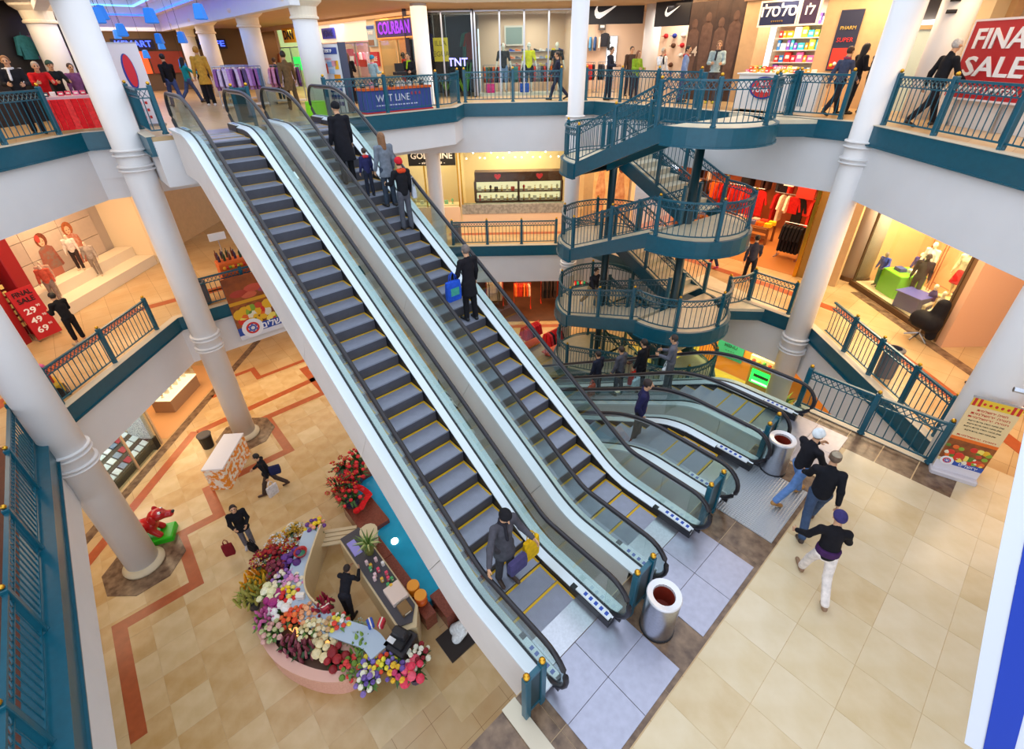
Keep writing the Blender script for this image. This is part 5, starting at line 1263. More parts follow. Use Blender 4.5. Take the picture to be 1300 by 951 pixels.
MB().box(-.4, .4, -.175, -.16, 1.68, 1.86).build('header', paint('2c4494'), t); text(flip_text('ירושלים'), paint('f0f2f8'), t, (-.05, -.185, 1.77), .15, bold=True)
for (x, z, w, h, c) in ((-.22, 1.28, .2, .28, 'e8502c'), (.0, 1.4, .2, .14, '8ab8e0'), (.2, 1.42, .2, .16, 'e8a0a8'), (.3, 1.38, .14, .24, 'f0b41c'), (.05, 1.2, .22, .14, 'a8c8e8'), (.25, 1.0, .26, .22, 'f09a1c'), (-.15, 1.55, .5, .05, 'e8b0b0')): MB().box(x - w / 2, x + w / 2, -.178, -.16, z - h / 2, z + h / 2).build('map_square', paint(c), t)
m = MB()
for i in range(15): m.box(-.36 + (i % 5) * .15, -.25 + (i % 5) * .15, -.178, -.16, .2 + .2 * (i // 5), .32 + .2 * (i // 5))
m.build('index_squares', paint('3c5098'), t)
t = thing('waste_stool', 'lime green low drum beside the escalator head', 'stool', (*UV(2.9, 13.75), Z3)); MB().lathe([(.3, 0), (.32, .05), (.3, .4), (.28, .42)], 20).build('drum', paint('86e01c', .4), t); MB().lathe([(.29, .42), (.3, .44), (.01, .45)], 20).build('lid', paint('78d018'), t)
# blue kiosk
kf = Fr(UV(5.5, 13.35), VANG, Z3)
t = thing('kiosk', 'blue kiosk counter with an orange top strip and white lettering', 'kiosk', kf.p(0, 0, 0), VANG)
MB().bbox(-1.25, 1.25, -.28, .28, .04, .66, .02).build('blue_front', paint('3a4f9a', .4), t); MB().box(-1.27, 1.27, -.3, .3, .66, .73).build('orange_strip', paint('e8641c', .4), t); MB().box(-1.27, 1.27, -.3, .3, 0, .04).build('red_kick_strip', paint('c83030'), t)
MB().box(-1.22, 1.22, -.26, .26, .73, 1.02).build('glass_case', GLASS, t); MB().box(-1.24, 1.24, -.28, .28, 1.02, 1.05).build('glass_top', GLASS, t)
text('WET LINE', paint('e8ecf8'), t, (-.25, -.3, .42), .3, ext=.006, width=1.25); text('* * *', paint('e85048'), t, (.62, -.3, .48), .22); m = MB()
for i in range(16): m.box(-.9 + i * .1, -.83 + i * .1, -.285, -.28, .2, .235)
m.build('small_print', paint('d0d8f0'), t)
for i in range(10): carton(kf, -1.1 + i * .24, rnd.uniform(-.1, .1), .73, .12, .12, .16, rnd.choice(['f0e8e4', 'e890a0', '9ab8d8', 'f0d0a0', '40342c']), 'cosmetics box in the blue kiosk', 'cosmetics in the blue kiosk')
t = thing('cash_register', 'black till on the blue kiosk', 'till', kf.p(.3, .05, 1.05), VANG); MB().bbox(-.18, .18, -.15, .15, 0, .1, .01).build('drawer', BLACK, t); MB().box(-.16, .16, -.02, .02, .1, .34).build('screen', BLACK, t)
# hanging blue lanterns
for i, (x, y, z) in enumerate([(-10.6, 15.0, 12.8), (-9.5, 15.4, 12.8), (-14.6, 20.1, 12.8), (-8.0, 15.1, 12.85), (-17.1, 24.9, 12.75), (-14.7, 21.8, 12.75), (-12.1, 17.9, 12.6), (-13.9, 22.6, 12.5), (-16.0, 26.0, 12.35), (-11.6, 20.2, 12.45), (-17.5, 27.0, 12.0), (-15.0, 25.5, 11.6), (-11.4, 16.3, 12.95)]):
    t = thing('hanging_lantern', 'bright blue paper lantern hung from the light well', 'lantern', (x, y, z), i * .8, 'blue lanterns over the hall')
    MB().lathe([(.13, 0), (.17, .02), (.12, .34), (.02, .36)], 4).build('paper_shade', M('lantern_blue', '1f78d8', .5, emit=.25), t); MB().tube([(0, 0, .36), (0, 0, ZC + 1.5 - z)], .006, 5).build('cord', BLACK, t)
# ================= middle floor shops
f = F_L2
DISP = M('display_white', 'e8dcc8', .5)
wall(f, 'wall_left', M('panel_grey', 'b8aca4', .5), 13.4, 19.0, 1.5, 1.65, 0, 3.87)
wall(f, 'wall_side', CREAMW, 18.6, 19.0, 0, 1.5, 0, 3.87); wall(f, 'wall_left', TAN, 19.0, 30, .4, .6, 0, 3.87)
t = lthing(f, 'display_stage', 'white stepped display stage under the headless child mannequins', 'stage', 0, 0)
MB().box(13.42, 18.58, .02, 1.4, 0, .38).build('stage_front', DISP, t); MB().box(13.6, 18.58, .75, 1.4, .38, .75).build('back_step', DISP, t)
# big printed children on grey panels
t = lthing(f, 'photo_wall', 'wall-sized photo panels of two long-haired children in patterned clothes', 'photo', 15.9, 1.47)
PANG = [M('photo_grey_%d' % i, c, .5, var=.04) for i, c in enumerate(('c4b4a8', 'bcaca2', 'c8b8ac'))]
for i in range(3):
    for j in range(3): MB().box(-2.3 + i * 1.5, -.82 + i * 1.5, -.05, 0, .76 + j * .72, 1.46 + j * .72).build('photo_panel', PANG[(i + j) % 3], t)
def flat(pts, mat, par, y=-.055, nm='print'):
    m = MB(); n = len(pts); m.add([(a, y, b) for a, b in pts], [tuple(range(n))]); return m.build(nm, mat, par)
def ell(cx, cz, rx, rz, n=14): return [(cx + rx * math.cos(2 * PI * i / n), cz + rz * math.sin(2 * PI * i / n)) for i in range(n)]
for k_, (x, hz, dress, low) in enumerate(((-.15, 2.02, '8a7268', '9a5a4c'), (1.0, 2.05, 'd8a494', 'c87860'))):
    K = .66
    hairm = M('printed_hair_%d' % k_, ['7a3c24', 'a85c34'][k_], .7, var=.3, scale=14)
    flat(ell(x, hz, .34 * K, .38 * K), hairm, t, -.056, 'printed_hair'); flat(ell(x - .02, hz - .05, .18 * K, .23 * K), paint('e0b494'), t, -.06, 'printed_face')
    flat([(x - .12 * K, hz - .28 * K), (x - .42 * K, hz - .45 * K), (x - .5 * K, hz - 1.5 * K), (x + .5 * K, hz - 1.55 * K), (x + .42 * K, hz - .45 * K), (x + .12 * K, hz - .28 * K)], M('printed_dress_%d' % k_, dress, .7, col2=low, scale=9, contrast=2), t, -.058, 'printed_dress')
    flat([(x - .42 * K, hz - .45 * K), (x - .62 * K, hz - 1.5 * K), (x - .48 * K, hz - 1.55 * K), (x - .3 * K, hz - .6 * K)], M('printed_sleeve_%d' % k_, low, .7, var=.3, scale=12), t, -.06, 'printed_sleeve')
    flat([(x + .42 * K, hz - .45 * K), (x + .62 * K, hz - 1.5 * K), (x + .48 * K, hz - 1.55 * K), (x + .3 * K, hz - .6 * K)], M('printed_sleeve_%d' % k_, low, .7), t, -.06, 'printed_sleeve')
    flat([(x - .35 * K, hz - 1.5 * K), (x - .3 * K, hz - 2.1 * K), (x + .35 * K, hz - 2.1 * K), (x + .4 * K, hz - 1.5 * K)], paint('b06a58'), t, -.057, 'printed_skirt')
    for sx in (-.07, .05): flat(ell(x + sx, hz - .04, .022, .016, 8), paint('3a2420'), t, -.064, 'printed_eye')
    flat(ell(x - .02, hz - .13, .035, .014, 8), paint('b04840'), t, -.064, 'printed_mouth')
    if k_ == 0: flat(ell(x - .1, hz + .08, .13 * K, .2 * K), paint('c84038'), t, -.062, 'printed_flower')
for (x, y, z, tp, lg, lb) in ((14.35, .5, .38, 'd0604c', '9a8a84', 'headless child mannequin in a coral jacket beside its twin'), (14.65, .75, .38, 'c8a494', 'a8927c', 'headless child mannequin in a pale cardigan and long skirt'), (16.2, .95, .75, 'd8ccc4', '3c3030', 'headless child mannequin in a white top on the upper step'), (16.5, .7, .38, 'a89c94', '94867a', 'headless child mannequin in grey knitwear by the step')):
    person(lb, f.p(x, y, z), -60, 1.35, skin='e4d4c0', top=tp, legs=lg, hair=None, headless=True, mannequin=True, vox=.02, cat='mannequin', name='mannequin', shoe='d8c8b0')
# red portal, price stand, colour-square pillar
REDP = M('red_portal', 'a01820', .4)
t = lthing(f, 'shop_portal', 'deep red shop portal framing the entrance of the childrens shop', 'portal', 0, 0)
for x0, x1 in ((12.85, 13.3), (12.1, 12.4)): MB().bbox(x0, x1, -.1, .9, 0, 3.6, .02).build('pillar', REDP, t)
MB().box(8, 13.3, -.1, .9, 3.1, 3.6).build('lintel', REDP, t)
m = MB()
for i in range(12): m.box(12.42, 12.52, -.09, -.05, .5 + i * .2, .62 + i * .2)
m.build('gold_lettering', paint('e8c878'), t)
wall(f, 'wall_left', M('photo_dim', 'a89890', .5), 8, 12.6, 3.0, 3.2, 0, 3.87)
t = lthing(f, 'photo_poster', 'black and white portrait poster inside the red portal', 'poster', 11.2, .6, 0)
MB().box(-.85, .85, 0, .06, 1.2, 3.0).build('poster_sheet', paint('b8aea8'), t); flat(ell(-.1, 2.45, .3, .36), paint('3a302e'), t, -.004, 'printed_hair'); flat(ell(-.1, 2.38, .2, .27), paint('c8b4a8'), t, -.008, 'printed_face'); flat([(-.7, 1.2), (-.5, 1.9), (.3, 1.95), (.6, 1.2)], paint('e4e0e0'), t, -.006, 'printed_shirt'); flat([(-.15, 1.2), (-.05, 1.9), (.05, 1.2)], paint('2a2428'), t, -.01, 'printed_tie')
for i in range(3):
    lbox(f, 'low_shelf', DKWOOD, 10.3, 12.0, .5, .95, .25 + i * .4, .29 + i * .4, label=['lowest', 'middle', 'upper'][i] + ' dark shelf below the portrait poster', cat='shelf')
    for j in range(5): folded(f, 10.5 + j * .32, .7, .29 + i * .4, rnd.choice(['2c2a30', 'c8a890', '8a3a34', 'd8d0c8']), 'folded clothes on the dark shelves inside the red portal', 'folded clothes inside the red portal', .26, .1)
t = thing('price_stand', 'slanted red price stand advertising a final sale with three prices', 'sign', (-14.1, 12.62, Z2), PI / 2 - .35); t.scale = (.84, .84, .84)
b = MB().add([(-.38, -.02, .1), (.38, -.02, .1), (.38, .3, 1.9), (-.38, .3, 1.9), (-.38, .06, .08), (.38, .06, .08), (.38, .36, 1.9), (-.38, .36, 1.9)], [(0, 1, 2, 3), (7, 6, 5, 4), (0, 4, 5, 1), (3, 2, 6, 7), (1, 5, 6, 2), (0, 3, 7, 4)]).build('board', paint('b81c24', .45), t)
for s in (-1, 1): MB().tube([(s * .34, .05, 0), (s * .34, .45, 0), (s * .34, .33, 1.85)], .02, 6).build('stand_leg', STEEL, t)
for wd, z, sz, c, w in (('FINAL', 1.72, .24, '2a1214', .55), ('SALE', 1.48, .24, '2a1214', .5), ('29', 1.1, .3, 'f0ecec', .34), ('49', .75, .3, 'f0ecec', .34), ('69', .4, .3, 'f0ecec', .34)):
    text(wd, paint(c), b, (0 if w > .4 else -.08, -.028 + (z - .1) * .178, z), sz, tilt=PI / 2 - .175, bold=True, width=w)
for z in (1.28, .93, .58): text('90', paint('f0ecec'), b, (.2, -.028 + (z - .1) * .178 - .01, z - .08), .12, tilt=PI / 2 - .175)
t = lthing(f, 'shop_pillar_sign', 'cream pillar with red, green, blue and magenta squares', 'sign', 18.85, -.05, 0)
MB().box(-.25, .25, -.04, .04, .3, 3.5).build('pillar_face', CREAMW, t)
for i, c in enumerate(('d03040', '50b83c', '3c58b8', 'c83880')): MB().bbox(-.2, .2, -.08, -.03, 2.75 - i * .55, 3.2 - i * .55, .01).build('colour_square', paint(c), t)
spot(f.p(15.8, .3, 3.7), 110, AMBER, 2); spot(f.p(11, 1.2, 3.0), 45, (1, .6, .45), 1.2)
# toy at the left railing, grey bins
t = thing('toy_vehicle', 'small yellow and red coin-operated ride behind the railing', 'ride', (-11.75, 9.5, Z2), .9)
MB().bbox(-.45, .45, -.25, .25, .1, .4, .06).build('body', paint('d8a81c', .3), t); MB().bbox(-.2, .35, -.22, .22, .4, .75, .08).build('cabin', paint('b82c30', .3), t); MB().box(-.5, .5, -.3, .3, 0, .1).build('base', paint('2a2a30'), t)
for sx in (-.28, .28):
    for sy in (-.26, .26): MB().lathe([(.13, -.03), (.13, .03)], 12).build('wheel', BLACK, t, (sx, sy, .16)).rotation_euler = (PI / 2, 0, 0)
for i, (x, y) in enumerate(((-.15, -.1), (.1, .1), (.25, -.05))): MB().sph((x, y, .82), (.12, .12, .13), 10, 7).build('toy_head', paint(['c02c40', '40a8c8', 'd85a8a'][i]), t)
for i, (x, y, lb) in enumerate(((-10.55, 14.75, 'grey ribbed bin behind the railing by the fruit banner'), (9.55, 9.9, 'grey bin behind the railing facing the mannequin window'), (-2.4, 20.75, 'grey bin beside the column below the gold-lettered sign'))):
    t = thing('litter_bin', lb, 'bin', (x, y, Z2)); MB().lathe([(.2, 0), (.21, .04), (.21, .74), (.2, .78)], 18, cap=False).build('drum', paint('6a6870', .4), t); MB().lathe([(.22, .76), (.22, .8), (.14, .82), (.13, .4), (.01, .38)], 18, cap=False).build('rim', paint('54525a', .4), t)
# jewellery shop (back)
f = F_B2
JW = M('warm_cream_wall', 'f0dcb0', .5)
wall(f, 'wall_back', JW, -6, 5.8, 2.4, 2.55, 0, 3.87); wall(f, 'wall_side', JW, -2.4, -2.3, 0, 2.4, 0, 3.87)
window(f, -2.25, 2.9, 1.0, 3.8, 1, frame=GOLD); window(f, -5.5, -2.4, .9, 3.8, 2, frame=GOLD)
wall(f, 'wall_back', M('grey_marble', '8a8884', .3, col2='a8a6a0', scale=8, contrast=2), -2.3, 2.95, -.08, .25, .55, 1.0); wall(f, 'wall_back', PEACH, -2.3, 2.95, -.06, .2, 0, .55); wall(f, 'wall_back', PEACH, -5.6, -2.4, -.05, .2, 0, .9)
sign(f, 'black sign with white and gold letters behind the column', -4.6, -2.45, 2.85, 3.5, -.08, '141210', [('GOLD LINE', 0, .1, .38, 'f4f0e8', 1.9), ('- since 1943 -', 0, -.2, .13, 'e8e4dc', 1.2)], 'ffffff')
cab = lthing(f, 'display_cabinet', 'dark wooden jewellery cabinet with two red hearts and lit shelves', 'cabinet', .45, .45)
MB().box(-2.1, 2.1, -.05, .5, 1.95, 2.4).build('header', DKWOOD, cab); MB().box(-2.1, 2.1, .45, .5, 1.0, 1.95).build('back_panel', M('cabinet_glow', 'f8e4b0', .5, emit=.8), cab)
for x in (-2.1, 0, 2.1): MB().box(x - .05, x + .05, -.05, .5, 1.0, 1.95).build('upright', DKWOOD, cab)
for z in (1.0, 1.45): MB().box(-2.1, 2.1, -.05, .5, z, z + .04).build('shelf', DKWOOD, cab)
MB().box(-2.1, 2.1, -.05, .5, 0, 1.0).build('base', DKWOOD, cab)
for x in (-1.0, 1.0):
    pts = [(.16 * math.sin(a) ** 3 * 1.0, .13 * math.cos(a) - .05 * math.cos(2 * a) - .02 * math.cos(3 * a)) for a in [2 * PI * i / 20 for i in range(20)]]
    m = MB(); n = 20; m.add([(a, -.08, b) for a, b in pts] + [(a, -.05, b) for a, b in pts], [tuple(range(n - 1, -1, -1)), tuple(range(n, 2 * n))] + [(i, (i + 1) % n, n + (i + 1) % n, n + i) for i in range(n)]); m.build('heart_emblem', paint('c02c30', .4, .3), cab, (x, 0, 2.2))
def trinket(kind, x, y, z, c, label, group):
    t = tag(ob('jewellery_stand', None, None, f.p(x, y, z), 0), label, 'jewellery', group)
    if kind == 0: MB().lathe([(.06, 0), (.02, .04), (.05, .12), (.06, .2), (.02, .26)], 10).build('bust', M('velvet_' + c, c, .7), t)
    elif kind == 1: MB().bbox(-.09, .09, -.04, .04, 0, .18, .01).build('case', paint(c), t)
    else: MB().lathe([(.05, 0), (.05, .03), (.01, .06), (.01, .2), (.06, .22)], 10).build('ring_tree', GOLD, t)
    MB().lathe([(.05, .1), (.056, .11), (.05, .12)], 10).build('chain', GOLD, t)
    return t
for r in range(2):
    for i in range(15): trinket((i * 7 + r) % 3, .45 - 1.9 + i * .27, .62, 1.04 + r * .45, rnd.choice(['f4ecd8', 'd8c8a0', '3c2c28', 'c84038', 'f0e0c0']), ['lower', 'upper'][r] + ' shelf ' + ['cream bust', 'small boxed case', 'gold ring tree'][(i * 7 + r) % 3] + ' in the lit jewellery cabinet', 'jewellery in the lit cabinet')
lbox(f, 'window_table', JW, -5.4, -2.45, .25, .8, 0, .92, label='cream window table under the gold-lettered sign', cat='table')
for i in range(9): trinket(i % 2, -5.2 + i * .3, .5, .92, rnd.choice(['f4f0e8', '8ac8a0', 'e8a8b0', 'f0e8d8']), 'small display piece under the gold-lettered sign', 'pieces under the gold-lettered sign')
for i in range(16):
    t = thing('ceiling_spotlight', 'tiny bright spotlight strung over the jewellery cabinet', 'spotlight', f.p(-2.0 + (i * .29), .6 + .5 * (i % 3), 3.0 + .18 * math.sin(i * 2.1)), 0, 'spotlights over the jewellery'); MB().sph((0, 0, 0), .035, 8, 5).build('bulb', M('bulb', 'fff4dc', .4, emit=9), t); MB().tube([(0, 0, .03), (0, 0, 3.87 - (3.0 + .18 * math.sin(i * 2.1)))], .006, 5).build('cord', STEEL, t)
spot(f.p(.4, 1.4, 3.7), 150, WARM, 2.5); spot(f.p(-4, 1, 3.7), 80, WARM, 2)
# red clothing shop (right chamfer)
f = F_C2
wall(f, 'wall_right', M('amber_wall', 'a85a30', .6), .0, 8.9, 5.2, 5.4, 0, 3.87); wall(f, 'wall_side', GOLD, 8.3, 8.42, -.1, .2, 0, 3.87); wall(f, 'wall_side', M('gold_jamb', '9a7434', .4), 8.42, 8.9, 0, 5.2, 0, 3.87); wall(f, 'wall_right', TAN, 8.9, 9.7, 0, .25, 0, 3.87)
wall(f, 'wall_side', CREAMW, -.1, .8, 0, .3, 0, 3.87)
lbox(f, 'floor_covering', M('orange_floor', 'b87a40', .35), .8, 8.3, 0, 5.2, 0, .006, kind='structure')
cr = ['c8201c', 'e0401c', '1c1a1c', '241c20', 'f0d8c0', 'd83424', 'e87020', '3c2420', 'b01818', '2c2c30']
rows = [(1.0, 4.9, 4.95, 2.9, 15), (5.1, 8.2, 4.95, 2.9, 12), (1.2, 4.8, 4.6, 1.75, 14), (5.3, 8.1, 4.5, 1.75, 11)]
for k_, (x0, x1, y, z, n) in enumerate(rows):
    lb = ['high red wall rail near the stair', 'high red wall rail near the gold jamb', 'low dark wall rail near the stair', 'low dark wall rail near the gold jamb'][k_]
    t = lthing(f, 'wall_rail', lb, 'rail', (x0 + x1) / 2, y, z); w = (x1 - x0) / 2; MB().tube([(-w, 0, 0), (w, 0, 0)], .016, 6).build('tube', STEEL, t)
    for s in (-1, 1): MB().box(s * w - .01, s * w + .01, 0, 5.2 - y, -.02, .02).build('bracket', STEEL, t)
    for i in range(n): garment(f, x0 + (x1 - x0) * (i + .5) / n, y, z - .08, rnd.choice([PI / 2, PI / 2, 0]) + rnd.uniform(-.2, .2), rnd.choice(cr), 'garment on the ' + lb, lb, rnd.random() < .5, 1.15)
for k_, (x, y, w) in enumerate(((5.3, 2.8, 1.7), (2.6, 2.6, 1.4))):
    t = lthing(f, 'display_bench', ['long slatted wooden bench table of folded clothes near the gold jamb', 'slatted wooden bench table of folded clothes behind the stair'][k_], 'table', x, y)
    for s in (-1, 1):
        for q in (-1, 1): MB().box(s * w / 2 - .04, s * w / 2 + .04, q * .35 - .04, q * .35 + .04, 0, .7).build('leg', WOOD, t)
    for i in range(5): MB().bbox(-w / 2, w / 2, -.45 + i * .18, -.29 + i * .18, .7, .74, .008).build('slat', WOOD, t)
    for z in (.25, .5): MB().bbox(-w / 2, w / 2, -.4, -.36, z, z + .14, .008).build('front_slat', WOOD, t)
    for i in range(10): folded(f, x - w / 2 + .2 + (i % 5) * (w - .3) / 4, y - .2 + .4 * (i // 5), .74, rnd.choice(['e86a1c', 'f0c020', '6a6a8a', 'e0b0a0', '2a2428', 'd8341c', 'c8a0a8']), 'folded clothes on the ' + ['long bench table near the gold jamb', 'bench table behind the stair'][k_], 'folded clothes on the bench tables', .3, .16, rnd.uniform(-.2, .2))
rack(f, 7.0, 7.8, 1.6, 1.4, 'steel floor rack of black coats beside the gold jamb')
for i in range(6): garment(f, 7.06 + i * .13, 1.6, 1.32, PI / 2, '17151a', 'long coat on the floor rack beside the gold jamb', 'black coats on the floor rack', True, 1.05)
for i, (x, z, c) in enumerate(((5.9, 2.3, 'f0e8e0'), (6.9, 2.4, 'e8d8d0'), (6.5, 1.9, 'c83020'))): sign(f, ['white price placard over the bench table', 'cream placard high beside the gold jamb', 'red poster board behind the bench table'][i], x - .2, x + .2 + .3 * (i == 2), z - .15, z + .2 + .2 * (i == 2), 4.2, c, None, 'ffffff', name='placard', cat='placard')
spot(f.p(3, 3, 3.8), 130, AMBER, 2); spot(f.p(6.5, 3, 3.8), 150, AMBER, 2)
# fashion posters behind the stair (left end of the chamfer)
for i, x in enumerate((-.9, .25)):
    t = lthing(f, 'fashion_poster', ['tall warm fashion poster behind the stair pillar', 'tall warm fashion poster at the cream pier'][i], 'poster', x, -.02 - .05 * i, 0); MB().box(-.45, .45, -.04, 0, .5, 3.3).build('poster_sheet', M('poster_amber', 'e8a860', .5, col2='f4d09a', scale=3), t)
    flat(ell(0, 2.7, .16, .2), paint('8a4a2c'), t, -.045, 'printed_head'); flat([(-.25, .6), (-.3, 1.6), (-.12, 2.5), (.12, 2.5), (.3, 1.6), (.2, .6)], M('poster_body', 'c87848', .6, col2='e8b080', scale=5), t, -.043, 'printed_figure')
wall(f, 'wall_right', TAN, -2, .0, .02, .2, 0, 3.87)
# mannequin window (right)
f = F_R2
wall(f, 'wall_right', M('window_back_tan', 'd8ac78', .6), -1.2, 5.4, 2.1, 2.25, 0, 3.87); wall(f, 'wall_side', M('window_back_tan', 'd8ac78', .6), 1.3, 1.42, .5, 2.1, 0, 3.87); wall(f, 'wall_side', M('brown_jamb', '7a5a3c', .5), 5.35, 5.65, .0, 2.2, 0, 3.87); wall(f, 'wall_side', M('peach_jamb', 'e0b08c', .5), 5.65, 5.85, -.1, 2.2, 0, 3.87); wall(f, 'wall_right', M('rust_wall', 'b8703c', .6), 5.8, 14, 2.2, 2.4, 0, 3.87)
lbox(f, 'window_stage', M('stage_cream', 'efd8b0', .5), 1.7, 5.35, .05, 2.1, 0, .16, label='cream floor stage of the mannequin window', cat='stage')
wall(f, 'baseboard_right', M('dark_base', '5c4026', .5), 1.6, 5.4, -.06, .06, 0, .17)
window(f, 1.7, 5.4, .17, 3.8, 1, frame=M('brown_mullion', '5c4630', .4))
t = lthing(f, 'round_pillar', 'smooth grey round pillar at the end of the mannequin window', 'pillar', 1.05, .4); MB().lathe([(.5, .15), (.5, 3.87)], 24).build('shaft', paint('b8aca0', .4), t, smooth=True); MB().lathe([(.54, 0), (.54, .15)], 24).build('base', M('dark_base', '5c4026', .5), t)
mq = dict(hair=None, mannequin=True, vox=.02, cat='mannequin', name='mannequin')
person('child mannequin in a blue jacket and green trousers', f.p(2.1, .5, .16), 200, 1.2, skin='8a7a70', top='2c48a8', legs='2f8a58', shoe='3a3030', armL=(20, 20, 50, 20), **mq)
person('dark-faced mannequin in black leaning beside the lime cube', f.p(3.35, .75, .16), 225, 1.6, skin='3a302c', top='2a2428', legs='2a2a30', shoe='d8d0c4', lean=-8, legL=(22, 5), legR=(-12, 10), **mq)
person('pale mannequin in a white blouse and lilac hat standing on the lime cube', f.p(2.55, 1.55, .35), 200, 1.5, skin='e8d8c8', top='e0d4cc', legs='241f24', shoe='241f24', hair=None, mannequin=True, vox=.02, cat='mannequin', name='mannequin')
person('golden-lit mannequin in a pale blouse and red skirt on a tall stand', f.p(3.95, 1.4, .62), 200, 1.55, skin='f0dca8', top='e8d8a8', legs='c81c1c', skirt=.45, bare_legs=1, shoe=None, **mq)
lbox(f, 'pedestal', paint('d8b880'), 3.7, 4.2, 1.15, 1.65, .16, .62, label='tan block under the red-skirted mannequin', cat='pedestal', bevel=.02)
for i, (x, y, c, lb) in enumerate(((2.3, 1.5, '4a3c8a', 'bust mannequin in a violet vest behind the lime cube'), (4.05, .75, '4a4a7a', 'seated bust mannequin in slate by the violet boxes'), (4.55, .6, 'e8d8c0', 'seated bust mannequin in a cream top'), (4.5, 1.15, '3a3c58', 'bust mannequin in a dark vest behind the seated pair'))):
    person(lb, f.p(x, y, .16 + (.0 if i == 0 else .25 if i in (1, 2) else .1)), 200, 1.25, skin='f0e0c4', top=c, legs='c8b8a0', pose='sit' if i in (1, 2) else 'stand', shoe='8a7a68', **mq)
t = lthing(f, 'display_cube', 'lime green display cube with a folded garment on top', 'cube', 2.75, .75, .16); MB().bbox(-.42, .42, -.42, .42, 0, .78, .02).build('cube_body', paint('78d420', .35), t)
folded(f, 2.65, .65, .94, '3c4a8a', 'folded shirt on the lime green cube', 'clothes on the lime cube'); folded(f, 2.9, .9, .94, 'e8e0d4', 'folded shirt on the lime green cube', 'clothes on the lime cube')
for i, (x, y, r_) in enumerate(((3.8, .45, .3), (4.8, 1.5, -.2))): t = lthing(f, 'gift_crate', ['violet open box beside the slate bust', 'violet open box by the window jamb'][i], 'box', x, y, .16, dr=r_); MB().prism([(-.35, -.3), (.35, -.3), (.4, .3), (-.3, .3)], 0, .5).build('box_body', paint('3c3c88', .5), t); MB().box(-.4, .4, -.35, .35, .5, .53).build('flap', paint('4a4a9c'), t)
for i, (x0, x1) in enumerate(((2.0, 2.5), (2.6, 4.0))):
    t = lthing(f, 'wire_frame', ['narrow red wire frame behind the blue-jacketed child', 'wide red wire frame behind the lime cube'][i], 'frame', 0, 1.95); h = 1.9 + .3 * i
    m = MB()
    for a, b in (((x0, 0, .16), (x0, 0, h)), ((x1, 0, .16), (x1, 0, h)), ((x0, 0, h), (x1, 0, h)), ((x0, 0, .5), (x1, 0, .5))): m.tube([a, b], .012, 5)
    m.build('wire', paint('a83c28'), t)
spot(f.p(2.6, .9, 3.75), 190, WARM, 1.2); spot(f.p(4.4, 1.0, 3.75), 190, WARM, 1.0); spot(f.p(9, .8, 3.75), 60, AMBER, 2)
t = lthing(f, 'covered_stool', 'swivel chair under a black drape outside the mannequin window', 'chair', 5.4, -.45)
MB().lathe([(.02, .25), (.02, .5)], 10).build('stem', STEEL, t)
for k_ in range(5): MB().tube([(0, 0, .22), (.32 * math.cos(k_ * 1.256), .32 * math.sin(k_ * 1.256), .06)], .025, 6).build('star_leg', STEEL, t)
v_, f_ = sdf([('c', (-.15, 0, .6), (.2, 0, .62), .26, .24), ('c', (.1, .15, .7), (.1, .2, 1.15), .2, .16), ('c', (.2, .1, .6), (.25, .1, .25), .16, .12), ('c', (-.3, 0, .5), (-.42, -.05, .4), .1, .04)], .03, .08)
ob('black_drape', npmesh([(v_, f_, 0)], [cloth('17151a')], 'black_drape'), t)
for i in range(7): garment(f, 6.2 + i * .3, 1.6, 1.9, .3, ['2c2c34', '3a3ca0', '1c1a20', '24222a', '2c2c78', '17161c', '302c3c'][i], 'garment in the open shop past the mannequin window', 'garments past the mannequin window', True)

# ================= ground floor shops
f = F_L1
wall(f, 'wall_left', CREAMW, 4, 22, 3.0, 3.2, 0, 2.98); wall(f, 'wall_side', CREAMW, 12.9, 13.1, .3, 3.0, 0, 2.98)
lbox(f, 'floor_covering', M('warm_floor', 'd0a070', .35), 13.2, 18, .0, 3, 0, .006, kind='structure')
window(f, 10.4, 12.9, .05, 2.4, 2, frame=paint('c8a888')); wall(f, 'wall_side', paint('d8b890'), 10.2, 10.4, -.08, .3, 0, 2.98)
t = lthing(f, 'book_display', 'low tilted window display of white and red booklets on the ground floor', 'display', 11.6, .55); MB().add([(-1.1, -.4, .3), (1.1, -.4, .3), (1.1, .5, .95), (-1.1, .5, .95), (-1.1, -.4, 0), (1.1, -.4, 0), (1.1, .5, 0), (-1.1, .5, 0)], [(0, 1, 2, 3), (4, 5, 1, 0), (5, 6, 2, 1), (6, 7, 3, 2), (7, 4, 0, 3)]).build('sloped_body', paint('3a3838'), t)
for i in range(8):
    for j in range(3):
        b = tag(MB().bbox(-.11, .11, -.1, .1, 0, .04, .006).build('booklet', paint(['e8f0f4', 'f0f4f8', 'b83048', 'd8e4ec', '8a98b0'][(i * 3 + j * 2) % 5]), None, f.p(11.6 - .95 + i * .27, .28 + j * .28, .40 + j * .2), f.a), ['ice white', 'white', 'crimson', 'pale blue', 'slate'][(i * 3 + j * 2) % 5] + ' booklet on the tilted ground floor display', 'book', 'booklets on the tilted display'); b.rotation_euler = (.62, 0, f.a)
t = lthing(f, 'bead_panel', 'sparkling white hanging panel at the end of the tilted booklet display', 'panel', 12.72, .35); MB().box(-.06, .06, -.3, .4, .5, 2.2).build('panel', M('sparkle', 'f0f4f8', .3, col2='8a94a4', scale=60, contrast=3), t); MB().box(-.1, .1, -.35, .45, 0, .5).build('plinth', BLACK, t)
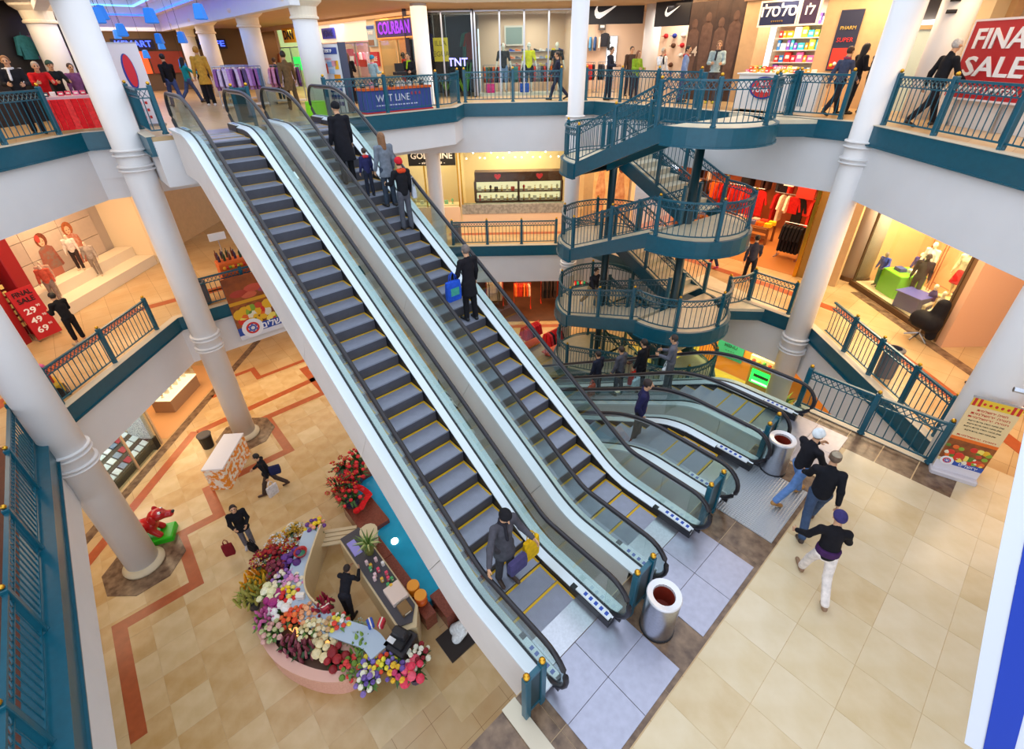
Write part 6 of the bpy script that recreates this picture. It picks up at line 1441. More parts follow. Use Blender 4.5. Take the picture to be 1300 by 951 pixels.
t = lthing(f, 'glass_counter', 'lit display counter with a brown base on the ground floor', 'counter', 15.6, 1.0); MB().bbox(-.9, .9, -.4, .4, 0, .55, .02).build('base', paint('9a7a60'), t); MB().box(-.9, .9, -.4, .4, .55, .6).build('lit_top', M('lit_cream', 'f8e8c4', .5, emit=.8), t); MB().box(-.88, .88, -.38, .38, .6, 1.0).build('glass_case', GLASS, t)
for i in range(6): trinket(i % 2, 0, 0, 0, 'f0e0d0', 'white trinket in the lit ground floor counter', 'trinkets in the ground floor counter').location = f.p(14.9 + i * .28, 1.0, .6)
for i, (z, c) in enumerate(((1.25, 'a8684c'), (.55, '4a48b8'))): sign(f, ['small rust poster at the ground floor shop corner', 'small violet poster at the ground floor shop corner'][i], 10.05, 10.4, z - .22, z + .28, -.1, c, None, 'ffffff', name='poster', cat='poster')
MB().box(-.06, .06, -.03, .03, 0, 2.9).build('wall_strip', paint('c02030'), tag(ob('trim_20', None, None, f.p(17.3, -.05, 0), f.a), kind='structure'))
spot(f.p(11.6, .8, 2.9), 45, (.9, .95, 1), 1.2); spot(f.p(15.6, 1.3, 2.9), 60, AMBER, 1.5)
f = F_B1
lbox(f, 'floor_covering', DKWOOD, -4, 5, 0, 5.5, 0, .008, kind='structure'); wall(f, 'wall_back', M('ground_shop_wall', '6a4430', .6), -5, 6, 5.2, 5.4, 0, 2.98)
RR = paint('d83818', .4)
for k_, (x, y, w) in enumerate(((-.9, 2.0, .9), (.6, 1.6, .9), (2.1, 2.2, .9), (-.3, 3.8, 1.2), (2.4, 4.0, 1.0), (3.6, 1.8, .9))):
    lb = ['red rack of pale jackets', 'red rack of orange tops on the dark floor', 'red rack of black coats by the stair', 'middle rack of mixed clothes', 'rear rack by the stair', 'red rack half hidden by the winding stair'][k_]
    rack(f, x - w / 2, x + w / 2, y, 1.45, lb, RR)
    for i in range(int(w / .12)): garment(f, x - w / 2 + .08 + i * .12, y, 1.37, PI / 2 + rnd.uniform(-.2, .2), rnd.choice([['c8a894', 'd8b8a0', '8a7a70'], ['e8501c', 'f07830', 'c83018', 'e8c8a8'], ['17161a', '241c20', '3c2c28'], ['c8603c', '6a4a3c', 'e8b890', '3c3034'], ['a83c2c', '2c2428', 'd8a080'], ['c82c2c', 'f0d8c0', '20b890']][k_]), 'garment on the ' + lb, lb, k_ in (0, 2), 1.05)
spot(f.p(0, 2.5, 2.9), 60, AMBER, 2); spot(f.p(2.5, 2.5, 2.9), 60, AMBER, 2)
for k_, (x, y) in enumerate(((.9, 19.2), (1.9, 18.6))):
    rz_ = .7
    t = thing('bargain_rack', ['red bargain rack beside the end of the long escalator', 'red bargain rack near the foot of the winding stair'][k_], 'rack', (x, y, 0), rz_)
    for s in (-1, 1): MB().tube([(s * .5, 0, 0), (s * .5, 0, 1.2)], .02, 6).build('upright', RR, t)
    MB().tube([(-.5, 0, 1.2), (.5, 0, 1.2)], .02, 6).build('rail', RR, t); MB().box(-.5, .5, -.25, .25, .1, .14).build('tray', RR, t)
    for i in range(8): garment(Fr((x, y), rz_, 0), -.43 + i * .12, 0, 1.13, PI / 2, rnd.choice(['d81c24', 'c8202c', '2c2830', 'e84048']), ['garment on the bargain rack beside the escalator end', 'garment on the bargain rack near the stair foot'][k_], 'garments on the bargain racks')
f = F_C1
YF = M('yellow_lit_floor', 'd8c458', .35, var=.06)  # green-yellow light falling on this floor, put into its colour
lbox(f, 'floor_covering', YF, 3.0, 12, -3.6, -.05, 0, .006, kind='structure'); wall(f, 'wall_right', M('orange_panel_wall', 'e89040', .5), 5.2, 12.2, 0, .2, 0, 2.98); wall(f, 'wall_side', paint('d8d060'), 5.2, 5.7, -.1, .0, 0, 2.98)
sign(f, 'teal notice board with dark lettering on the orange wall', 6.5, 7.6, .75, 1.55, -.02, '2a9a8c', [('MENU', 0, .2, .2, '145a54'), ('- - - -', 0, -.02, .18, '145a54'), ('OPEN', 0, -.25, .16, 'd8c83c')], '145a54')
for (v0, c) in ((-1.2, 'a8682c'), (-2.2, '7a5a2c')): lbox(f, 'floor_stripe', paint(c), 4, 12, v0, v0 + .22, .0, .012, kind='structure')
t = lthing(f, 'ticket_machine', 'gold kiosk machine with a glowing green screen on the ground floor', 'machine', 8.75, -.75)
MB().bbox(-.5, .5, -.25, .25, 0, 1.6, .03).build('cabinet', M('gold_cabinet', 'a8843c', .4), t); MB().box(-.38, .38, -.27, -.25, .75, 1.35).build('green_screen', M('green_screen', '20e84c', .4, emit=2.5), t)
MB().box(-.28, .28, -.28, -.27, 1.05, 1.18).build('dark_oval', paint('0c4a1c'), t); MB().box(-.3, .3, -.28, -.27, .8, .88).build('white_bar', paint('f0fff4', .4, 1), t); MB().box(-.55, .55, -.3, .28, 1.6, 1.9).build('header', paint('e8dcb0'), t)
for i in range(5): MB().sph((-.4 + i * .2, -.31, 1.75), .07, 8, 5).build('header_motif', paint(['d84c3c', 'e8b83c', '50a04c'][i % 3]), t)
t = lthing(f, 'potted_plant', 'leafy green plant behind the end of the descending escalator', 'plant', 9.9, -1.6); MB().lathe([(.18, 0), (.24, .35), (.2, .35)], 12).build('pot', paint('6a5040'), t)
for k_ in range(16):
    a = k_ * 2.4; MB().tube([(0, 0, .33), (.12 * math.cos(a), .12 * math.sin(a), .7 + .03 * k_), (.35 * math.cos(a), .35 * math.sin(a), .8 + .04 * k_)], [.02, .05, .006], 5).build('leaf', paint(['4a7a2c', '3c6a24', 'a8b83c'][k_ % 3]), t)
spot(f.p(7.5, -1.5, 2.9), 110, (1, .85, .35), 2)

# dark shop floor and goods behind the foreshortened railing
struct('floor_covering', MB().prism([(-10.72, 7.98), (-7.0, 3.78), (-4.75, 1.2), (-9.5, -2), (-17, 6)], Z2 - .003, Z2 + .006), M('dark_red_carpet', '5a2c1c', .6, var=.15))
ff = Fr((-9.6, 5.5), math.radians(-48.5), Z2)
t = thing('goods_shelf', 'low dark shelf of bright goods behind the foreshortened railing', 'shelf', ff.p(0, -.25, 0), ff.a); MB().box(-2.6, 2.6, -.25, .25, 0, .05).build('base_board', DKWOOD, t); MB().box(-2.6, 2.6, -.25, .25, .5, .55).build('shelf_board', DKWOOD, t)
for x in (-2.6, 0, 2.6): MB().box(x - .02, x + .02, -.25, .25, 0, .55).build('divider', DKWOOD, t)
for i in range(18): carton(ff, -2.45 + i * .285, -.25 + rnd.uniform(-.06, .06), .55, .2, .2, .2, rnd.choice(['b82c2c', 'e8d8c0', '2c2c34', '40b8c8', 'c8a060', '6a4a9a']), 'boxed goods on the shelf behind the foreshortened railing', 'goods on the low shelf')
struct('trim_30', band(MB(), [(-4.35, 1.0), (-10.9, 8.38)], Z2 + .012, Z2 + .05, -.13, .36), TEAL)
# ------------------------------------------------------------------ flower stall on the ground floor
LEAF = [M('leaf_%d' % i, c, .5, var=.2, scale=9) for i, c in enumerate(('3c6428', '2c4c22', '5c8438', '88983c'))]
BK = [M('bucket_%d' % i, c, .45) for i, c in enumerate(('3c3a40', '8a8894', 'b06848', '4a3a58'))]
_bloom = {}
def bloom(kind, col):
    k_ = (kind, col)
    if k_ in _bloom: return _bloom[k_]
    m = MB()
    if kind == 'rose': m.lathe([(.012, -.03), (.04, -.01), (.045, .015), (.03, .035), (.006, .03)], 7)
    elif kind == 'daisy':
        for i in range(7):
            a = i * 2 * PI / 7; c, s = math.cos(a), math.sin(a); m.add([(.01 * c, .01 * s, 0), (.055 * c - .02 * s, .055 * s + .02 * c, .012), (.07 * c, .07 * s, .005), (.055 * c + .02 * s, .055 * s - .02 * c, .012), (.04 * c, .04 * s, -.012)], [(0, 3, 2, 1), (0, 1, 2, 4), (0, 4, 2, 3)])
        m.lathe([(.018, 0), (.016, .016), (.004, .02)], 6, mi=1)
    elif kind == 'spike': m.lathe([(.012, -.1), (.028, -.06), (.026, .05), (.006, .11)], 6)
    else: m.lathe([(.01, -.06), (.08, -.03), (.1, .02), (.07, .07), (.01, .09)], 9)
    _bloom[k_] = m.mesh('bloom', [M('petal_' + col, col, .6, var=.15, scale=20), M('petal_heart', 'c89a28', .6)])
    return _bloom[k_]
def bouquet(x, y, z, r, h, kind, cols, leaf, label, n=14, pot=True, spiky=False, bs=1.0):
    t = thing('flower_bouquet', label, 'flowers', (x, y, z), rnd.uniform(0, 6), None)
    if pot: MB().lathe([(r * .42, 0), (r * .5, h * .45), (r * .55, h * .48), (r * .42, h * .44)], 10).build('bucket', BK[int(rnd.random() * 4)], t)
    m = MB(); R2 = random.Random(sum(map(ord, label)))
    for i in range(26 if not spiky else 34):
        a = R2.uniform(0, 2 * PI); q = R2.uniform(.2, 1) * r; zz_ = h * R2.uniform(.55, .95)
        c, s = math.cos(a), math.sin(a); w = .02 if spiky else .045
        b0 = (c * q * .25, s * q * .25, h * .38); mid = (c * q * .7, s * q * .7, zz_ + (.06 if spiky else 0)); tip = (c * q * 1.25, s * q * 1.25, zz_ + (.12 if spiky else -.04))
        m.add([b0, (mid[0] - s * w, mid[1] + c * w, mid[2]), tip, (mid[0] + s * w, mid[1] - c * w, mid[2]), (mid[0], mid[1], mid[2] - .025)], [(0, 3, 2, 1), (0, 1, 2, 4), (0, 4, 2, 3)])
    f_ = m.build('foliage', LEAF[leaf], t); f_['kind'] = 'stuff'
    for i in range(n):
        a = i * 2.39996; q = r * math.sqrt((i + .5) / n); zz_ = h * (1.0 - .28 * (q / r) ** 2) + R2.uniform(-.03, .03)
        me = bloom(kind, cols[i % len(cols)])
        o = ob('bloom', me, t, (q * math.cos(a), q * math.sin(a), zz_)); o.rotation_euler = (R2.uniform(-.4, .4), R2.uniform(-.4, .4), a); sc = bs * R2.uniform(.85, 1.3); o.scale = (sc, sc, sc)
    return t
# curved counter with pale blue top, cream back panel, outer tier of steps and the pink planter
inner = [(-5.40, 8.62), (-5.38, 7.84), (-5.27, 6.97), (-4.82, 6.42), (-3.93, 6.06), (-3.22, 5.82), (-2.87, 5.51)]
def smooth(P, n=4):
    out = []
    for i in range(len(P) - 1):
        p0, p1, p2, p3 = P[max(i - 1, 0)], P[i], P[i + 1], P[min(i + 2, len(P) - 1)]
        for k in range(n):
            t = k / n; out.append(tuple(.5 * ((2 * p1[j]) + (-p0[j] + p2[j]) * t + (2 * p0[j] - 5 * p1[j] + 4 * p2[j] - p3[j]) * t * t + (-p0[j] + 3 * p1[j] - 3 * p2[j] + p3[j]) * t ** 3) for j in (0, 1)))
    return out + [P[-1]]
cs = smooth(inner)
ct = thing('flower_counter', 'curved florist counter with a pale blue top and tiered outer steps', 'counter', (0, 0, 0))
BLUETOP = M('pale_blue_top', 'b4c8dc', .3)
band(MB(), cs, .78, .82, -.42, .02).build('worktop', BLUETOP, ct)
band(MB(), cs, .06, .78, -.38, .0).build('counter_body', M('cream_laminate', 'd8c49c', .45), ct)
band(MB(), cs[:14], .0, .95, .02, .06).build('cream_screen', M('cream_laminate', 'd8c49c', .45), ct)
band(MB(), cs[:-7], 0, .42, -1.1, -.42).build('outer_step', M('step_brown', '7a5a4a', .6), ct)
pk = smooth([(-5.98, 5.99), (-5.3, 5.38), (-4.41, 5.02), (-3.71, 5.0), (-3.42, 5.32), (-3.75, 5.62), (-4.25, 5.62)])
pt = thing('flower_planter', 'curved pink terrazzo planter wall at the front of the flower stall', 'planter', (0, 0, 0))
band(MB(), pk, 0, .58, -.05, .10).build('planter_wall', M('pink_terrazzo', 'd89c88', .4, col2='e8b4a0', scale=25), pt); band(MB(), pk, .58, .62, -.08, .13).build('rim', M('pink_terrazzo_rim', 'e4b4a4', .4), pt)
BQ = [(-5.59, 8.7), (-6.15, 8.53), (-6.43, 8.17), (-6.45, 7.86), (-6.63, 7.66), (-6.0, 8.04), (-6.68, 7.31), (-6.65, 6.9), (-6.13, 7.43), (-5.82, 7.69), (-5.85, 7.15), (-5.55, 7.0), (-6.0, 6.71), (-5.56, 6.7), (-5.79, 6.53), (-5.88, 6.13), (-5.56, 5.87), (-5.11, 5.65), (-4.76, 5.53), (-5.6, 6.34), (-5.24, 6.19), (-4.94, 6.25), (-4.61, 6.4), (-4.72, 5.89), (-4.39, 5.89), (-4.12, 6.01), (-3.72, 5.88), (-4.34, 5.58), (-4.0, 5.38), (-3.53, 5.62), (-3.18, 5.14), (-2.86, 5.24), (-2.57, 5.05), (-3.2, 4.91), (-2.2, 5.35), (-2.23, 5.04), (-3.6, 5.14)]
SP = [('rose', ['f0d020', '6a3a8a', 'f0a080'], 0, 'yellow and violet posy at the tip of the flower counter'), ('daisy', ['f0f0e8', 'e8c83c'], 1, 'white and yellow daisies in dark foliage'), ('daisy', ['f4f4f0', 'f0b020', 'e87020'], 0, 'white lilies mixed with orange gerberas'),
      ('rose', ['a81820', '8a1420'], 1, 'deep red roses among the white lilies'), ('daisy', ['7a1c2c', 'c83040', 'f0d8c0'], 1, 'maroon lilies at the outer edge of the stall'), ('daisy', ['f4f4f0', 'd82c2c'], 0, 'white star lilies with a red bow'),
      ('spike', ['f0a818', 'e88c10', 'f4c030'], 3, 'big orange-yellow spray spilling outward'), ('spike', ['a8a048'], 3, 'spiky pale aloe fan beside the orange spray'), ('rose', ['6a1c30', '8a2c48'], 1, 'wine-red posy next to the violet globe'),
      ('ball', ['5a2c7a', '6a3a94'], 1, 'violet globe bouquet by the counter'), ('rose', ['e8e0c8', 'c8b0d8', '9a6ab8'], 0, 'cream and lilac roses in the middle of the stall'), ('rose', ['d890c0', 'f0e8d0', 'e8a0d0'], 1, 'pink and cream roses in very dark foliage'),
      ('ball', ['e8e8b8', 'f0f0d0'], 2, 'cream hydrangea heads on pale green leaves'), ('rose', ['f0d020', 'd82c2c', 'f0e060'], 2, 'small yellow and red buds beside the counter'), ('ball', ['a82c7c', '94206a'], 0, 'single magenta hydrangea head in dark leaves'),
      ('spike', ['d878b0', 'c860a0'], 2, 'pink heather fringe at the outer edge'), ('rose', ['d8a8a0', 'b8c088'], 2, 'dusty pink and green succulents'), ('spike', ['8a3c50', 'a05868'], 1, 'maroon heather in the pink planter'),
      ('spike', ['7a3440', '9a5058'], 1, 'dark red heather beside the cream box'), ('ball', ['f0f0ec'], 0, 'white globe vases with dark mouths'), ('rose', ['e8502c', 'f07838'], 0, 'orange-red posies along the lit shelf'),
      ('rose', ['f0b080', 'e8a070'], 1, 'peach roses behind the lit shelf'), ('spike', ['8a1430', 'a81c3c'], 0, 'tall crimson celosia spikes'), ('rose', ['f0e8c0', 'd8c890'], 2, 'cream posies on the lit shelf'), ('rose', ['e8d8b0', 'c8a070'], 1, 'tan dried posies on the lit shelf'),
      ('rose', ['f0e050', 'e84838', 'f4f0e8'], 2, 'lemon and red posy on the blue counter'), ('daisy', ['e8f0e8', 'b8d0a8'], 2, 'airy white and green sprigs on the blue counter'), ('ball', ['e8d8a8'], 0, 'cream teddy-coloured globe in the planter'), ('ball', ['8a1820', 'a02028'], 1, 'dark red globe inside the pink planter'),
      ('spike', ['6a8c30', '88a840'], 2, 'trailing green foliage bunch'), ('rose', ['f0d840', '7a6ac0', 'e8e8b0'], 2, 'yellow and lavender mix beside the pink planter'), ('rose', ['e8e040', '8a7ac8', 'e85030'], 2, 'many-coloured posy beside the black till'),
      ('rose', ['f0c030', 'c83c70', '6a50a0'], 0, 'bright mixed posy in front of the till'), ('rose', ['6a50a0', '8a70b8', 'f0f0d8'], 2, 'lavender posy at the rim of the pink planter'), ('rose', ['f0f0e0', 'e8e8d0', '8a1828'], 1, 'white roses beside the black till'),
      ('ball', ['e83c5c', 'f06078'], 0, 'hot pink globe at the end of the stall'), ('rose', ['d83c3c', '6a8a30'], 2, 'red berries in green at the planter tip')]
for (x, y), (kd, cl_, lf, lb) in zip(BQ, SP):
    inside = kd in ('spike', 'ball')
    big = 'big' in lb or 'aloe' in lb
    bouquet(x, y, .42 if y > 5.75 and x < -4 and not big else (.02 if big else .3), .36 if big else .27, .62 if big else .48, kd, cl_, lf, lb, 26 if big else (7 if kd == 'ball' else 17), True, 'aloe' in lb, 1.25 if kd != 'ball' else .95)
# till, lit shelf, basket and oddments on the counter
t = thing('cash_register', 'black till with papers at the end of the flower counter', 'till', (-2.62, 5.62, 0), -.5)
MB().bbox(-.28, .28, -.28, .28, 0, .82, .02).build('stand', paint('2c2a30'), t); MB().bbox(-.2, .2, -.2, .2, .82, .94, .015).build('drawer', BLACK, t); MB().bbox(-.17, .17, -.05, .12, .94, 1.12, .03).build('keyboard', paint('26262c'), t); MB().box(-.2, -.02, -.2, -.08, .945, .95).build('paper', paint('e8ecf0'), t)
band(MB(), smooth([(-5.35, 6.05), (-4.7, 5.7), (-3.9, 5.72)]), .5, .54, 0, .12).build('lit_shelf', M('shelf_lamp', 'f8b060', .5, emit=1.2), ct)
t = thing('wicker_basket', 'round red basket with a green lining on the blue counter', 'basket', (-5.62, 7.78, .82)); MB().lathe([(.12, 0), (.16, .1), (.17, .12), (.14, .1), (.1, .03)], 14).build('bowl', paint('b82c2c'), t); MB().lathe([(.11, .04), (.01, .06)], 12).build('lining', paint('2f7a5a'), t)
for i, (x, y, c, lb) in enumerate(((-5.2, 6.62, 'e8e4e0', 'white lidded jar beside the counter curve'), (-4.5, 6.33, 'b83040', 'crimson wrapped parcel on the blue counter'), (-3.1, 5.95, 'c8283c', 'red wrapped parcel near the till'), (-3.35, 5.95, '2c50b8', 'blue ribbon reel near the till'))):
    t = thing('wrapped_parcel' if i else 'lidded_jar', lb, 'parcel' if i else 'jar', (x, y, .82), i * .7); MB().bbox(-.1, .1, -.07, .07, 0, .14, .02).build('body', paint(c), t); MB().box(-.102, .102, -.015, .015, .0, .145).build('ribbon', paint('f0e8d8'), t)
# straight counter and its goods
t = thing('sales_counter', 'straight cream florist counter with a dark top beside the fountain', 'counter', (*UV(-1.34, 5.05), 0), VANG)
MB().prism([(-.32, -1.55), (.02, -1.7), (.3, -1.3), (.3, 1.6), (-.32, 1.6)], 0, .86).build('body', M('cream_laminate', 'd8c49c', .45), t); MB().prism([(-.28, -1.45), (.0, -1.55), (.26, -1.25), (.26, 1.62), (-.28, 1.62)], .86, .9).build('dark_top', paint('4a4850', .35), t)
cf = Fr(UV(-1.34, 5.05), VANG, 0)
for i, (x, y, w, d, h, c, lb) in enumerate(((-.12, 1.1, .22, .5, .03, '9a94e0', 'lilac sheet of wrapping paper on the dark counter'), (.05, -.75, .4, .5, .12, 'e8d4c8', 'tray of pale gift boxes on the dark counter'), (.02, -1.2, .25, .3, .1, '8a6a40', 'wooden tray on the dark counter'))):
    carton(cf, x, y, .9, w, d, h, c, lb, None, 'gift_tray', 'tray').pop('group', None)
for i in range(14): carton(cf, rnd.uniform(-.15, .2), .45 - i * .075, .9, .07, .07, .14, rnd.choice(['e84c6c', 'f0d0d8', 'f4f0f0', 'c83048', 'e8b840', '50a868']), 'small gift bottle on the dark counter', 'gift bottles on the dark counter', 'gift_bottle', 'bottle')
t = thing('potted_plant', 'spiky striped house plant in an olive pot on the dark counter', 'plant', (*UV(-1.22, 5.75), .9)); MB().lathe([(.1, 0), (.14, .24), (.12, .24)], 12).build('pot', paint('7a7a3c'), t)
for k_ in range(18):
    a = k_ * 2.4; MB().tube([(0, 0, .22), (.12 * math.cos(a), .12 * math.sin(a), .45), (.36 * math.cos(a), .36 * math.sin(a), .4 + .012 * k_)], [.015, .03, .004], 5).build('leaf', paint(['6a8a3c', 'b8c07c', '4c6c2c'][k_ % 3]), t)
for i, z in enumerate((0, .28)): t = thing('clay_pot', ['orange bulb-shaped vase on the fountain rim', 'deep orange bulb-shaped vase beside its twin'][i], 'vase', (*UV(-.84, 4.3 - z * 1.2), .46)); MB().lathe([(.1, 0), (.15, .08), (.12, .18), (.08, .2), (.16, .28), (.13, .34), (.1, .3)], 16).build('body', paint(['e88a14', 'd8601c'][i], .3), t, smooth=True); MB().lathe([(.13, .33), (.15, .345), (.12, .35)], 16).build('lip', paint('f0a030'), t)
t = thing('bench', 'pale slatted bench beside the red flower bed', 'bench', (*UV(-1.55, 7.2), 0), VANG - .55)
for i in range(4): MB().bbox(-.5, .5, -.28 + i * .14, -.17 + i * .14, .42, .46, .01).build('slat', paint('d0bc98'), t)
for s in (-1, 1): MB().box(s * .42 - .03, s * .42 + .03, -.25, .25, 0, .42).build('leg', STEEL, t)
t = thing('flower_sack', 'cream paper sleeve standing beside the house plant', 'sleeve', (*UV(-.95, 6.35), 0)); MB().lathe([(.12, 0), (.2, .5), (.24, .95), (.22, .95)], 12).build('sleeve', paint('d8c8a4'), t); MB().lathe([(.2, .6), (.205, .62), (.2, .64)], 12).build('tie', paint('a8884c'), t)
# fountain
GRAN = M('red_granite', '8c4a3a', .25, col2='6e382c', scale=30)
t = thing('fountain', 'sunken fountain with red granite rim and bright blue water under the escalator', 'fountain', (*UV(0, 0), 0), VANG)
for (x0, x1, y0, y1) in ((-1.0, -.7, 3.55, 6.7), (-1.0, -.2, 6.7, 8.1), (1.6, 1.9, 3.3, 9.0), (-.2, 1.9, 8.7, 9.0), (-.6, 1.6, 3.25, 4.0)):
    n = max(1, int(max(x1 - x0, y1 - y0) / .8))
    for i in range(n):
        if y1 - y0 > x1 - x0: MB().bbox(x0, x1, y0 + (y1 - y0) * i / n + .003, y0 + (y1 - y0) * (i + 1) / n - .003, 0, .45, .01).build('rim_block', GRAN, t)
        else: MB().bbox(x0 + (x1 - x0) * i / n + .003, x0 + (x1 - x0) * (i + 1) / n - .003, y0, y1, 0, .45, .01).build('rim_block', GRAN, t)
MB().box(-.72, 1.62, 3.95, 8.72, .02, .3).build('water', M('pool_water', '1f9ec8', .12, var=.06, scale=3, bump=.15, bscale=7), t)
MB().box(-.98, .6, 2.55, 3.24, 0, .03).build('dark_drain', paint('241a18', .3), t)
v_, f_ = sdf([('c', (-.5, 3.1, .05), (-.35, 2.95, .3), .14, .1), ('c', (-.6, 2.9, .05), (-.4, 2.85, .15), .12, .08)], .03, .06)
ob('splash', npmesh([(v_, f_, 0)], [M('foam', 'dfe4e6', .25, var=.2, scale=20, bump=1, bscale=40)], 'splash'), t)
MB().lathe([(.1, 0), (.1, .04), (.02, .06)], 12).build('pool_lamp', M('pool_lamp', 'fff0d0', .4, emit=3), t, (-.42, 6.05, .3))
for i, (v_, u_) in enumerate(((-.75, 7.95), (-.55, 8.4), (-.2, 8.8), (-.85, 8.5), (.1, 9.3), (-.4, 9.2))):
    bouquet(*UV(v_, u_), .2, .42, .75 + .1 * (i % 2), 'daisy' if i % 2 else 'rose', ['d01c24', 'e83038'], [0, 1][i % 2], ['scarlet poinsettia', 'scarlet lily clump', 'red-berried shrub', 'dark-leaved red plant', 'tall red-flowered shrub', 'bushy red begonia'][i] + [' nearest the slatted bench', ' behind the red ribbon', ' under the escalator edge', ' at the outer side of the flower bed', ' farthest under the escalator', ' in the middle of the flower bed'][i], 12, True, i == 3, 1.3)
t = thing('ribbon', 'wide red ribbon trailing along the flower bed by the fountain', 'ribbon', (*UV(-.6, 7.6), .5), VANG); MB().add([p for i in range(13) for p in ((-.25 + .3 * math.sin(i * .5) + i * .06, i * .13 - .2, .1 * math.sin(i * 1.1) + .15), (-.05 + .3 * math.sin(i * .5) + i * .06, i * .13 - .25, .1 * math.sin(i * 1.1 + .4) + .12))], [(2 * i, 2 * i + 1, 2 * i + 3, 2 * i + 2) for i in range(12)]).build('band', cloth('d81c20'), t); MB().sph((-.2, -.15, .15), (.12, .1, .08), 8, 5).build('bow', cloth('d81c20'), t)
# ------------------------------------------------------------------ other furniture
for i, (x, y, lb) in enumerate(((2.05, 3.78, 'tall brushed steel bin with a dark red mouth beside the long rising escalators'), (5.2, 6.8, 'brushed steel bin with a dark red mouth between the two descending escalators'))):
    t = thing('steel_bin', lb, 'bin', (x, y, Z2)); MB().lathe([(.235, 0), (.24, .03), (.24, .76), (.235, .78)], 28, cap=False).build('drum', STEEL, t, smooth=True); MB().lathe([(.24, .76), (.245, .79), (.235, .81), (.155, .79), (.15, .75)], 28, cap=False).build('rim', M('bin_rim', 'dcdce0', .3, .3), t); MB().lathe([(.155, .785), (.15, .6), (.14, .45), (.01, .44)], 20, cap=False).build('red_liner', paint('8a3020', .4), t); MB().lathe([(.25, 0), (.25, .03)], 28).build('base_ring', BLACK, t)
t = thing('promotion_table', 'white-topped table with an orange flower print on its sides', 'table', (-9.55, 11.53, 0), math.radians(94))
PR = M('orange_print', 'e89028', .5, col2='f0ece4', scale=7, contrast=4)
MB().bbox(-.83, .83, -.33, .33, .9, .95, .01).build('table_top', paint('e8e6ec', .35), t)
for a in ((-.8, .8, -.31, -.29), (-.8, .8, .29, .31), (-.8, -.78, -.29, .29), (.78, .8, -.29, .29)): MB().box(*a, 0, .9).build('printed_panel', PR, t)
t = thing('waste_bin', 'small black bin beside the white-topped table', 'bin', (-11.0, 12.75, 0)); MB().lathe([(.18, 0), (.22, .55), (.2, .55)], 16).build('drum', BLACK, t); MB().lathe([(.22, .53), (.24, .56), (.2, .58)], 16).build('rim', paint('3a3a40'), t)
# red dog ride
t = thing('dog_ride', 'shiny red dog-shaped kiddie ride on a green base behind the column', 'ride', (-10.62, 8.92, .014), math.radians(20)); t.scale = (.86, .86, .86)
REDG = M('glossy_red', 'b8161c', .18, spec=.6)
MB().bbox(-.6, .75, -.35, .35, 0, .22, .04).build('green_base', paint('2fb81c', .35), t)
v_, f_ = sdf([('c', (-.45, 0, .62), (.2, 0, .68), .24, .26), ('c', (.2, 0, .75), (.42, 0, .98), .17, .17), ('e', (.52, 0, 1.02), (.26, .22, .21)), ('c', (.62, 0, .96), (.86, 0, .93), .13, .12), ('c', (-.6, 0, .7), (-.95, .05, .95), .07, .04), ('c', (.25, .17, .5), (.4, .19, .28), .1, .1), ('c', (.25, -.17, .5), (.4, -.19, .28), .1, .1), ('c', (-.4, .18, .5), (-.3, .2, .28), .13, .1), ('c', (-.4, -.18, .5), (-.3, -.2, .28), .13, .1)], .025, .06)
ob('dog_body', npmesh([(v_, f_, 0)], [REDG], 'dog_body'), t)
for s in (-1, 1):
    MB().sph((.42, s * .24, 1.0), (.1, .05, .2), 10, 7).build('ear', REDG, t, smooth=True); e = MB().sph((.64, s * .1, 1.14), .055, 10, 7).build('eye', paint('f4f4f4', .3), t); MB().sph((.68, s * .1, 1.15), .028, 8, 6).build('pupil', BLACK, e)
MB().sph((.97, 0, .99), (.05, .07, .05), 10, 7).build('nose', BLACK, t, smooth=True)
# banners
def fruit_print(par, x0, x1, z0, z1, y, seed, n=34):
    R2 = random.Random(seed); m = {}
    MB().box(x0, x1, y, y + .004, z0, z1).build('print_ground', M('print_basket_brown', 'a85c20', .5, col2='6a3414', scale=6), par)
    for i in range(n):
        c = R2.choice(['d83020', 'e8b020', '88a830', 'e86820', 'f0d860', 'c84828', 'e8dcc0', '5c7c28'])
        rx = R2.uniform(.05, .1) * (x1 - x0); m.setdefault(c, MB()).lathe([(rx, 0), (rx * .8, .004), (.003, .006)], 10, (R2.uniform(x0 + rx, x1 - rx), R2.uniform(z0, z0 + (z1 - z0) * .75) + 0, 0))
    for c, b in m.items():
        o = b.build('fruit_print', paint(c, .5), par, (0, y, 0)); o.rotation_euler = (PI / 2, 0, 0); o['kind'] = 'stuff'
def logo(par, x, y, z, r):
    for rr, c, d in ((r, 'eceaee', 0), (r * .62, 'd83028', .003), (r * .42, 'f0ece8', .005)):
        o = MB().lathe([(rr, 0), (rr, .004 + d)], 20).build('round_emblem', paint(c, .5), par, (x, y, z)); o.rotation_euler = (PI / 2, 0, 0)
    m = MB(); q = r * .45
    for a0 in (PI / 2, -PI / 2):
        pts = [(q * math.cos(a0 + i * 2 * PI / 3), q * math.sin(a0 + i * 2 * PI / 3)) for i in range(3)]
        for i in range(3): m.tube([(pts[i][0], 0, pts[i][1]), (pts[(i + 1) % 3][0], 0, pts[(i + 1) % 3][1])], r * .05, 4)
    m.build('star_outline', paint('2c4aa8'), par, (x, y - .012, z))
t = thing('standing_banner', 'standing banner with a fruit basket picture in front of the column', 'banner', (8.6, 6.52, Z2), math.radians(-33))
MB().box(-.34, .34, -.01, .01, .1, 1.82).build('sheet', paint('e8cc98', .6), t); MB().bbox(-.36, .36, -.12, .12, 0, .1, .03).build('base', paint('cfc8cc', .4), t); MB().box(-.35, .35, -.015, .015, 1.82, 1.85).build('top_bar', STEEL, t)
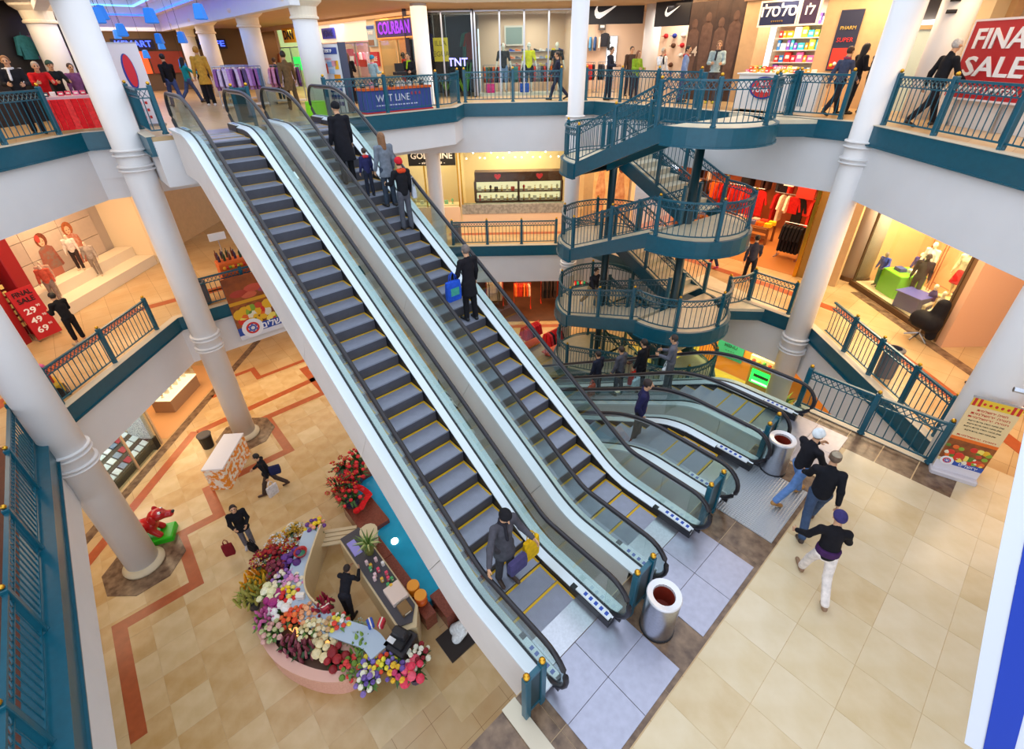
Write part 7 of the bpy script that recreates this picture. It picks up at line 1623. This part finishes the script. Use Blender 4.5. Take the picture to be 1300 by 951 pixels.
MB().box(-.34, .34, -.014, -.01, 1.66, 1.82).build('gold_header', paint('e8c030'), t)
for i in (-4, -3, 3, 4): MB().box(i * .075 - .02, i * .075 + .02, -.017, -.01, 1.66, 1.82).build('red_stripe', paint('c82820'), t)
for i in range(5): MB().sph((-.16 + i * .08, -.015, 1.73), (.022, .006, .03), 8, 5).build('red_dot', paint('c82820'), t)
for z, w, c, s_ in ((1.58, .42, 'c83020', .07), (1.50, .54, 'c83020', .07), (1.42, .56, 'c83020', .06), (.98, .56, 'c83020', .05)): text(flip_text('חוויה ירושלמית'), paint(c), t, (0, -.014, z), s_, ext=.002, width=w)
for z, w in ((1.34, .5), (1.27, .48), (1.2, .52), (1.12, .44)): text(flip_text('שוק מחנה יהודה פירות וירקות'), paint('3a2c20'), t, (0, -.014, z), .04, ext=.002, width=w)
MB().box(-.34, .34, -.014, -.01, .84, .93).build('orange_strip', paint('e86c18'), t); fruit_print(t, -.34, .34, .38, .86, -.016, 5)
MB().box(-.34, .34, -.014, -.01, .1, .3).build('white_foot', paint('dcd6dc'), t); MB().box(-.1, .34, -.018, -.01, .27, .38).build('blue_strip', paint('2c50a8'), t); text(flip_text('ירושלים'), paint('f0f0f4'), t, (.12, -.024, .325), .09, ext=.002); logo(t, -.2, -.018, .34, .1)
t = thing('hanging_banner', 'big hanging food picture banner on the middle floor edge', 'banner', (*UV(-.1, 14.86), 0), VANG)
MB().box(-1.0, 1.1, -.02, .01, 3.28, 5.62).build('sheet', M('banner_brown', '7c3c18', .6, col2='a8541c', scale=3), t); MB().box(-1.0, 1.1, -.03, -.02, 4.62, 4.74).build('yellow_shelf', paint('d89a20'), t)
for i, (x, z, rx, c) in enumerate(((-.6, 5.0, .3, 'b03c28'), (-.1, 5.1, .32, 'c85038'), (.3, 4.98, .3, 'a84858'), (.75, 5.1, .3, 'c86048'), (-.3, 4.88, .26, 'd06040'))): o = MB().lathe([(rx, 0), (.01, .01)], 12).build('meat_print', paint(c), t, (x, -.025, z)); o.rotation_euler = (PI / 2, 0, 0); o.scale = (1, .45, 1)
fruit_print(t, -1.0, 1.1, 3.75, 4.6, -.026, 9, 46); MB().box(-1.0, 1.1, -.03, -.02, 3.28, 3.45).build('white_foot', paint('dedde4'), t); MB().box(-1.0, 1.1, -.034, -.02, 3.45, 3.75).build('blue_strip', paint('2c4ca4'), t); text(flip_text('ירושלים'), paint('f2f2f6'), t, (.28, -.045, 3.6), .34, ext=.004, bold=True); logo(t, -.52, -.04, 3.64, .36)
t = thing('grocery_stand', 'orange crate stand of bottles and fruit under a small white sign', 'stand', (*UV(-.45, 15.75), Z2), VANG)
for i in range(4): MB().bbox(-.45, .45, -.3, .3, .05 + i * .3, .3 + i * .3, .02).build('crate', paint('d8621c', .5), t)
for i in range(9): MB().lathe([(.045, 0), (.045, .2), (.015, .27), (.015, .34)], 8).build('bottle', paint(['3a1c3c', '2c3c20', '6a2c20'][i % 3], .2), t, (-.36 + (i % 5) * .17, -.15 + .3 * (i // 5), 1.25))
for i in range(8): MB().sph((-.3 + i * .09, -.3, 1.05), .06, 8, 5).build('fruit', paint(['e8a020', 'c83020', '78a030'][i % 3]), t)
MB().box(-.42, .1, -.02, .02, 1.95, 2.2).build('sign_card', paint('f0f0f4'), t); MB().tube([(-.16, 0, 1.25), (-.16, 0, 1.95)], .015, 6).build('sign_post', STEEL, t)
# flag hanging close to the viewer
t = thing('hanging_flag', 'white flag with a royal blue stripe and star outline hanging over the landing', 'flag', (0, 0, 0))
A, Bq = Vector((3.73, 2.56, 9.5)), Vector((4.22, 2.09, 7.0)); wd = Vector((.80, -.58, 0)).normalized()
def flagpt(a, b): return A + (Bq - A) * b + wd * a + Vector((.58, .8, 0)) * (.05 * math.sin(a * 5 + b * 3))
def strip(a0, a1, b0, b1, mat, nm, off=0):
    m = MB(); nx, nz = max(1, int((a1 - a0) / .1)), 14
    for d in (0, .006):
        m.add([tuple(flagpt(a0 + (a1 - a0) * i / nx, b0 + (b1 - b0) * j / nz) + Vector((.58, .8, 0)) * (d - off)) for j in range(nz + 1) for i in range(nx + 1)], [(j * (nx + 1) + i, j * (nx + 1) + i + 1, (j + 1) * (nx + 1) + i + 1, (j + 1) * (nx + 1) + i) for j in range(nz) for i in range(nx)])
    return m.build(nm, mat, t, smooth=True)
FW, FB = M('flag_white', 'dfe6f6', .8), M('flag_blue', '1840b8', .8)
strip(0, 1.5, -.15, 1.35, FW, 'cloth'); strip(.13, .33, -.15, 1.35, FB, 'blue_stripe', .008); strip(1.16, 1.34, -.15, 1.35, FB, 'blue_stripe', .008)
m = MB()
for a0 in (PI / 2, -PI / 2):
    pts = [flagpt(.75 + .36 * math.cos(a0 + i * 2 * PI / 3), .98 + .16 * math.sin(a0 + i * 2 * PI / 3)) - Vector((.58, .8, 0)) * .012 for i in range(3)]
    for i in range(3): m.tube([pts[i], pts[(i + 1) % 3]], .03, 5)
m.build('star_outline', FB, t)
MB().tube([flagpt(-.1, -.16), flagpt(1.6, -.16)], .02, 8).build('pole', STEEL, t)
